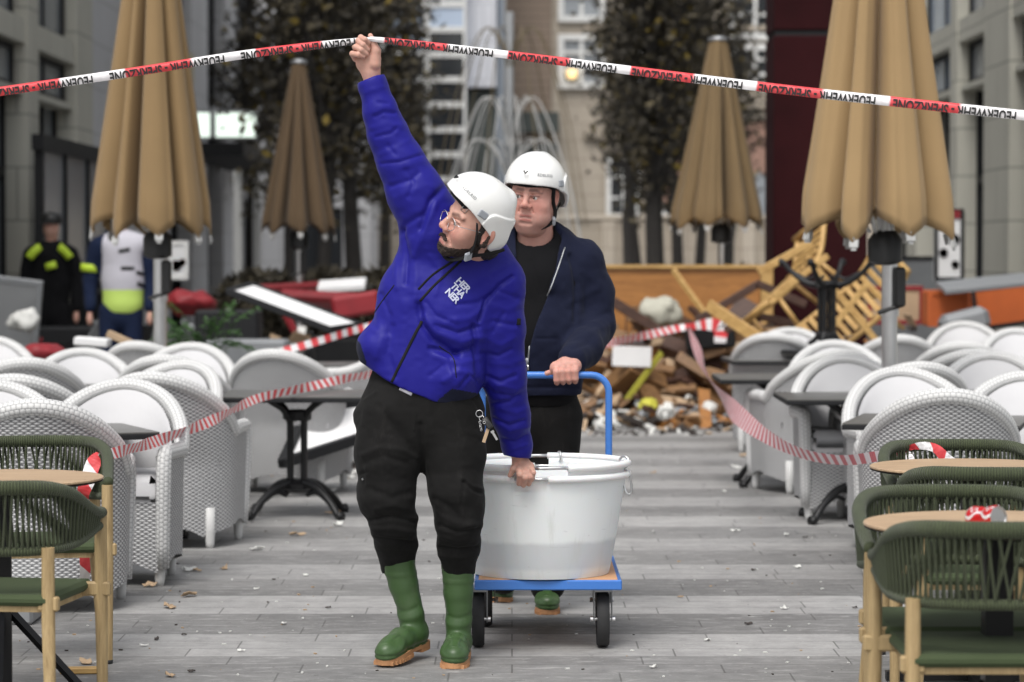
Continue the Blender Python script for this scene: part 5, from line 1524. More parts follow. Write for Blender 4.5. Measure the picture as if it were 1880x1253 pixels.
H2 = SDF(tuple(C1(920, 905, .04)), tuple(C1(990, 826, .28)), .0022)
YB = .19
H2.path([C1(951, 832, .168), C1(956, 850, YB - .01), C1(963, 861, YB - .02)], r1(14, 14.5, 14), .012, .7)
H2.cap(C1(956, 852, YB - .01), C1(972, 858, YB - .01), p1(11), p1(10), .01)
for pts, rr in (([(952, 857), (955, 872), (953, 888)], 6.4), ([(961, 862), (964, 877), (961, 891)], 6.3), ([(969, 862), (973.5, 876), (971, 889)], 6.0), ([(974, 857), (979, 868), (977, 881)], 5.2)):
    H2.path([C1(*pts[0], YB - .02), C1(*pts[1], YB - .045), C1(pts[2][0], pts[2][1], YB - .02)], r1(rr + .8, rr, rr * .82), k)
H2.path([C1(950, 847, YB - .015), C1(943, 861, YB - .02), C1(936, 873, YB - .012)], r1(7.5, 6, 4.6), .006)
lV, lF = H2.nets(); lV = relax(lV, lF, 1, .3)
def hand_tint(V, skin):
    n = vnoise(V, 90, 5)[:, None]; return np.clip(np.tile(np.array(skin), (len(V), 1)) * (1 + .08 * n) + np.maximum(n, 0) * np.array([.04, -.02, -.02]), 0, 1)
man1 = person_obj('man in a royal blue jacket and white helmet stooping under the tape he holds up', tmp.location, [(hV, hF, hC), (bV, bF, skin_of(bV, SKIN1)), (rV, rF, hand_tint(rV, SKIN1)), (lV, lF, hand_tint(lV, SKIN1))])
reroot(tmp, man1)

# ---- the man in navy pushing the trolley ----------------------------------
Y2 = 11.5; S2 = FPX / Y2
C2 = lambda px, py, dy=0.0: W(px, py, Y2 + dy)
p2 = lambda r: r / S2
tmp = bpy.data.objects.new('tmp', None); SC.collection.objects.link(tmp); tmp.location = (C2(975, 1000).x, Y2 + .1, 0)
Rm2 = frame_of((-.29, -.94, -.13), (.05, -.15, .98))
hV, hF, hC = add_head(tmp, C2(980, 360, -.06), Rm2, SKIN2, 1.09, .015, .30, False, .004, R_(3), 'grey_hair', False, (-.35, .12), .96, (0, 0, .006), 0, C2(984, 440, .02))
b0, b1 = C2(870, 745), C2(1150, 395)
def torso(s, d=0):
    s.path([C2(982, 705, -.02), C2(985, 620, -.03), C2(985, 520), C2(985, 468, .02)], [p2(88 - d), p2(92 - d), p2(88 - d), p2(72 - d)], .04, .78)
    s.path([C2(905, 478, .03), C2(985, 462, .02), C2(1062, 482, .03)], [p2(42 - d), p2(48 - d), p2(42 - d)], .04, .9)
Hh = SDF((b0.x, Y2 - .48, b0.z), (b1.x, Y2 + .33, b1.z), .006)
torso(Hh)
Hh.path([C2(1066, 486, .03), C2(1085, 540, .05), C2(1090, 600, .02), C2(1072, 640, -.16), C2(1052, 660, -.29)], [p2(44), p2(42), p2(37), p2(33), p2(27)], .03)
Hh.path([C2(902, 490, .03), C2(878, 600, .02), C2(888, 660, -.29)], [p2(42), p2(38), p2(27)], .03)
Hh.path([C2(935, 448, .09), C2(985, 436, .13), C2(1032, 448, .09), C2(1046, 470, .0)], [p2(24), p2(28), p2(25), p2(14)], .03)
Hh.path([C2(1034, 438, .04), C2(1030, 470, -.06), C2(1010, 530, -.155)], [p2(19), p2(14), p2(6)], .02)
Hh.path([C2(936, 440, .04), C2(942, 470, -.06)], [p2(18), p2(13)], .02)
X, Y, Z = Hh.grid()
pz = np.interp(Z, [C2(0, y).z for y in (700, 650, 590, 545, 500, 440, 400)], [962, 968, 986, 1004, 1018, 1030, 1032])
pl_ = np.interp(Z, [C2(0, y).z for y in (700, 560, 400)], [958, 950, 946])
xr = (pz - 940) / FPX * Y; xl = (pl_ - 940) / FPX * Y
op = np.maximum(np.maximum(xl - X, X - xr), Y - (Y2 - .04))
Hh.D = np.maximum(Hh.D, -op)
neck = np.sqrt((X - C2(984, 0).x) ** 2 + (Y - (Y2 - .01)) ** 2) - .082
Hh.D = np.maximum(Hh.D, -np.maximum(neck, C2(0, 462).z - Z))
Hh.D = np.maximum(Hh.D, C2(0, 724).z - Z).astype(np.float32)
V, F = Hh.nets(); V = relax(V, F, 1, .4)
fl = [([(1040, 560), (1070, 545), (1100, 530)], 7, .007), ([(1060, 600), (1090, 585), (1115, 575)], 6, -.007), ([(1060, 620), (1090, 608), (1112, 600)], 6, .007), ([(1050, 640), (1080, 630)], 5, -.006), ([(1048, 470), (1060, 520), (1055, 590)], 5, -.012), ([(1000, 560), (1030, 600), (1040, 650)], 9, .006), ([(1020, 540), (1045, 570)], 7, -.005), ([(985, 690), (1020, 700), (1060, 694)], 6, .005), ([(985, 622), (1020, 622)], 2.5, -.004), ([(1024, 622), (1030, 655)], 2.5, -.004), ([(965, 712), (1062, 712)], 3, -.005), ([(1070, 500), (1100, 520)], 6, .005), ([(1010, 440), (1040, 480)], 5, -.005)]
V = folds(V, F, fl); N = vnormals(V, F); V = V + N * (vnoise(V, 14, 11) * .004 + vnoise(V, 36, 12) * .002)[:, None]
hd = put('hoodie', vf_mesh('hoodie', V, F), M['hoodie'], tmp, True); HB = bvh_of(V, F)
q = hits(HB, [(1037, 455), (1022, 500), (1006, 542), (989, 582), (974, 630), (970, 660)], .001, 8)
if len(q) > 3: m = MB(); m.tube(q, .003, 6); me = m.mesh('zip'); me.materials.append(M['grey_metal']); o = bpy.data.objects.new('zip', me); SC.collection.objects.link(o); o.parent = hd
m = MB(); q = hit(HB, 969, 664, .006) or C2(968, 664, -.2); m.box(q, (.012, .008, .03), None, .002); m.tube([Vector(q) + Vector((.003, -.005, -.012)), Vector(q) + Vector((.004, -.006, -.034))], .004, 6); me = m.mesh('zip_pull'); me.materials.append(M['steel']); o = bpy.data.objects.new('zip_pull', me); SC.collection.objects.link(o); o.parent = hd
Ts = SDF((b0.x, Y2 - .4, b0.z), (b1.x, Y2 + .3, b1.z), .009); torso(Ts, 7)
Ts.cap(C2(984, 462, .0), C2(984, 436, .0), p2(46), p2(40), .02); Ts.cap(C2(982, 430, -.03), C2(980, 398, -.12), p2(34), p2(40), .01, op='sub')
V, F = Ts.nets(); V = folds(relax(V, F, 1), F, [([(965, 520), (985, 600)], 6, .005), ([(975, 480), (995, 540)], 5, -.005)]); put('shirt', vf_mesh('shirt', V, F), M['tshirt'], tmp, True)
b0, b1 = C2(890, 1130), C2(1085, 690)
T2 = SDF((b0.x, Y2 - .25, b0.z), (b1.x, Y2 + .6, b1.z), .008)
T2.path([C2(978, 705), C2(976, 760)], [p2(80), p2(84)], .03, .75)
T2.path([C2(930, 770), C2(926, 900, .05), C2(922, 1060, .25)], [p2(54), p2(44), p2(32)], .03); T2.path([C2(1016, 770), C2(1014, 900, -.03), C2(1006, 1075, .0)], [p2(54), p2(44), p2(32)], .03)
V, F = T2.nets(); V = V + vnormals(V, F) * (vnoise(V, 16, 13) * .004)[:, None]; put('trousers', vf_mesh('trousers', V, F), M['trousers'], tmp, True)
add_boot(tmp, (.148, 11.66, 0), (.142, 11.37, 0), 0); add_boot(tmp, (-.045, 12.05, 0), (-.045, 11.78, 0), 0, .02, R_(-14))
Bd = SDF((C2(860, 700).x, Y2 - .45, .05), (C2(1140, 700).x, Y2 + .6, C2(0, 400).z), .015)
Bd.path([C2(980, 740), C2(985, 560), C2(985, 480, .02), C2(982, 420, -.03)], [p2(62), p2(66), p2(52), p2(32)], .04, .7)
Bd.path([C2(1050, 490, .03), C2(1088, 600, .03), C2(1050, 665, -.30)], [p2(30), p2(24), p2(14)], .03); Bd.path([C2(915, 490, .03), C2(880, 600, .03), C2(888, 668, -.30)], [p2(30), p2(24), p2(14)], .03)
Bd.path([C2(935, 760), C2(926, 900, .05), C2(920, 1090, .35)], [p2(40), p2(30), p2(18)], .03); Bd.path([C2(1012, 760), C2(1014, 900), C2(1005, 1090, .1)], [p2(40), p2(30), p2(18)], .03)
bV, bF = Bd.nets()
meshes = [(hV, hF, hC), (bV, bF, skin_of(bV, SKIN2))]
# fists on the handle bar
HBY = 11.16; CH = lambda px, py, dy=0: W(px, py, HBY + dy); ph = lambda r: r / (FPX / HBY)
for cx, mir in ((1040, 1), (886, -1)):
    q = lambda dx: cx + dx * mir
    Hs = SDF(tuple(CH(cx - 45, 730, -.12)), tuple(CH(cx + 45, 640, .12)), .0024)
    Hs.path([CH(q(16), 655, .07), CH(q(6), 668, .03), CH(q(-2), 674, .0)], [ph(15), ph(17), ph(19)], .012, .8)
    Hs.cap(CH(q(-18), 676, -.012), CH(q(14), 672, -.008), ph(13), ph(14), .01)
    for i in range(4):
        x = q(-18 + i * 11.2); y0 = 672 - i * .8
        Hs.path([CH(x, y0, -.015), CH(x, y0 + 12, -.043), CH(x + .5, y0 + 26, -.040), CH(x + .5, y0 + 31, -.012)], [ph(7.2), ph(6.8), ph(6.2), ph(5.2)], .003)
    Hs.path([CH(q(-10), 678, .02), CH(q(-24), 684, -.0), CH(q(-36), 686, -.008)], [ph(8), ph(6.5), ph(5)], .006)
    v_, f_ = Hs.nets(); v_ = relax(v_, f_, 1, .3); meshes.append((v_, f_, hand_tint(v_, (.58, .32, .26))))
man2 = person_obj('heavier man in a navy hooded jacket and white helmet pushing the trolley', tmp.location, meshes)
reroot(tmp, man2)

# ---- two far people ---------------------------------------------------------
def far_person(px, d, label, top_m, leg_m, cap_m, lean=0, extra=None, hgt=1.8):
    x = GX(px, d); k = hgt / 1.8
    tmp = bpy.data.objects.new('tmp', None); SC.collection.objects.link(tmp); tmp.location = (x, d, 0)
    P = lambda a, b, c: Vector((x + a * k, d + b, c * k))
    s = SDF(tuple(P(-.45, -.3, 0)), tuple(P(.45, .3, 1.85)), .018)
    s.path([P(0, 0, .95), P(0, 0, 1.2), P(0, 0, 1.4)], [.13, .13, .14], .05, .7); s.path([P(0, 0, 1.45), P(0, 0, 1.6)], [.055, .06], .02)
    s.ell(P(0, -.02, 1.68), (.075, .095, .115), .02); s.ell(P(0, -.11, 1.66), (.015, .02, .02), .01)
    arms = [[P(q * .19, 0, 1.42), P(q * .26, .02, 1.15), P(q * .25, -.06, .88)] for q in (-1, 1)]
    for a in arms: s.path(a, [.05, .04, .03], .02); s.ell(a[2] + Vector((0, -.02, -.07)), (.03, .04, .06), .01)
    for q in (-1, 1): s.path([P(q * .09, 0, .92), P(q * .1, -.02, .5), P(q * .1, .02, .06)], [.07, .055, .04], .03)
    V, F = s.nets(); col = skin_of(V, SKIN1)
    ob = person_obj(label, (x, d, 0), [(V, F, col)])
    c = SDF(tuple(P(-.5, -.35, .7)), tuple(P(.5, .35, 1.6)), .018)
    c.path([P(0, 0, .92), P(0, 0, 1.15), P(0, 0, 1.40)], [.165, .165, .175], .05, .7); c.cap(P(-.15, 0, 1.44), P(.15, 0, 1.44), .085, None, .05)
    for a in arms: c.path([a[0], a[1], a[2] + Vector((0, 0, .04))], [.085, .07, .055], .03)
    c.half((x, d, .84 * k), (0, 0, -1))
    V, F = c.nets(); V = V + vnormals(V, F) * (vnoise(V, 14, 3) * .008)[:, None]; put('jacket', vf_mesh('jacket', V, F), top_m, ob, True)
    c = SDF(tuple(P(-.4, -.3, 0)), tuple(P(.4, .3, 1.05)), .018); c.path([P(0, 0, .98), P(0, 0, .85)], [.155, .16], .03, .75)
    for q in (-1, 1): c.path([P(q * .095, 0, .88), P(q * .105, -.02, .5), P(q * .105, .02, .1)], [.10, .08, .068], .03)
    V, F = c.nets(); put('trousers', vf_mesh('trousers', V, F), leg_m, ob, True)
    for q in (-1, 1):
        m = MB(); m.box(P(q * .105, -.04, .05), (.1, .28, .1), None, .03); m.obj('shoe', M['black_plastic'], ob, True, True)
    m = MB(); m.lathe([(.105, 0), (.107, .05), (.09, .10), (0, .125)], 18, P(0, .0, 1.72)); 
    if cap_m == 'black_plastic': m.box(P(0, -.12, 1.73), (.14, .09, .012), None, .004)
    m.obj('cap' if cap_m == 'black_plastic' else 'hair', M[cap_m], ob, True, True)
    bvh = bvh_of(*c.nets()) if False else None
    tmp_ = tmp; bpy.data.objects.remove(tmp_)
    return ob, P
pol, P = far_person(95, 27.6, 'officer in black with bright lime shoulder patches standing by the left shopfront', M['tshirt'], M['tshirt'], 'black_plastic', hgt=1.8)
m = MB()
for q in (-1, 1): m.tube(bez([P(q * .09, -.10, 1.50), P(q * .15, -.125, 1.45), P(q * .20, -.115, 1.39)], 4), .042, 8, flat=.35)
m.tube([P(-.03, -.16, 1.30), P(.07, -.165, 1.33)], .035, 8, flat=.4); m.obj('reflective_patch', M['lime'], pol, True, True)
vst, P = far_person(222, 25.0, 'helper in a white and lime reflective vest half hidden behind the left parasol', M['navy'], M['navy'], 'hair', hgt=1.9)
c = SDF(tuple(P(-.4, -.35, .8)), tuple(P(.45, .35, 1.65)), .014); c.path([P(.02, -.01, .96), P(.02, -.01, 1.15), P(.02, -.01, 1.38)], [.182, .180, .192], .05, .74); c.cap(P(-.10, -.01, 1.44), P(.15, -.01, 1.44), .09, None, .05)
c.half(P(0, 0, .86), (0, 0, -1))
for q in (-1, 1): c.cap(P(q * .30, 0, 1.4), P(q * .33, 0, .9), .12, .10, .02, op='sub')
c.cap(P(.03, -.2, 1.55), P(.03, -.25, 1.32), .07, .01, .01, op='sub')
V, F = c.nets(); fz = V[F][:, :, 2].mean(1); mk = fz > P(0, 0, 1.06).z
ve = put('vest', vf_mesh('vest', *subset(V, F, mk)), M['vest_white'], vst, True); lo_ = vf_mesh('lower_band', *subset(V, F, ~mk)); lo_.materials.append(pm('vest_lime', (.55, .74, .16), .6, var=.08)); o = bpy.data.objects.new('lower_band', lo_); SC.collection.objects.link(o); o.parent = ve
VB = bvh_of(V, F)
for (a, b) in (((222, 493), (246, 493)), ((250, 500), (266, 505)), ((252, 520), (264, 526)), ((218, 462), (238, 458))):
    q = hits(VB, [a, b], .004, 5)
    if len(q) > 2: m = MB(); m.tube(q, .017, 6, flat=.4); me = m.mesh('badge'); me.materials.append(M['ink']); o = bpy.data.objects.new('badge', me); SC.collection.objects.link(o); o.parent = ve
m = MB(); m.lathe([(.088, -.035), (.09, 0), (.088, .035)], 14, P(-.255, .015, 1.24), Matrix.Rotation(R_(6), 3, 'Y')); m.obj('arm_band', M['lime'], vst, True, True)
# ------------------------------------------------------------ platform trolley
TX, TY0, TY1, TW = .1325, 10.33, 11.18, .54
tl = thing('platform_trolley', 'blue platform trolley with a wooden deck carrying the white tubs', 'trolley', (TX, 10.75, 0))
m = MB(); fr = .0365
for y in (TY0 + .02, TY1 - .02): m.box((TX, y, .243), (TW, .04, fr), None, .004)
for q in (-1, 1): m.box((TX + q * (TW / 2 - .0152), (TY0 + TY1) / 2, .2432), (.03, TY1 - TY0 - .081, fr - .001), None, .004)
m.obj('frame', M['blue_paint'], tl, False, True)
m = MB(); m.box((TX, (TY0 + TY1) / 2, .256), (TW - .03, TY1 - TY0 - .03, .016), None, .002); m.obj('deck', M['deck_wood'], tl, False, True)
hz = CAMH - (689 - HOR) / (FPX / 11.16)
hxr, hxl = (1118 - 940) / FPX * 11.16, TX * 2 - (1118 - 940) / FPX * 11.16
arc = lambda cx, cz, a0, a1, r: [(cx + r * math.cos(a), 11.16, cz + r * math.sin(a)) for a in np.linspace(a0, a1, 7)]
m = MB(); m.tube([(hxl, 11.16, .24), (hxl, 11.16, .6)] + arc(hxl + .07, hz - .07, math.pi, math.pi / 2, .07) + arc(hxr - .07, hz - .07, math.pi / 2, 0, .07) + [(hxr, 11.16, .6), (hxr, 11.16, .24)], .0138, 16)
m.obj('handle', M['blue_paint'], tl, True, True)
for (x, y) in ((.336, 10.45), (-.125, 10.45), (.35, 11.03), (-.10, 11.03)):
    m = MB(); m.lathe([(.075, -.019), (.095, -.023), (.102, -.014), (.103, 0), (.102, .014), (.095, .023), (.075, .019)], 40, (x, y, .1035), Matrix.Rotation(R_(90), 3, 'Y'))
    w = m.obj('wheel', M['rubber'], tl, True, True, 50)
    def wsub(nm, m, mt, sm=False):
        me = m.mesh(nm, sm); me.materials.append(M[mt]); o = bpy.data.objects.new(nm, me); SC.collection.objects.link(o); o.parent = w
    m = MB(); m.lathe([(.0, -.02), (.03, -.02), (.072, -.012), (.076, 0), (.072, .012), (.03, .02), (0, .02)], 28, (x, y, .1035), Matrix.Rotation(R_(90), 3, 'Y')); wsub('rim', m, 'grey_paint', True)
    m = MB()
    for q in (-1, 1):
        m.prism([(-.05, .225), (.05, .225), (.045, .19), (.016, .098), (-.012, .092), (-.02, .115)], -.002, .002, Matrix.Translation((x + q * .033, y, 0)) @ Matrix(((0, 0, 1, 0), (1, 0, 0, 0), (0, 1, 0, 0), (0, 0, 0, 1))))
    m.box((x, y, .2225), (.09, .11, .006)); m.box((x, y, .214), (.066, .09, .010)); wsub('fork', m, 'grey_metal')
    m = MB(); m.lathe([(0, -.046), (.010, -.046), (.010, -.036), (.006, -.036), (.006, .036), (.010, .036), (.010, .046), (0, .046)], 8, (x, y, .1035), Matrix.Rotation(R_(90), 3, 'Y')); wsub('axle', m, 'steel')

# ------------------------------------------------------------ white tubs, one nested in the other
def tub(z0, a_h, label):
    cx, cy = .109, 10.565; Hh_ = .372; rt, rb = .318, .252
    r = thing('tub', label, 'tub', (cx, cy, z0))
    NA, NZ = 120, 26
    def R(z): t = z / Hh_; return rb + (rt - rb) * (t ** .85) + .006 * (t > .97)
    cuts = [(-math.pi / 2 + a_h, .19), (math.pi / 2 + a_h, .19)]
    def incut(a, z): return any(abs((a - c + math.pi) % (2 * math.pi) - math.pi) < w for c, w in cuts) and z > Hh_ - .045
    m = MB(); A = np.linspace(0, 2 * math.pi, NA, endpoint=False); Zs = np.concatenate([np.linspace(0, Hh_ - .045, NZ - 5), np.linspace(Hh_ - .0448, Hh_ - .004, 5)])
    for (off, flip) in ((0, False), (-.007, True)):
        V = []; F = []
        for j, z in enumerate(Zs):
            for a in A:
                rr = R(z) + off; V.append((rr * math.cos(a), rr * math.sin(a), z + (.006 if flip and j == 0 else 0)))
        for j in range(NZ - 1):
            for i in range(NA):
                k = (i + 1) % NA; am = A[i] + math.pi / NA
                if incut(am, (Zs[j] + Zs[j + 1]) / 2): continue
                q = (j * NA + i, j * NA + k, (j + 1) * NA + k, (j + 1) * NA + i); F.append(q[::-1] if flip else q)
        m.add(V, F)
    m.lathe([(0, 0), (rb, 0)], NA); m.lathe([(0, .006), (rb - .007, .006)], NA)
    m.obj('shell', M['tub_plastic'], r)
    rr = R(Hh_)
    for s in range(2):
        c0, w = cuts[s]; c1 = cuts[1 - s][0] + (2 * math.pi if s == 1 else 0)
        if c1 < c0: c1 += 2 * math.pi
        aa = np.linspace(c0 + w, c1 - w, 46); m = MB(); m.tube([(rr * math.cos(a), rr * math.sin(a), Hh_) for a in aa], .0128, 12, flat=1.0); m.obj('rim', M['tub_plastic'], r)
    for c0, w in cuts:
        m = MB(); m.tube([(rr * math.cos(c0 - w - .03), rr * math.sin(c0 - w - .03), Hh_ + .001), (rr * math.cos(c0 - w * .5) * .995, rr * math.sin(c0 - w * .5) * .995, Hh_ + .001), (rr * math.cos(c0 + w * .5) * .995, rr * math.sin(c0 + w * .5) * .995, Hh_ + .001), (rr * math.cos(c0 + w + .03), rr * math.sin(c0 + w + .03), Hh_ + .001)], .0065, 12); m.obj('handle_bar', M['steel'], r)
    return r
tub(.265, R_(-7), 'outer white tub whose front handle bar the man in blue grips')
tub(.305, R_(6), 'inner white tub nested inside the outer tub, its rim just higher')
def ring_pts(c, r, n=20, ax=(1, 0, 0), ay=(0, 0, 1)):
    return [Vector(c) + Vector(ax) * r * math.cos(a) + Vector(ay) * r * math.sin(a) for a in np.linspace(0, 2 * math.pi, n, endpoint=False)]
m = MB(); c = W(1146, 848, 10.54); m.tube(ring_pts(c, .020, 20, (.85, -.5, 0), (0, .2, .98)), .0045, 8, True); tagit(m.obj('shackle', M['steel']), 'steel ring shackle on the right end of the inner tub rim', 'shackle')
m = MB(); c = W(1027, 838, 10.87); m.tube(ring_pts(c, .018, 20, (.3, -.95, 0), (0, .1, 1)), .0045, 8, True); tagit(m.obj('shackle', M['steel']), 'steel ring shackle over the rear handle bar of the tubs', 'shackle')
m = MB(); m.tube(bez([W(1140, 868, 10.52), W(1144, 862, 10.50), W(1150, 862, 10.50), W(1156, 872, 10.50), W(1160, 896, 10.50), W(1157, 907, 10.50), W(1150, 905, 10.50), W(1144, 886, 10.51)], 6), .0042, 8); tagit(m.obj('carabiner', M['steel']), 'open steel carabiner hanging from the right end of the outer tub', 'carabiner')

# ------------------------------------------------------------ tapes
def ribbon(name, P, width, mat, label, group=None, fold=False, tw=None, crinkle=.002, n=10, parent=None, u0=0.0, cat='tape'):
    Q = [np.array(tuple(p)) for p in bez(P, n)]
    Ps = np.array(Q); T = np.gradient(Ps, axis=0); T /= np.linalg.norm(T, axis=1)[:, None]
    Lc = u0 + np.concatenate([[0], np.cumsum(np.linalg.norm(np.diff(Ps, axis=0), axis=1))])
    G = []; UV = []; rng = np.random.default_rng(len(Q))
    ww = np.broadcast_to(np.array(width, float), (len(Q),)) if np.ndim(width) == 0 else np.interp(np.linspace(0, 1, len(Q)), np.linspace(0, 1, len(width)), width)
    for i in range(len(Q)):
        view = np.array([0, 1.0, 0]); up = np.cross(T[i], view) * -1
        if np.linalg.norm(up) < .2: up = np.cross(T[i], np.array([1, 0, 0]))
        up /= np.linalg.norm(up)
        if up[2] < 0 and abs(T[i][2]) < .8: up = -up
        nn = np.cross(up, T[i]); 
        a = 0 if tw is None else tw(Lc[i])
        u2 = up * math.cos(a) + nn * math.sin(a)
        row = []; uv = []
        for v in np.linspace(-.5, .5, 5):
            row.append(Ps[i] + u2 * v * ww[i] + np.array([0, 1, 0]) * (rng.normal(0, crinkle) + .006 * (abs(v) * 2) ** 2 * (1 if fold else 0)))
            uv.append((Lc[i], v * ww[i]))
        if fold:
            for v in (.35, 0, -.42):
                row.append(Ps[i] + u2 * v * ww[i] + np.array([0, .011, 0])); uv.append((Lc[i], v * ww[i]))
        G.append(row); UV.append(uv)
    m = MB(); m.surf(G, np.array(UV).reshape(-1, 2))
    o = m.obj(name, M[mat], parent)
    if parent is None: tagit(o, label, cat, group)
    return o, Ps, Lc, T
handL, handR = W(655, 75, 9.97), W(694, 73, 9.95)
PT = [W(-260, 204, 9.7), W(0, 168, 9.75), W(240, 133, 9.85), W(430, 103, 9.92), W(560, 86, 9.95), W(655, 75, 9.97), W(676, 72, 9.955), W(694, 73, 9.95), W(800, 85, 9.9), W(1000, 109, 9.75), W(1240, 140, 9.55), W(1480, 169, 9.35), W(1700, 193, 9.2), W(1880, 212, 9.1), W(2140, 240, 9.0)]
wd = [.93 * q for q in [.034, .034, .034, .033, .030, .022, .014, .020, .028, .031, .034, .035, .035, .035, .035]]
tape1, PS, LC, TT = ribbon('barrier_tape', PT, wd, 'tape_long', 'long red and white fire brigade barrier tape stretched over the man\'s raised fist', fold=True, crinkle=.0009, n=14)
def on_tape(u, v, lift=.003):
    i = min(max(np.searchsorted(LC, u) - 1, 0), len(LC) - 2); f = (u - LC[i]) / (LC[i + 1] - LC[i]); p = PS[i] * (1 - f) + PS[i + 1] * f
    t = TT[i] * (1 - f) + TT[i + 1] * f; up = np.cross(np.array([0, 1.0, 0]), t) * 1.0; up = np.array([-t[2], 0, t[0]]); up /= np.linalg.norm(up)
    return p + up * v + np.array([0, -lift, 0])
tv, tf = text_mesh('FEUERWEHR - SPERRZONE', .034, 0, 'LEFT', 1.0, .0009)
tv[:, 1] *= 1.45
tv[:, 0] *= .405 / tv[:, 0].max()
uL = LC[np.argmin(np.abs(PS[:, 0] - W(655, 75, 9.97).x))]; uR = LC[np.argmin(np.abs(PS[:, 0] - W(700, 73, 9.95).x))]
for uu in [uL - .004 - i * .462 for i in range(5)] + [uR + .42 + i * .462 for i in range(7)]:
    V = []
    for x, y, _ in tv:
        v = -.0075 - y ; v = max(v, -.0160); u = uu - x
        V.append(on_tape(min(max(u, .01), LC[-1] - .01), v))
    m = MB(); m.add(np.array(V), tf); m.obj('lettering', M['ink'], tape1, False)
ribbon('barrier_tape', [W(170, 838, 10.42), W(215, 831, 10.9), W(300, 806, 12.2), W(395, 770, 13.4), W(470, 733, 14.6), W(560, 712, 15.4), W(665, 690, 16.4), W(800, 672, 18), W(1000, 650, 21), W(1120, 630, 23.2), W(1230, 606, 24.2), W(1268, 600, 24.3)], [.03, .045, .05, .05, .045, .05, .05, .05, .06, .07, .07, .05], 'tape_mid', 'red and white tape running from the left rope chair back to the black post', tw=lambda L: .5 * math.sin(L * 5), group=None)
ribbon('barrier_tape', [W(1264, 604, 24.3), W(1285, 655, 21.5), W(1310, 708, 19), W(1345, 752, 16.8), W(1400, 797, 14.4), W(1470, 832, 12.6), W(1545, 845, 11.5), W(1610, 838, 10.75), W(1662, 826, 10.3)], [.05, .10, .12, .12, .075, .06, .045, .04, .025], 'tape_twist', 'twisted red and white tape sagging from the black post to the right rope chairs', tw=lambda L: .5 * math.sin(L * .9), crinkle=.001)
ribbon('barrier_tape', [W(470, 655, 20.5), W(530, 642, 20.5), W(600, 622, 20.6), W(660, 604, 20.8), W(720, 590, 21)], .055, 'tape_mid', 'bold striped tape across the wreck left of the man in blue', tw=lambda L: .3 * math.sin(L * 7))
ribbon('tape_end', [W(184, 834, 10.38), W(172, 850, 10.36), W(160, 885, 10.34), W(152, 912, 10.36), W(155, 960, 10.5), W(158, 1020, 10.5), W(153, 1085, 10.52)], [.03, .055, .055, .045, .045, .05, .03], 'tape_diag', 'tape end hanging down over the left rope chair back', group=None)
ribbon('tape_end', [W(182, 832, 10.37), W(196, 838, 10.4), W(210, 849, 10.42)], [.02, .03, .01], 'litter_white', 'short white tape end at the knot on the left rope chair')
ribbon('tape_end', [W(1664, 826, 10.26), W(1668, 842, 10.24), W(1676, 868, 10.24)], [.022, .04, .05], 'tape_diag', 'short tape end hanging below the knot on the right rope chair', u0=.05)
ribbon('tape_end', [W(1664, 824, 10.26), W(1690, 819, 10.2), W(1718, 824, 10.18), W(1742, 848, 10.18), W(1760, 858, 10.16), W(1772, 850, 10.16)], [.015, .028, .032, .045, .05, .02], 'tape_diag', 'long fluttering tape end lying over the right rope chair back')
ribbon('tape_end', [W(1268, 600, 24.2), W(1300, 596, 24.1), W(1322, 602, 24.1), W(1322, 630, 24.1)], [.05, .10, .12, .10], 'tape_mid', 'tape end curling off the black post in the wreck')

# ------------------------------------------------------------ crushed can
cz, cd = .7355 + .031, 7.43
cn = thing('drink_can', 'crushed red drink can lying on the right wooden table', 'can', (GX(1812, cd), cd, cz))
NA, NZ = 48, 30; P = np.zeros((NA + 1, NZ, 3)); UV = np.zeros((NA + 1, NZ, 2))
for i in range(NA + 1):
    a = 2 * math.pi * i / NA
    for j in range(NZ):
        s = j / (NZ - 1); r = .0325
        if s < .08: r *= .82 + .18 * s / .08
        if s > .90: r *= 1 - .14 * (s - .90) / .10
        dent = math.exp(-((s - .55) / .10) ** 2) * (.35 + .65 * max(0, math.cos(a - 1.2))) * .012 + .0022 * math.sin(5 * a + 9 * s) * math.exp(-((s - .55) / .16) ** 2)
        P[i, j] = (-.052 + .104 * s, (r - dent) * math.cos(a), (r - dent) * math.sin(a) - .004 * math.sin(math.pi * s)); UV[i, j] = (i / NA, s)
rotc = Matrix.Rotation(R_(-60), 3, 'Z') @ Matrix.Rotation(R_(-6), 3, 'Y')
def cloc(m): m.v = [v @ np.array(rotc).T for v in m.v]; return m
def can_mat():
    t = NT('can_red'); uv = t.n('UVMap'); sx = t.n('SeparateXYZ'); t.l(uv.outputs[0], sx.inputs[0])
    w = t.math('SINE', t.math('MULTIPLY', sx.outputs[1], 9.0)); d = t.math('ABSOLUTE', t.math('SUBTRACT', sx.outputs[0], t.math('MULTIPLY_ADD', w, .05, .44)))
    w2 = t.math('ABSOLUTE', t.math('SUBTRACT', sx.outputs[0], t.math('MULTIPLY_ADD', t.math('SINE', t.math('MULTIPLY', sx.outputs[1], 31.0)), .035, .36)))
    f = t.math('MAXIMUM', t.math('LESS_THAN', d, .022), t.math('LESS_THAN', w2, .014))
    return t.set(t.mix(f, (.55, .012, .015), (.8, .78, .78)), .3, .35)
m = MB(); m.surf(P, UV.reshape(-1, 2), flip=True); cloc(m).obj('can_body', can_mat(), cn)
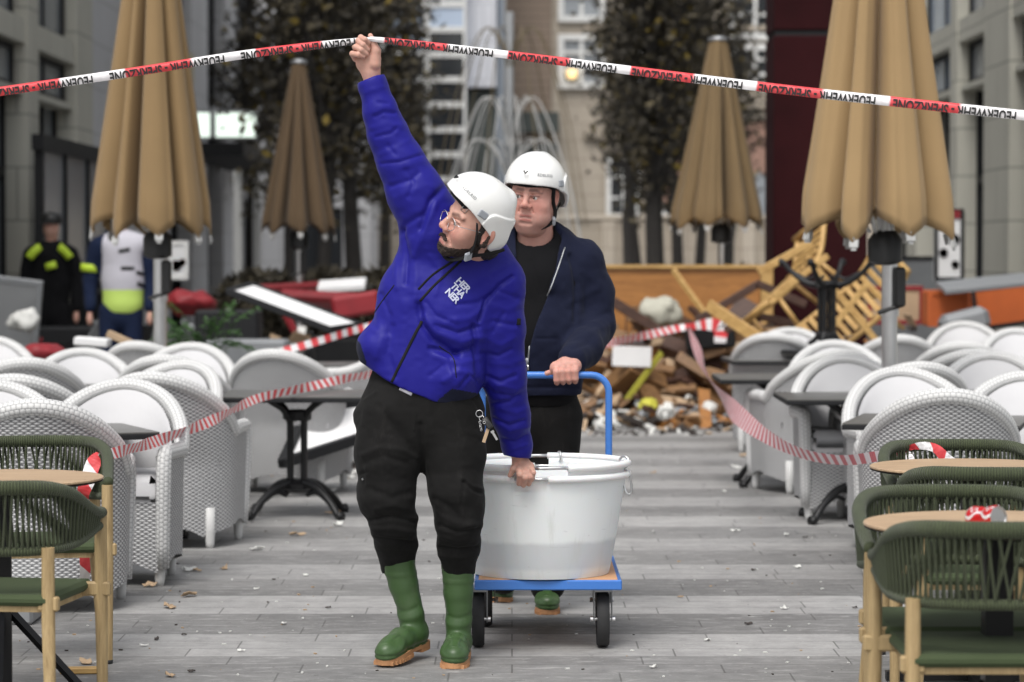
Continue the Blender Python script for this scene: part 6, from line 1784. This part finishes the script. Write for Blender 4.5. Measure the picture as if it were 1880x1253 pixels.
m = MB(); m.lathe([(.028, .050), (.0275, .0535), (.025, .0535), (.0235, .047), (.012, .0475), (0, .047)], 32, (0, 0, 0), Matrix.Rotation(R_(90), 3, 'Y')); m.box((.0485, 0, .006), (.0015, .012, .02)); cloc(m).obj('lid', M['steel'], cn, True, False, 40); m = MB(); m.lathe([(0, -.049), (.022, -.050), (.027, -.053)], 24, (0, 0, 0), Matrix.Rotation(R_(90), 3, 'Y')); cloc(m).obj('can_bottom', M['steel'], cn)

# ------------------------------------------------------------ keys at the belt
kd = 9.93; kt = thing('key_bunch', 'bunch of keys with a black car key at the hip of the man in blue', 'keys', W(884, 770, kd))
m = MB(); m.tube(ring_pts(W(880, 760, kd), .012, 18, (1, 0, 0), (0, .1, 1)), .0014, 6, True); m.tube(ring_pts(W(884, 768, kd), .010, 18, (.8, -.6, 0), (0, .1, 1)), .0012, 6, True)
for i in range(4): m.tube(ring_pts(W(881 + i * .8, 776 + i * 4.5, kd), .0048, 10, (.6, -.8 if i % 2 else .8, 0), (0, 0, 1)), .0013, 5, True)
m.obj('ring', M['steel'], kt, True, True)
m = MB(); m.box(W(895, 777, kd - .005), (.022, .012, .046), Matrix.Rotation(R_(-33), 3, 'Y'), .004); m.obj('car_key', M['black_plastic'], kt, True, True)
m = MB(); m.tube(ring_pts(W(889, 776, kd - .0125), .0045, 12), .0012, 5, True); m.obj('key_emblem', M['steel'], kt, True, True)
m = MB(); m.box(W(908, 800, kd - .004), (.008, .002, .036), Matrix.Rotation(R_(-30), 3, 'Y')); m.box(W(904, 793, kd - .004), (.012, .003, .008), Matrix.Rotation(R_(-30), 3, 'Y')); m.obj('blade', M['steel'], kt, False, True)
m = MB(); m.box(W(892, 800, kd), (.012, .003, .052), Matrix.Rotation(R_(18), 3, 'Y') , .001); m.obj('tag', M['litter_tan'], kt, False, True)

# ------------------------------------------------------------ wreck in the background
M['yellow_dull'] = pm('yellow_dull', (.44, .42, .05), .7, var=.4)
M['brown_scrap'] = wood('brown_scrap', s2l((84, 60, 40)), s2l((136, 102, 66)), (3, 8, 8))
def plank(p0, p1, w, t, mat, label, name='plank', cat='plank', group=None, roll=0):
    p0, p1 = Vector(p0), Vector(p1); d = p1 - p0; q = d.to_track_quat('X', 'Z').to_matrix() @ Matrix.Rotation(roll, 3, 'X')
    m = MB(); m.box((0, 0, 0), (d.length, t, w), q, min(w, t) * .12); c = (p0 + p1) / 2
    o = m.obj(name, M[mat], None, False); o.location = c
    return tagit(o, label, cat, group)
CD = 26.0; ct = thing('wooden_counter', 'long brown wooden counter front standing in the wreck', 'counter', (GX(1255, CD), CD, 0))
x0, x1 = GX(1100, CD), GX(1395, CD); zt = GZ(491, CD)
m = MB(); m.box(((x0 + x1) / 2, CD, zt / 2 + .08), (x1 - x0, .05, zt - .16), None, .003); m.obj('front_board', M['counter_wood'], ct, False, True)
m = MB(); m.box((x1 + .06, CD - .02, zt / 2), (.11, .1, zt - .02)); m.box(((x0 + x1) / 2, CD + .3, zt + .005), (x1 - x0 + .05, .72, .03)); m.box(((x0 + x1) / 2, CD - .03, .06), (x1 - x0, .05, .12)); m.obj('edge_frame', M['bamboo'], ct, False, True)
for i in range(3): m = MB(); m.box(((x0 + (x1 - x0) * (i + .5) / 3), CD - .031, .55), (.012, .008, .8)); m.obj('seam', M['dark_wood'], ct, False, True)
plank(W(1236, 496, 25.3), W(1310, 598, 24.9), .05, .03, 'bamboo', 'thin light wooden lath leaning against the counter')
plank(W(1122, 552, 24.6), W(1222, 615, 24.6), .09, .06, 'dark_wood', 'dark broken beam slanting down at the left of the counter')
plank(W(1278, 590, 24.6), W(1392, 522, 24.6), .07, .06, 'dark_wood', 'dark beam rising toward the bamboo wreck')
plank(W(1388, 520, 24.6), W(1480, 560, 24.6), .07, .06, 'dark_wood', 'dark beam sloping down behind the bamboo wreck')
plank(W(1330, 606, 23.5), W(1400, 582, 23.4), .06, .05, 'dark_wood', 'low dark beam above the far pale table')
plank(W(1398, 582, 23.4), W(1470, 598, 23.3), .06, .05, 'dark_wood', 'low dark beam end above the far wicker armchair')
plank(W(1180, 722, 24.2), W(1262, 680, 24.2), .08, .05, 'dark_wood', 'brown beam in the rubble beside the black post')
plank(W(1110, 668, 24.7), W(1270, 640, 24.9), .16, .04, 'counter_wood', 'fallen counter board behind the white sheet')
plank(W(1068, 640, 24.8), W(1215, 690, 24.6), .22, .04, 'counter_wood', 'broad brown board tilted under the counter', roll=.4)
plank(W(1300, 560, 23.2), W(1420, 640, 22.8), .10, .03, 'bamboo', 'pale slat slanting beside the bamboo wreck')
plank(W(1150, 735, 23.8), W(1215, 648, 24.0), .05, .012, 'yellow_dull', 'yellow strip hanging in the rubble', 'yellow_strip', 'strip')
plank(W(1290, 735, 24.4), W(1400, 700, 24.6), .12, .03, 'bamboo', 'tan board low in the rubble right of the black post')
plank(W(1060, 735, 24.2), W(1150, 700, 24.5), .10, .03, 'litter_tan', 'short tan board at the left foot of the rubble')
m = MB(); c = W(1160, 655, 23.9); m.box((0, 0, 0), (.33, .012, .17), Matrix.Rotation(R_(2), 3, 'Y'), .003); o = m.obj('notice_board', M['paper'], None, False); o.location = c; tagit(o, 'blank white sheet of board hanging in the rubble', 'board')
pt = thing('post', 'black square post with tape tied round its top in the wreck', 'post', (GX(1278, 24.4), 24.4, 0))
m = MB(); c = GX(1278, 24.4); m.box((c, 24.4, .42), (.15, .15, .80), None, .01); m.obj('shaft', M['black_metal'], pt, False, True); m = MB(); m.box((c, 24.4, .02), (.45, .45, .04), None, .01); m.obj('base', M['black_metal'], pt, False, True); m = MB(); m.box((c + .12, 24.4, .72), (.42, .3, .2), Matrix.Rotation(R_(-4), 3, 'Y'), .02); m.obj('head', M['dark_paint'], pt, False, True)
M['sack_pale'] = pm('sack_pale', (.42, .41, .34), .8)
def lump(name, c, r, mat, label, cat, seed=0, amp=.25, h=.03, kind=None):
    c = Vector(c); s = SDF(tuple(c - Vector(r) * 1.3), tuple(c + Vector(r) * 1.3), h); s.ell(c, r)
    V, F = s.nets(); N = vnormals(V, F); V = V + N * ((vnoise(V, 2.2 / max(r), seed) * amp + vnoise(V, 6 / max(r), seed + 1) * amp * .5) * min(r))[:, None]
    me = vf_mesh(name, V - np.array(c), F); o = put(name, me, M[mat]); o.location = c; return tagit(o, label, cat, kind=kind)
lump('foam_bag', W(1212, 575, 24.9), (.19, .2, .13), 'sack_pale', 'pale crumpled bag lying on the dark beam before the counter', 'bag', 3, .3)
lump('foam_bag', W(1240, 705, 24.5), (.2, .2, .22), 'litter_tan', 'dirty tan sack in the rubble beside the black post', 'bag', 5, .3)
lump('foam_lump', W(1300, 752, 23.6), (.07, .07, .06), 'litter_white', 'round white lump at the foot of the black post', 'lump', 6, .3, .012)
lump('foam_lump', W(1190, 745, 23.4), (.09, .07, .05), 'yellow_dull', 'bright yellow lump at the edge of the rubble', 'lump', 7, .4, .012)
lump('foam_lump', W(1222, 755, 23.2), (.07, .06, .07), 'litter_white', 'white lump beside the yellow one', 'lump', 8, .5, .012)
# loose rubble nobody could count
def rubble(name, label, xr, yr, n, zf, seed, mats, smax=.16):
    rng = np.random.default_rng(seed); m = MB()
    for i in range(n):
        x, y = rng.uniform(*xr), rng.uniform(*yr); z = zf(x, y) * rng.uniform(.2, 1) ; s = rng.uniform(.03, smax) * (1 if rng.random() < .8 else 2)
        q = Matrix.Rotation(rng.uniform(0, 6), 3, 'Z') @ Matrix.Rotation(rng.normal(0, .5), 3, 'X') @ Matrix.Rotation(rng.normal(0, .5), 3, 'Y')
        k = rng.random(); d = (s, s * rng.uniform(.3, .8), s * rng.uniform(.08, .3)) if k < .7 else (s * 2.2, s * .3, s * .15)
        m.box((x, y, z + s * .12), d, q, .0, mi=int(rng.integers(0, len(mats))))
    return tagit(m.obj(name, [M[a] for a in mats], None, False), label, None, None, 'stuff')
RM = ['litter_tan', 'litter_white', 'litter_dark', 'dark_wood', 'brown_scrap', 'brown_scrap', 'grey_paint', 'counter_wood', 'litter_dark', 'brown_scrap']
rubble('rubble', 'heap of splintered wood and shards under the counter', (.45, 2.35), (23.4, 25.9), 1100, lambda x, y: max(0, (y - 23.3)) * .31, 3, RM)
rubble('broken_boards', 'larger broken boards jutting from the heap under the counter', (.45, 2.4), (23.9, 25.8), 230, lambda x, y: max(0, (y - 23.3)) * .42, 13, ['brown_scrap', 'dark_wood', 'brown_scrap', 'litter_tan', 'brown_scrap', 'dark_wood'], .36)
rubble('rubble', 'scattered wood and glass bits behind the cast iron table', (-2.2, -.9), (18.5, 24.5), 320, lambda x, y: max(0, y - 21) * .08, 4, RM, .10)
rubble('rubble', 'splinters under the bamboo wreck', (2.0, 4.6), (22.6, 26), 500, lambda x, y: max(0, (y - 22.5)) * .24, 5, RM)
rubble('rubble', 'broken things along the left shopfront', (-4.6, -1.9), (21, 27), 420, lambda x, y: max(0, y - 20.5) * .12, 6, ['litter_dark', 'grey_paint', 'litter_tan', 'dark_paint', 'litter_white', 'red', 'dark_paint'], .2)
rubble('glass_shards', 'small white shards spilled at the rubble edge', (.3, 2.4), (22.3, 23.8), 150, lambda x, y: .01, 8, ['litter_white', 'litter_dark', 'litter_tan', 'litter_dark'], .05)

# bamboo loungers
def lounger(loc, rot, label):
    r = thing('bamboo_chair', label, 'chair', loc, 0, 'wrecked bamboo chairs'); r.rotation_euler = rot; r.scale = (.72,) * 3
    for q in (-1, 1):
        m = MB(); m.tube(bez([(q * .3, -.75, .02), (q * .3, -.2, 0), (q * .3, .3, .03), (q * .3, .75, .3)], 6), .034, 8); m.obj('rail', M['bamboo'], r)
        for la, lb in (((-.55, 0), (-.6, -.4)), ((.25, 0), (.35, -.42))): m = MB(); m.tube([(q * .3, *la), (q * .3, *lb)], .028, 8); m.obj('leg', M['bamboo'], r)
    m = MB()
    for i in range(14):
        y = -.7 + i * .105; z = .03 + (max(0, y - .2) ** 1.3) * .48
        m.box((0, y, z + .03), (.58, .062, .02), Matrix.Rotation(.5 if y > .3 else 0.02, 3, 'X'), .005)
    m.obj('slats', M['bamboo'], r, False)
    for y in (-.74, .74): m = MB(); m.tube([(-.34, y, .05 if y < 0 else .33), (.34, y, .05 if y < 0 else .33)], .035, 8); m.obj('crossbar', M['bamboo'], r)
    return r
lounger(W(1455, 520, 23.4), (R_(35), R_(-24), R_(-62)), 'bamboo lounger thrown upright against the red pillar')
lounger(W(1562, 575, 22.6), (R_(50), R_(34), R_(-58)), 'bamboo lounger lying on its side right of the upturned table')
for i, (a, b, w_, lab) in enumerate((((1392, 500), (1490, 446), .06, 'top rail stick of the bamboo wreck'), ((1480, 470), (1620, 640), .05, 'long slanting bamboo stick in front of the pillar'), ((1500, 640), (1592, 520), .045, 'thin brown stick crossing right of the upturned table'), ((1420, 545), (1520, 470), .05, 'bamboo stick crossing behind the upturned table'))):
    plank(W(*a, 22.2), W(*b, 22.2), w_, w_ * .8, 'bamboo', lab, 'bamboo_stick', 'stick')
# right edge: orange crate, red frame, menu boards, tilted table
def boxthing(name, label, cat, c, d, mat, rot=None, bev=.01, trim=None):
    t = thing(name, label, cat, c); m = MB(); m.box((0, 0, 0), d, rot, bev); m.obj('panel', M[mat], t, False)
    if trim:
        m = MB(); R3 = rot if rot is not None else Matrix.Identity(3)
        for sz in (-1, 1): m.box(R3 @ Vector((0, -d[1] / 2 - .006, sz * (d[2] / 2 - .02))), (d[0] - .01, .014, .04), rot)
        for sx in (-1, 1): m.box(R3 @ Vector((sx * (d[0] / 2 - .02), -d[1] / 2 - .008, 0)), (.04, .014, d[2] - .08), rot)
        m.obj('edge_frame', M[trim], t, False)
    return t
boxthing('orange_crate', 'orange crate lying behind the right wicker armchairs', 'crate', W(1734, 566, 26), (.37, .4, .33), 'orange', None, .02, 'orange')
boxthing('orange_bench', 'orange bench front tilted at the right edge', 'bench', W(1835, 560, 26.5), (.55, .3, .42), 'orange', Matrix.Rotation(R_(-8), 3, 'Y'), .02, 'dark_paint')
boxthing('fallen_tabletop', 'fallen table top with orange edge resting on the orange bench', 'table', W(1808, 521, 25.5), (.80, .5, .045), 'grey_paint', Matrix.Rotation(R_(-6), 3, 'Y') @ Matrix.Rotation(R_(8), 3, 'X'), .006)
boxthing('red_bench', 'red bench frame left of the orange crate', 'bench', W(1640, 560, 26.5), (.52, .3, .36), 'litter_tan', None, .01, 'red')
boxthing('grey_sack', 'dark grey folded sack before the orange bench', 'sack', W(1770, 592, 24.5), (.42, .3, .2), 'grey_paint', Matrix.Rotation(R_(-14), 3, 'Y'), .05)
mb = boxthing('menu_board', 'menu board with round dish pictures right of the large tan parasol', 'sign', W(1742, 450, 29), (.31, .05, .74), 'paper', None, .01, 'dark_paint')
for (x, z, r_) in ((.05, .06, .055), (-.06, -.08, .045), (.06, -.20, .04), (-.05, .2, .045)): m = MB(); m.lathe([(0, 0), (r_, 0)], 20, (x, -.04, z), Matrix.Rotation(R_(90), 3, 'X')); m.obj('dish_picture', M['dark_wood'], mb)
m = MB(); m.box((0, -.036, .31), (.22, .012, .08)); m.obj('header', M['red'], mb, False); m = MB(); m.box((0, .02, -.9), (.05, .05, 1.1)); m.box((0, .02, -1.38), (.4, .3, .03)); m.obj('stand', M['dark_paint'], mb, False)
m2 = boxthing('menu_board', 'small white menu board behind the left parasol pole', 'sign', W(328, 478, 27), (.19, .04, .37), 'paper', None, .008, 'white_paint')
for (x, z, r_) in ((-.02, -.05, .05), (.04, -.02, .035)): m = MB(); m.lathe([(0, 0), (r_, 0)], 18, (x, -.035 - x * .02, z), Matrix.Rotation(R_(90), 3, 'X')); m.obj('dish_picture', M['orange'], m2); m = MB(); m.box((0, .02, -.6), (.04, .04, .8)); m.box((0, .02, -1.0), (.3, .25, .03)); m.obj('stand', M['dark_paint'], m2, False)
for i, (px, py, d, w_, h_, lab) in enumerate(((1620, 455, 33, 1.0, .5, 'pale planter behind the large tan parasol pole'), (1680, 470, 32, .5, .5, 'grey planter left of the menu board at right'))):
    boxthing('planter', lab, 'planter', (GX(px, d), d, .45), (w_, .5, .9), 'stone_pale' if i == 0 else 'grey_paint', None, .02)
boxthing('dark_screen', 'dark screen panel behind the bamboo wreck', 'panel', (GX(1640, 31), 31, .7), (1.3, .08, 1.4), 'grey_paint', None, .01, 'dark_paint')
# left: broken display case, planters, red cushions
def pane(name, label, pts, d, dz, glass, frame, w=.05):
    P = [W(x, y, d + k) for (x, y), k in zip(pts, dz)]; c = sum(P, Vector()) / 4; t = thing(name, label, 'frame', c)
    m = MB(); m.add([tuple(p - c) for p in P], [(0, 1, 2, 3)]); o = m.obj('pane', M[glass], t, False); s = o.modifiers.new('thick', 'SOLIDIFY'); s.thickness = .012
    m = MB()
    for i in range(4):
        a, b = P[i] - c, P[(i + 1) % 4] - c; q = (b - a).to_track_quat('X', 'Z').to_matrix(); m.box((a + b) / 2, ((b - a).length + w * .5, w, w), q, .004)
    m.obj('frame', M[frame], t, False); return t
pane('window_frame', 'fallen window frame with a white pane behind the cast iron table', [(420, 536), (462, 524), (660, 598), (606, 606)], 22.0, (0, .45, .3, -.1), 'paper', 'dark_paint', .05)
pane('display_frame', 'dark framed glass sheet lying low beside the hip of the man in blue', [(510, 842), (572, 768), (668, 765), (660, 800)], 19.6, (0, .5, .9, .3), 'glass_lid', 'dark_paint', .06) if 'glass_lid' in M else pane('display_frame', 'dark framed glass sheet lying low beside the hip of the man in blue', [(520, 850), (566, 752), (690, 742), (676, 800)], 17.0, (-.3, .2, .5, .1), 'paper', 'dark_paint', .06)
boxthing('red_bench', 'long red bench back lying behind the fallen window frame', 'bench', W(610, 552, 26), (.95, .35, .10), 'red', Matrix.Rotation(R_(3), 3, 'Y') @ Matrix.Rotation(R_(-14), 3, 'X'), .03)
boxthing('red_bench', 'narrow red bench plank behind the left brown parasol pole', 'bench', W(520, 527, 28), (.85, .3, .07), 'red', Matrix.Rotation(R_(-3), 3, 'Y'), .02)
boxthing('red_bench', 'dark red bench side at the hip of the man in blue', 'bench', W(655, 560, 25), (.42, .4, .2), 'red', Matrix.Rotation(R_(-9), 3, 'Y'), .03)
lump('red_cushion', W(352, 556, 25), (.22, .2, .10), 'red', 'red cushion beside the vested person', 'cushion', 14, .4)
lump('red_cloth', W(82, 648, 20.5), (.17, .2, .07), 'red', 'red cloth between the left wicker armchairs', 'cloth', 15, .3)
boxthing('white_board', 'white board lying on the red cushions', 'board', W(628, 524, 27), (.45, .4, .05), 'paper', Matrix.Rotation(R_(-4), 3, 'Y') @ Matrix.Rotation(R_(10), 3, 'X'), .005)
for (px, d, w_, h_, lab) in ((455, 21.8, .62, .78, 'dark grey planter under the fallen window frame'), (330, 23.2, .7, .62, 'dark planter beside the palm leaves'), (55, 23.5, .7, .62, 'dark planter at the left edge behind the wicker armchairs'), (420, 24.5, .55, .95, 'black overturned chest behind the palm leaves'), (150, 26.5, .9, .75, 'black crate stack below the officer')):
    boxthing('planter', lab, 'planter', (GX(px, d), d, h_ / 2), (w_, .45, h_), 'grey_paint' if d < 22 else 'dark_paint', None, .02)
boxthing('plastic_sheet', 'grey plastic panel leaning at the left edge', 'panel', W(30, 575, 24.5), (.42, .05, .62), 'grey_metal', Matrix.Rotation(R_(7), 3, 'Y') @ Matrix.Rotation(R_(12), 3, 'X'), .01, 'grey_paint')
boxthing('parcel', 'white parcel lying behind the left wicker armchairs', 'parcel', W(170, 628, 20.0), (.24, .2, .06), 'paper', Matrix.Rotation(R_(4), 3, 'Y'), .01)
boxthing('parcel', 'tan cardboard piece leaning behind the left wicker armchairs', 'parcel', W(220, 622, 20.3), (.19, .1, .05), 'litter_tan', Matrix.Rotation(R_(24), 3, 'Y'), .005)
boxthing('sign_plate', 'pale grey plate in front of the officer', 'plate', W(95, 552, 28), (.30, .05, .14), 'panel_pale', None, .01)
lump('white_bag', W(45, 590, 24), (.13, .1, .09), 'litter_white', 'white bag with a yellow print on the left planter', 'bag', 16, .4)
rng = np.random.default_rng(5); pm_t = thing('palm', 'low green palm with arching leaves by the left parasol pole', 'plant', (GX(375, 21.2), 21.2, .48))
m = MB()
for i in range(26):
    a = rng.uniform(0, 6.28); L = rng.uniform(.25, .46); e = Vector((math.cos(a) * L, math.sin(a) * L * .6, rng.uniform(.25, .62))); s = [Vector((0, 0, 0)), e * .5 + Vector((0, 0, .14)), e]
    q = bez(s, 6)
    for k in range(3, len(q)):
        for sg in (-1, 1):
            b = Vector(q[k]); dv = Vector((rng.normal(0, .03), sg * .06 + rng.normal(0, .02), -.05)); t = Vector(q[min(k + 1, len(q) - 1)]) - Vector(q[k - 1]); w_ = t.normalized() * .012
            m.add([b - w_, b + w_, b + dv + t * .8], [(0, 1, 2)])
m.obj('leaves', M['leaf_green'], pm_t)
m = MB(); m.lathe([(.12, -.48), (.16, .02), (.15, .02), (.1, .0)], 16); m.obj('pot', M['dark_paint'], pm_t)
for px, d, n in ((600, 33, 0), (700, 34, 1), (1150, 36, 2), (1240, 37, 3), (1365, 36, 4), (480, 30, 5)):
    rngb = np.random.default_rng(n); t = thing('shrub', ['low reddish shrub under the trees left of the man in blue', 'low shrub at the back of the man in blue', 'low dark shrub above the counter at its left end', 'low dark shrub above the middle of the counter', 'round green shrub at the right end of the counter', 'dark shrub behind the left brown parasol pole'][n], 'plant', (GX(px, d), d, 0))
    k = 1500; C = rngb.normal(0, 1, (k, 3)); C /= np.linalg.norm(C, axis=1)[:, None]; C *= (rngb.uniform(.3, 1, k) ** .4)[:, None] * np.array([.55, .4, .42]); C[:, 2] = C[:, 2] + .85
    u = rngb.normal(0, 1, (k, 3)) * .04; w_ = rngb.normal(0, 1, (k, 3)) * .025
    V = np.stack([C - u, C + w_, C + u, C - w_], 1).reshape(-1, 3); tint = np.clip(rngb.uniform(.2, .8, k), 0, 1)
    me = vf_mesh('foliage', V, np.arange(4 * k).reshape(-1, 4), np.repeat(np.repeat(tint[:, None], 3, 1), 4, 0)); put('foliage', me, M['leaves_autumn'], t)
    m = MB(); m.box((0, 0, .22), (1.1, .6, .44), None, .02); m.obj('trough', M['dark_paint'], t, False)

# ------------------------------------------------------------ litter on the paving
def leaf_litter(px, py, size, rz, mat, label, name, grp, seed):
    d = FPX * CAMH / (py - HOR); rng = np.random.default_rng(seed); N_ = 11; c = Vector((GX(px, d), d, .0045))
    pts = [np.array([math.cos(a) * size * rng.uniform(.55, 1.05), math.sin(a) * size * .55 * rng.uniform(.6, 1.1), abs(rng.normal(0, .22)) * size + .001]) for a in np.linspace(0, 6.283, N_, endpoint=False)]
    m = MB(); m.add([(0, 0, size * .18)] + [tuple(p) for p in pts], [(0, i + 1, (i + 1) % N_ + 1) for i in range(N_)])
    o = m.obj(name, M[mat], None, False); o.location = c; o.rotation_euler = (0, 0, rz); s = o.modifiers.new('thick', 'SOLIDIFY'); s.thickness = .003
    return tagit(o, label, 'litter', grp)
LT = [(545, 985, .05, 'litter_tan', 'leaf'), (345, 1050, .06, 'litter_white', 'paper_scrap'), (360, 1052, .03, 'litter_tan', 'leaf'), (345, 1098, .05, 'litter_tan', 'leaf'), (310, 1119, .05, 'litter_tan', 'leaf'), (272, 1080, .04, 'litter_tan', 'leaf'), (410, 1048, .035, 'litter_tan', 'leaf'), (470, 1012, .045, 'litter_white', 'paper_scrap'), (620, 968, .045, 'litter_white', 'paper_scrap'), (640, 878, .07, 'litter_white', 'paper_scrap'),
      (600, 905, .06, 'litter_white', 'paper_scrap'), (575, 893, .06, 'litter_tan', 'leaf'), (630, 855, .09, 'litter_tan', 'leaf'), (650, 842, .09, 'litter_white', 'paper_scrap'), (590, 868, .08, 'litter_tan', 'leaf'), (610, 945, .06, 'litter_tan', 'leaf'), (155, 1222, .05, 'litter_tan', 'leaf'), (262, 1190, .018, 'litter_white', 'paper_scrap'), (285, 1178, .02, 'litter_dark', 'chip'), (335, 1170, .015, 'litter_dark', 'chip'), (348, 1238, .02, 'litter_dark', 'chip'),
      (310, 1246, .03, 'litter_tan', 'leaf'), (470, 1085, .015, 'litter_white', 'paper_scrap'), (1445, 985, .025, 'litter_white', 'paper_scrap'), (1350, 978, .035, 'litter_white', 'paper_scrap'), (1385, 1050, .02, 'litter_dark', 'chip'), (1442, 1122, .022, 'litter_white', 'paper_scrap'), (1375, 1150, .025, 'litter_dark', 'chip'), (1465, 1045, .03, 'litter_white', 'paper_scrap'), (1355, 862, .05, 'litter_white', 'paper_scrap'), (1365, 840, .06, 'litter_tan', 'leaf'), (1572, 1120, .015, 'litter_dark', 'chip'),
      (1480, 990, .02, 'litter_dark', 'chip'), (560, 1060, .02, 'litter_white', 'paper_scrap'), (600, 1120, .015, 'litter_dark', 'chip'), (520, 1150, .02, 'litter_white', 'paper_scrap'), (440, 1200, .02, 'litter_white', 'paper_scrap'), (1300, 1180, .02, 'litter_white', 'paper_scrap'), (1250, 1100, .018, 'litter_tan', 'leaf'), (1200, 1230, .02, 'litter_white', 'paper_scrap'), (1330, 905, .03, 'litter_white', 'paper_scrap'), (1200, 870, .03, 'litter_tan', 'leaf')]
for i, (px, py, s, mt, nm) in enumerate(LT):
    lab = {'leaf': 'curled tan dry leaf lying on the grey paving', 'paper_scrap': 'small white crumpled scrap lying on the grey paving', 'chip': 'small dark chip lying on the grey paving'}[nm]
    leaf_litter(px, py, s, i * 1.3, mt, lab, nm, {'leaf': 'dry leaves on the paving', 'paper_scrap': 'white scraps on the paving', 'chip': 'dark chips on the paving'}[nm], 100 + i)
rng = np.random.default_rng(77); m = MB()
for i in range(420):
    py = rng.uniform(790, 1250); d = FPX * CAMH / (py - HOR); x = rng.uniform(-1.0, 1.0) * d * .19
    s = rng.uniform(.002, .008); q = Matrix.Rotation(rng.uniform(0, 6), 3, 'Z'); m.box((x, d, s * .3 + .001), (s * 2, s, s * .6), q, 0, int(rng.integers(0, 4)))
tagit(m.obj('grit', [M['litter_white'], M['litter_tan'], M['litter_dark'], M['litter_white']], None, False), 'tiny crumbs strewn over the paving', None, None, 'stuff')
m = MB(); c = gp(150, 1240); m.box((c.x, c.y, .012), (.16, .05, .02), Matrix.Rotation(R_(6), 3, 'Z'), .003); tagit(m.obj('wood_scrap', M['bamboo'], None, False), 'flat piece of pale wood on the paving by the left chair legs', 'scrap')
bb = thing('grey_box', 'light grey metal box on the ground at the left edge under the rope chairs', 'box', (GX(10, 11.2), 11.2, 0)); m = MB(); m.box((0, 0, .06), (.25, .3, .12), None, .012); m.obj('body', M['grey_metal'], bb, False); m = MB(); m.lathe([(0, 0), (.008, .002), (0, .004)], 10, (.06, -.152, .06), Matrix.Rotation(R_(90), 3, 'X')); m.obj('screw', M['steel'], bb)
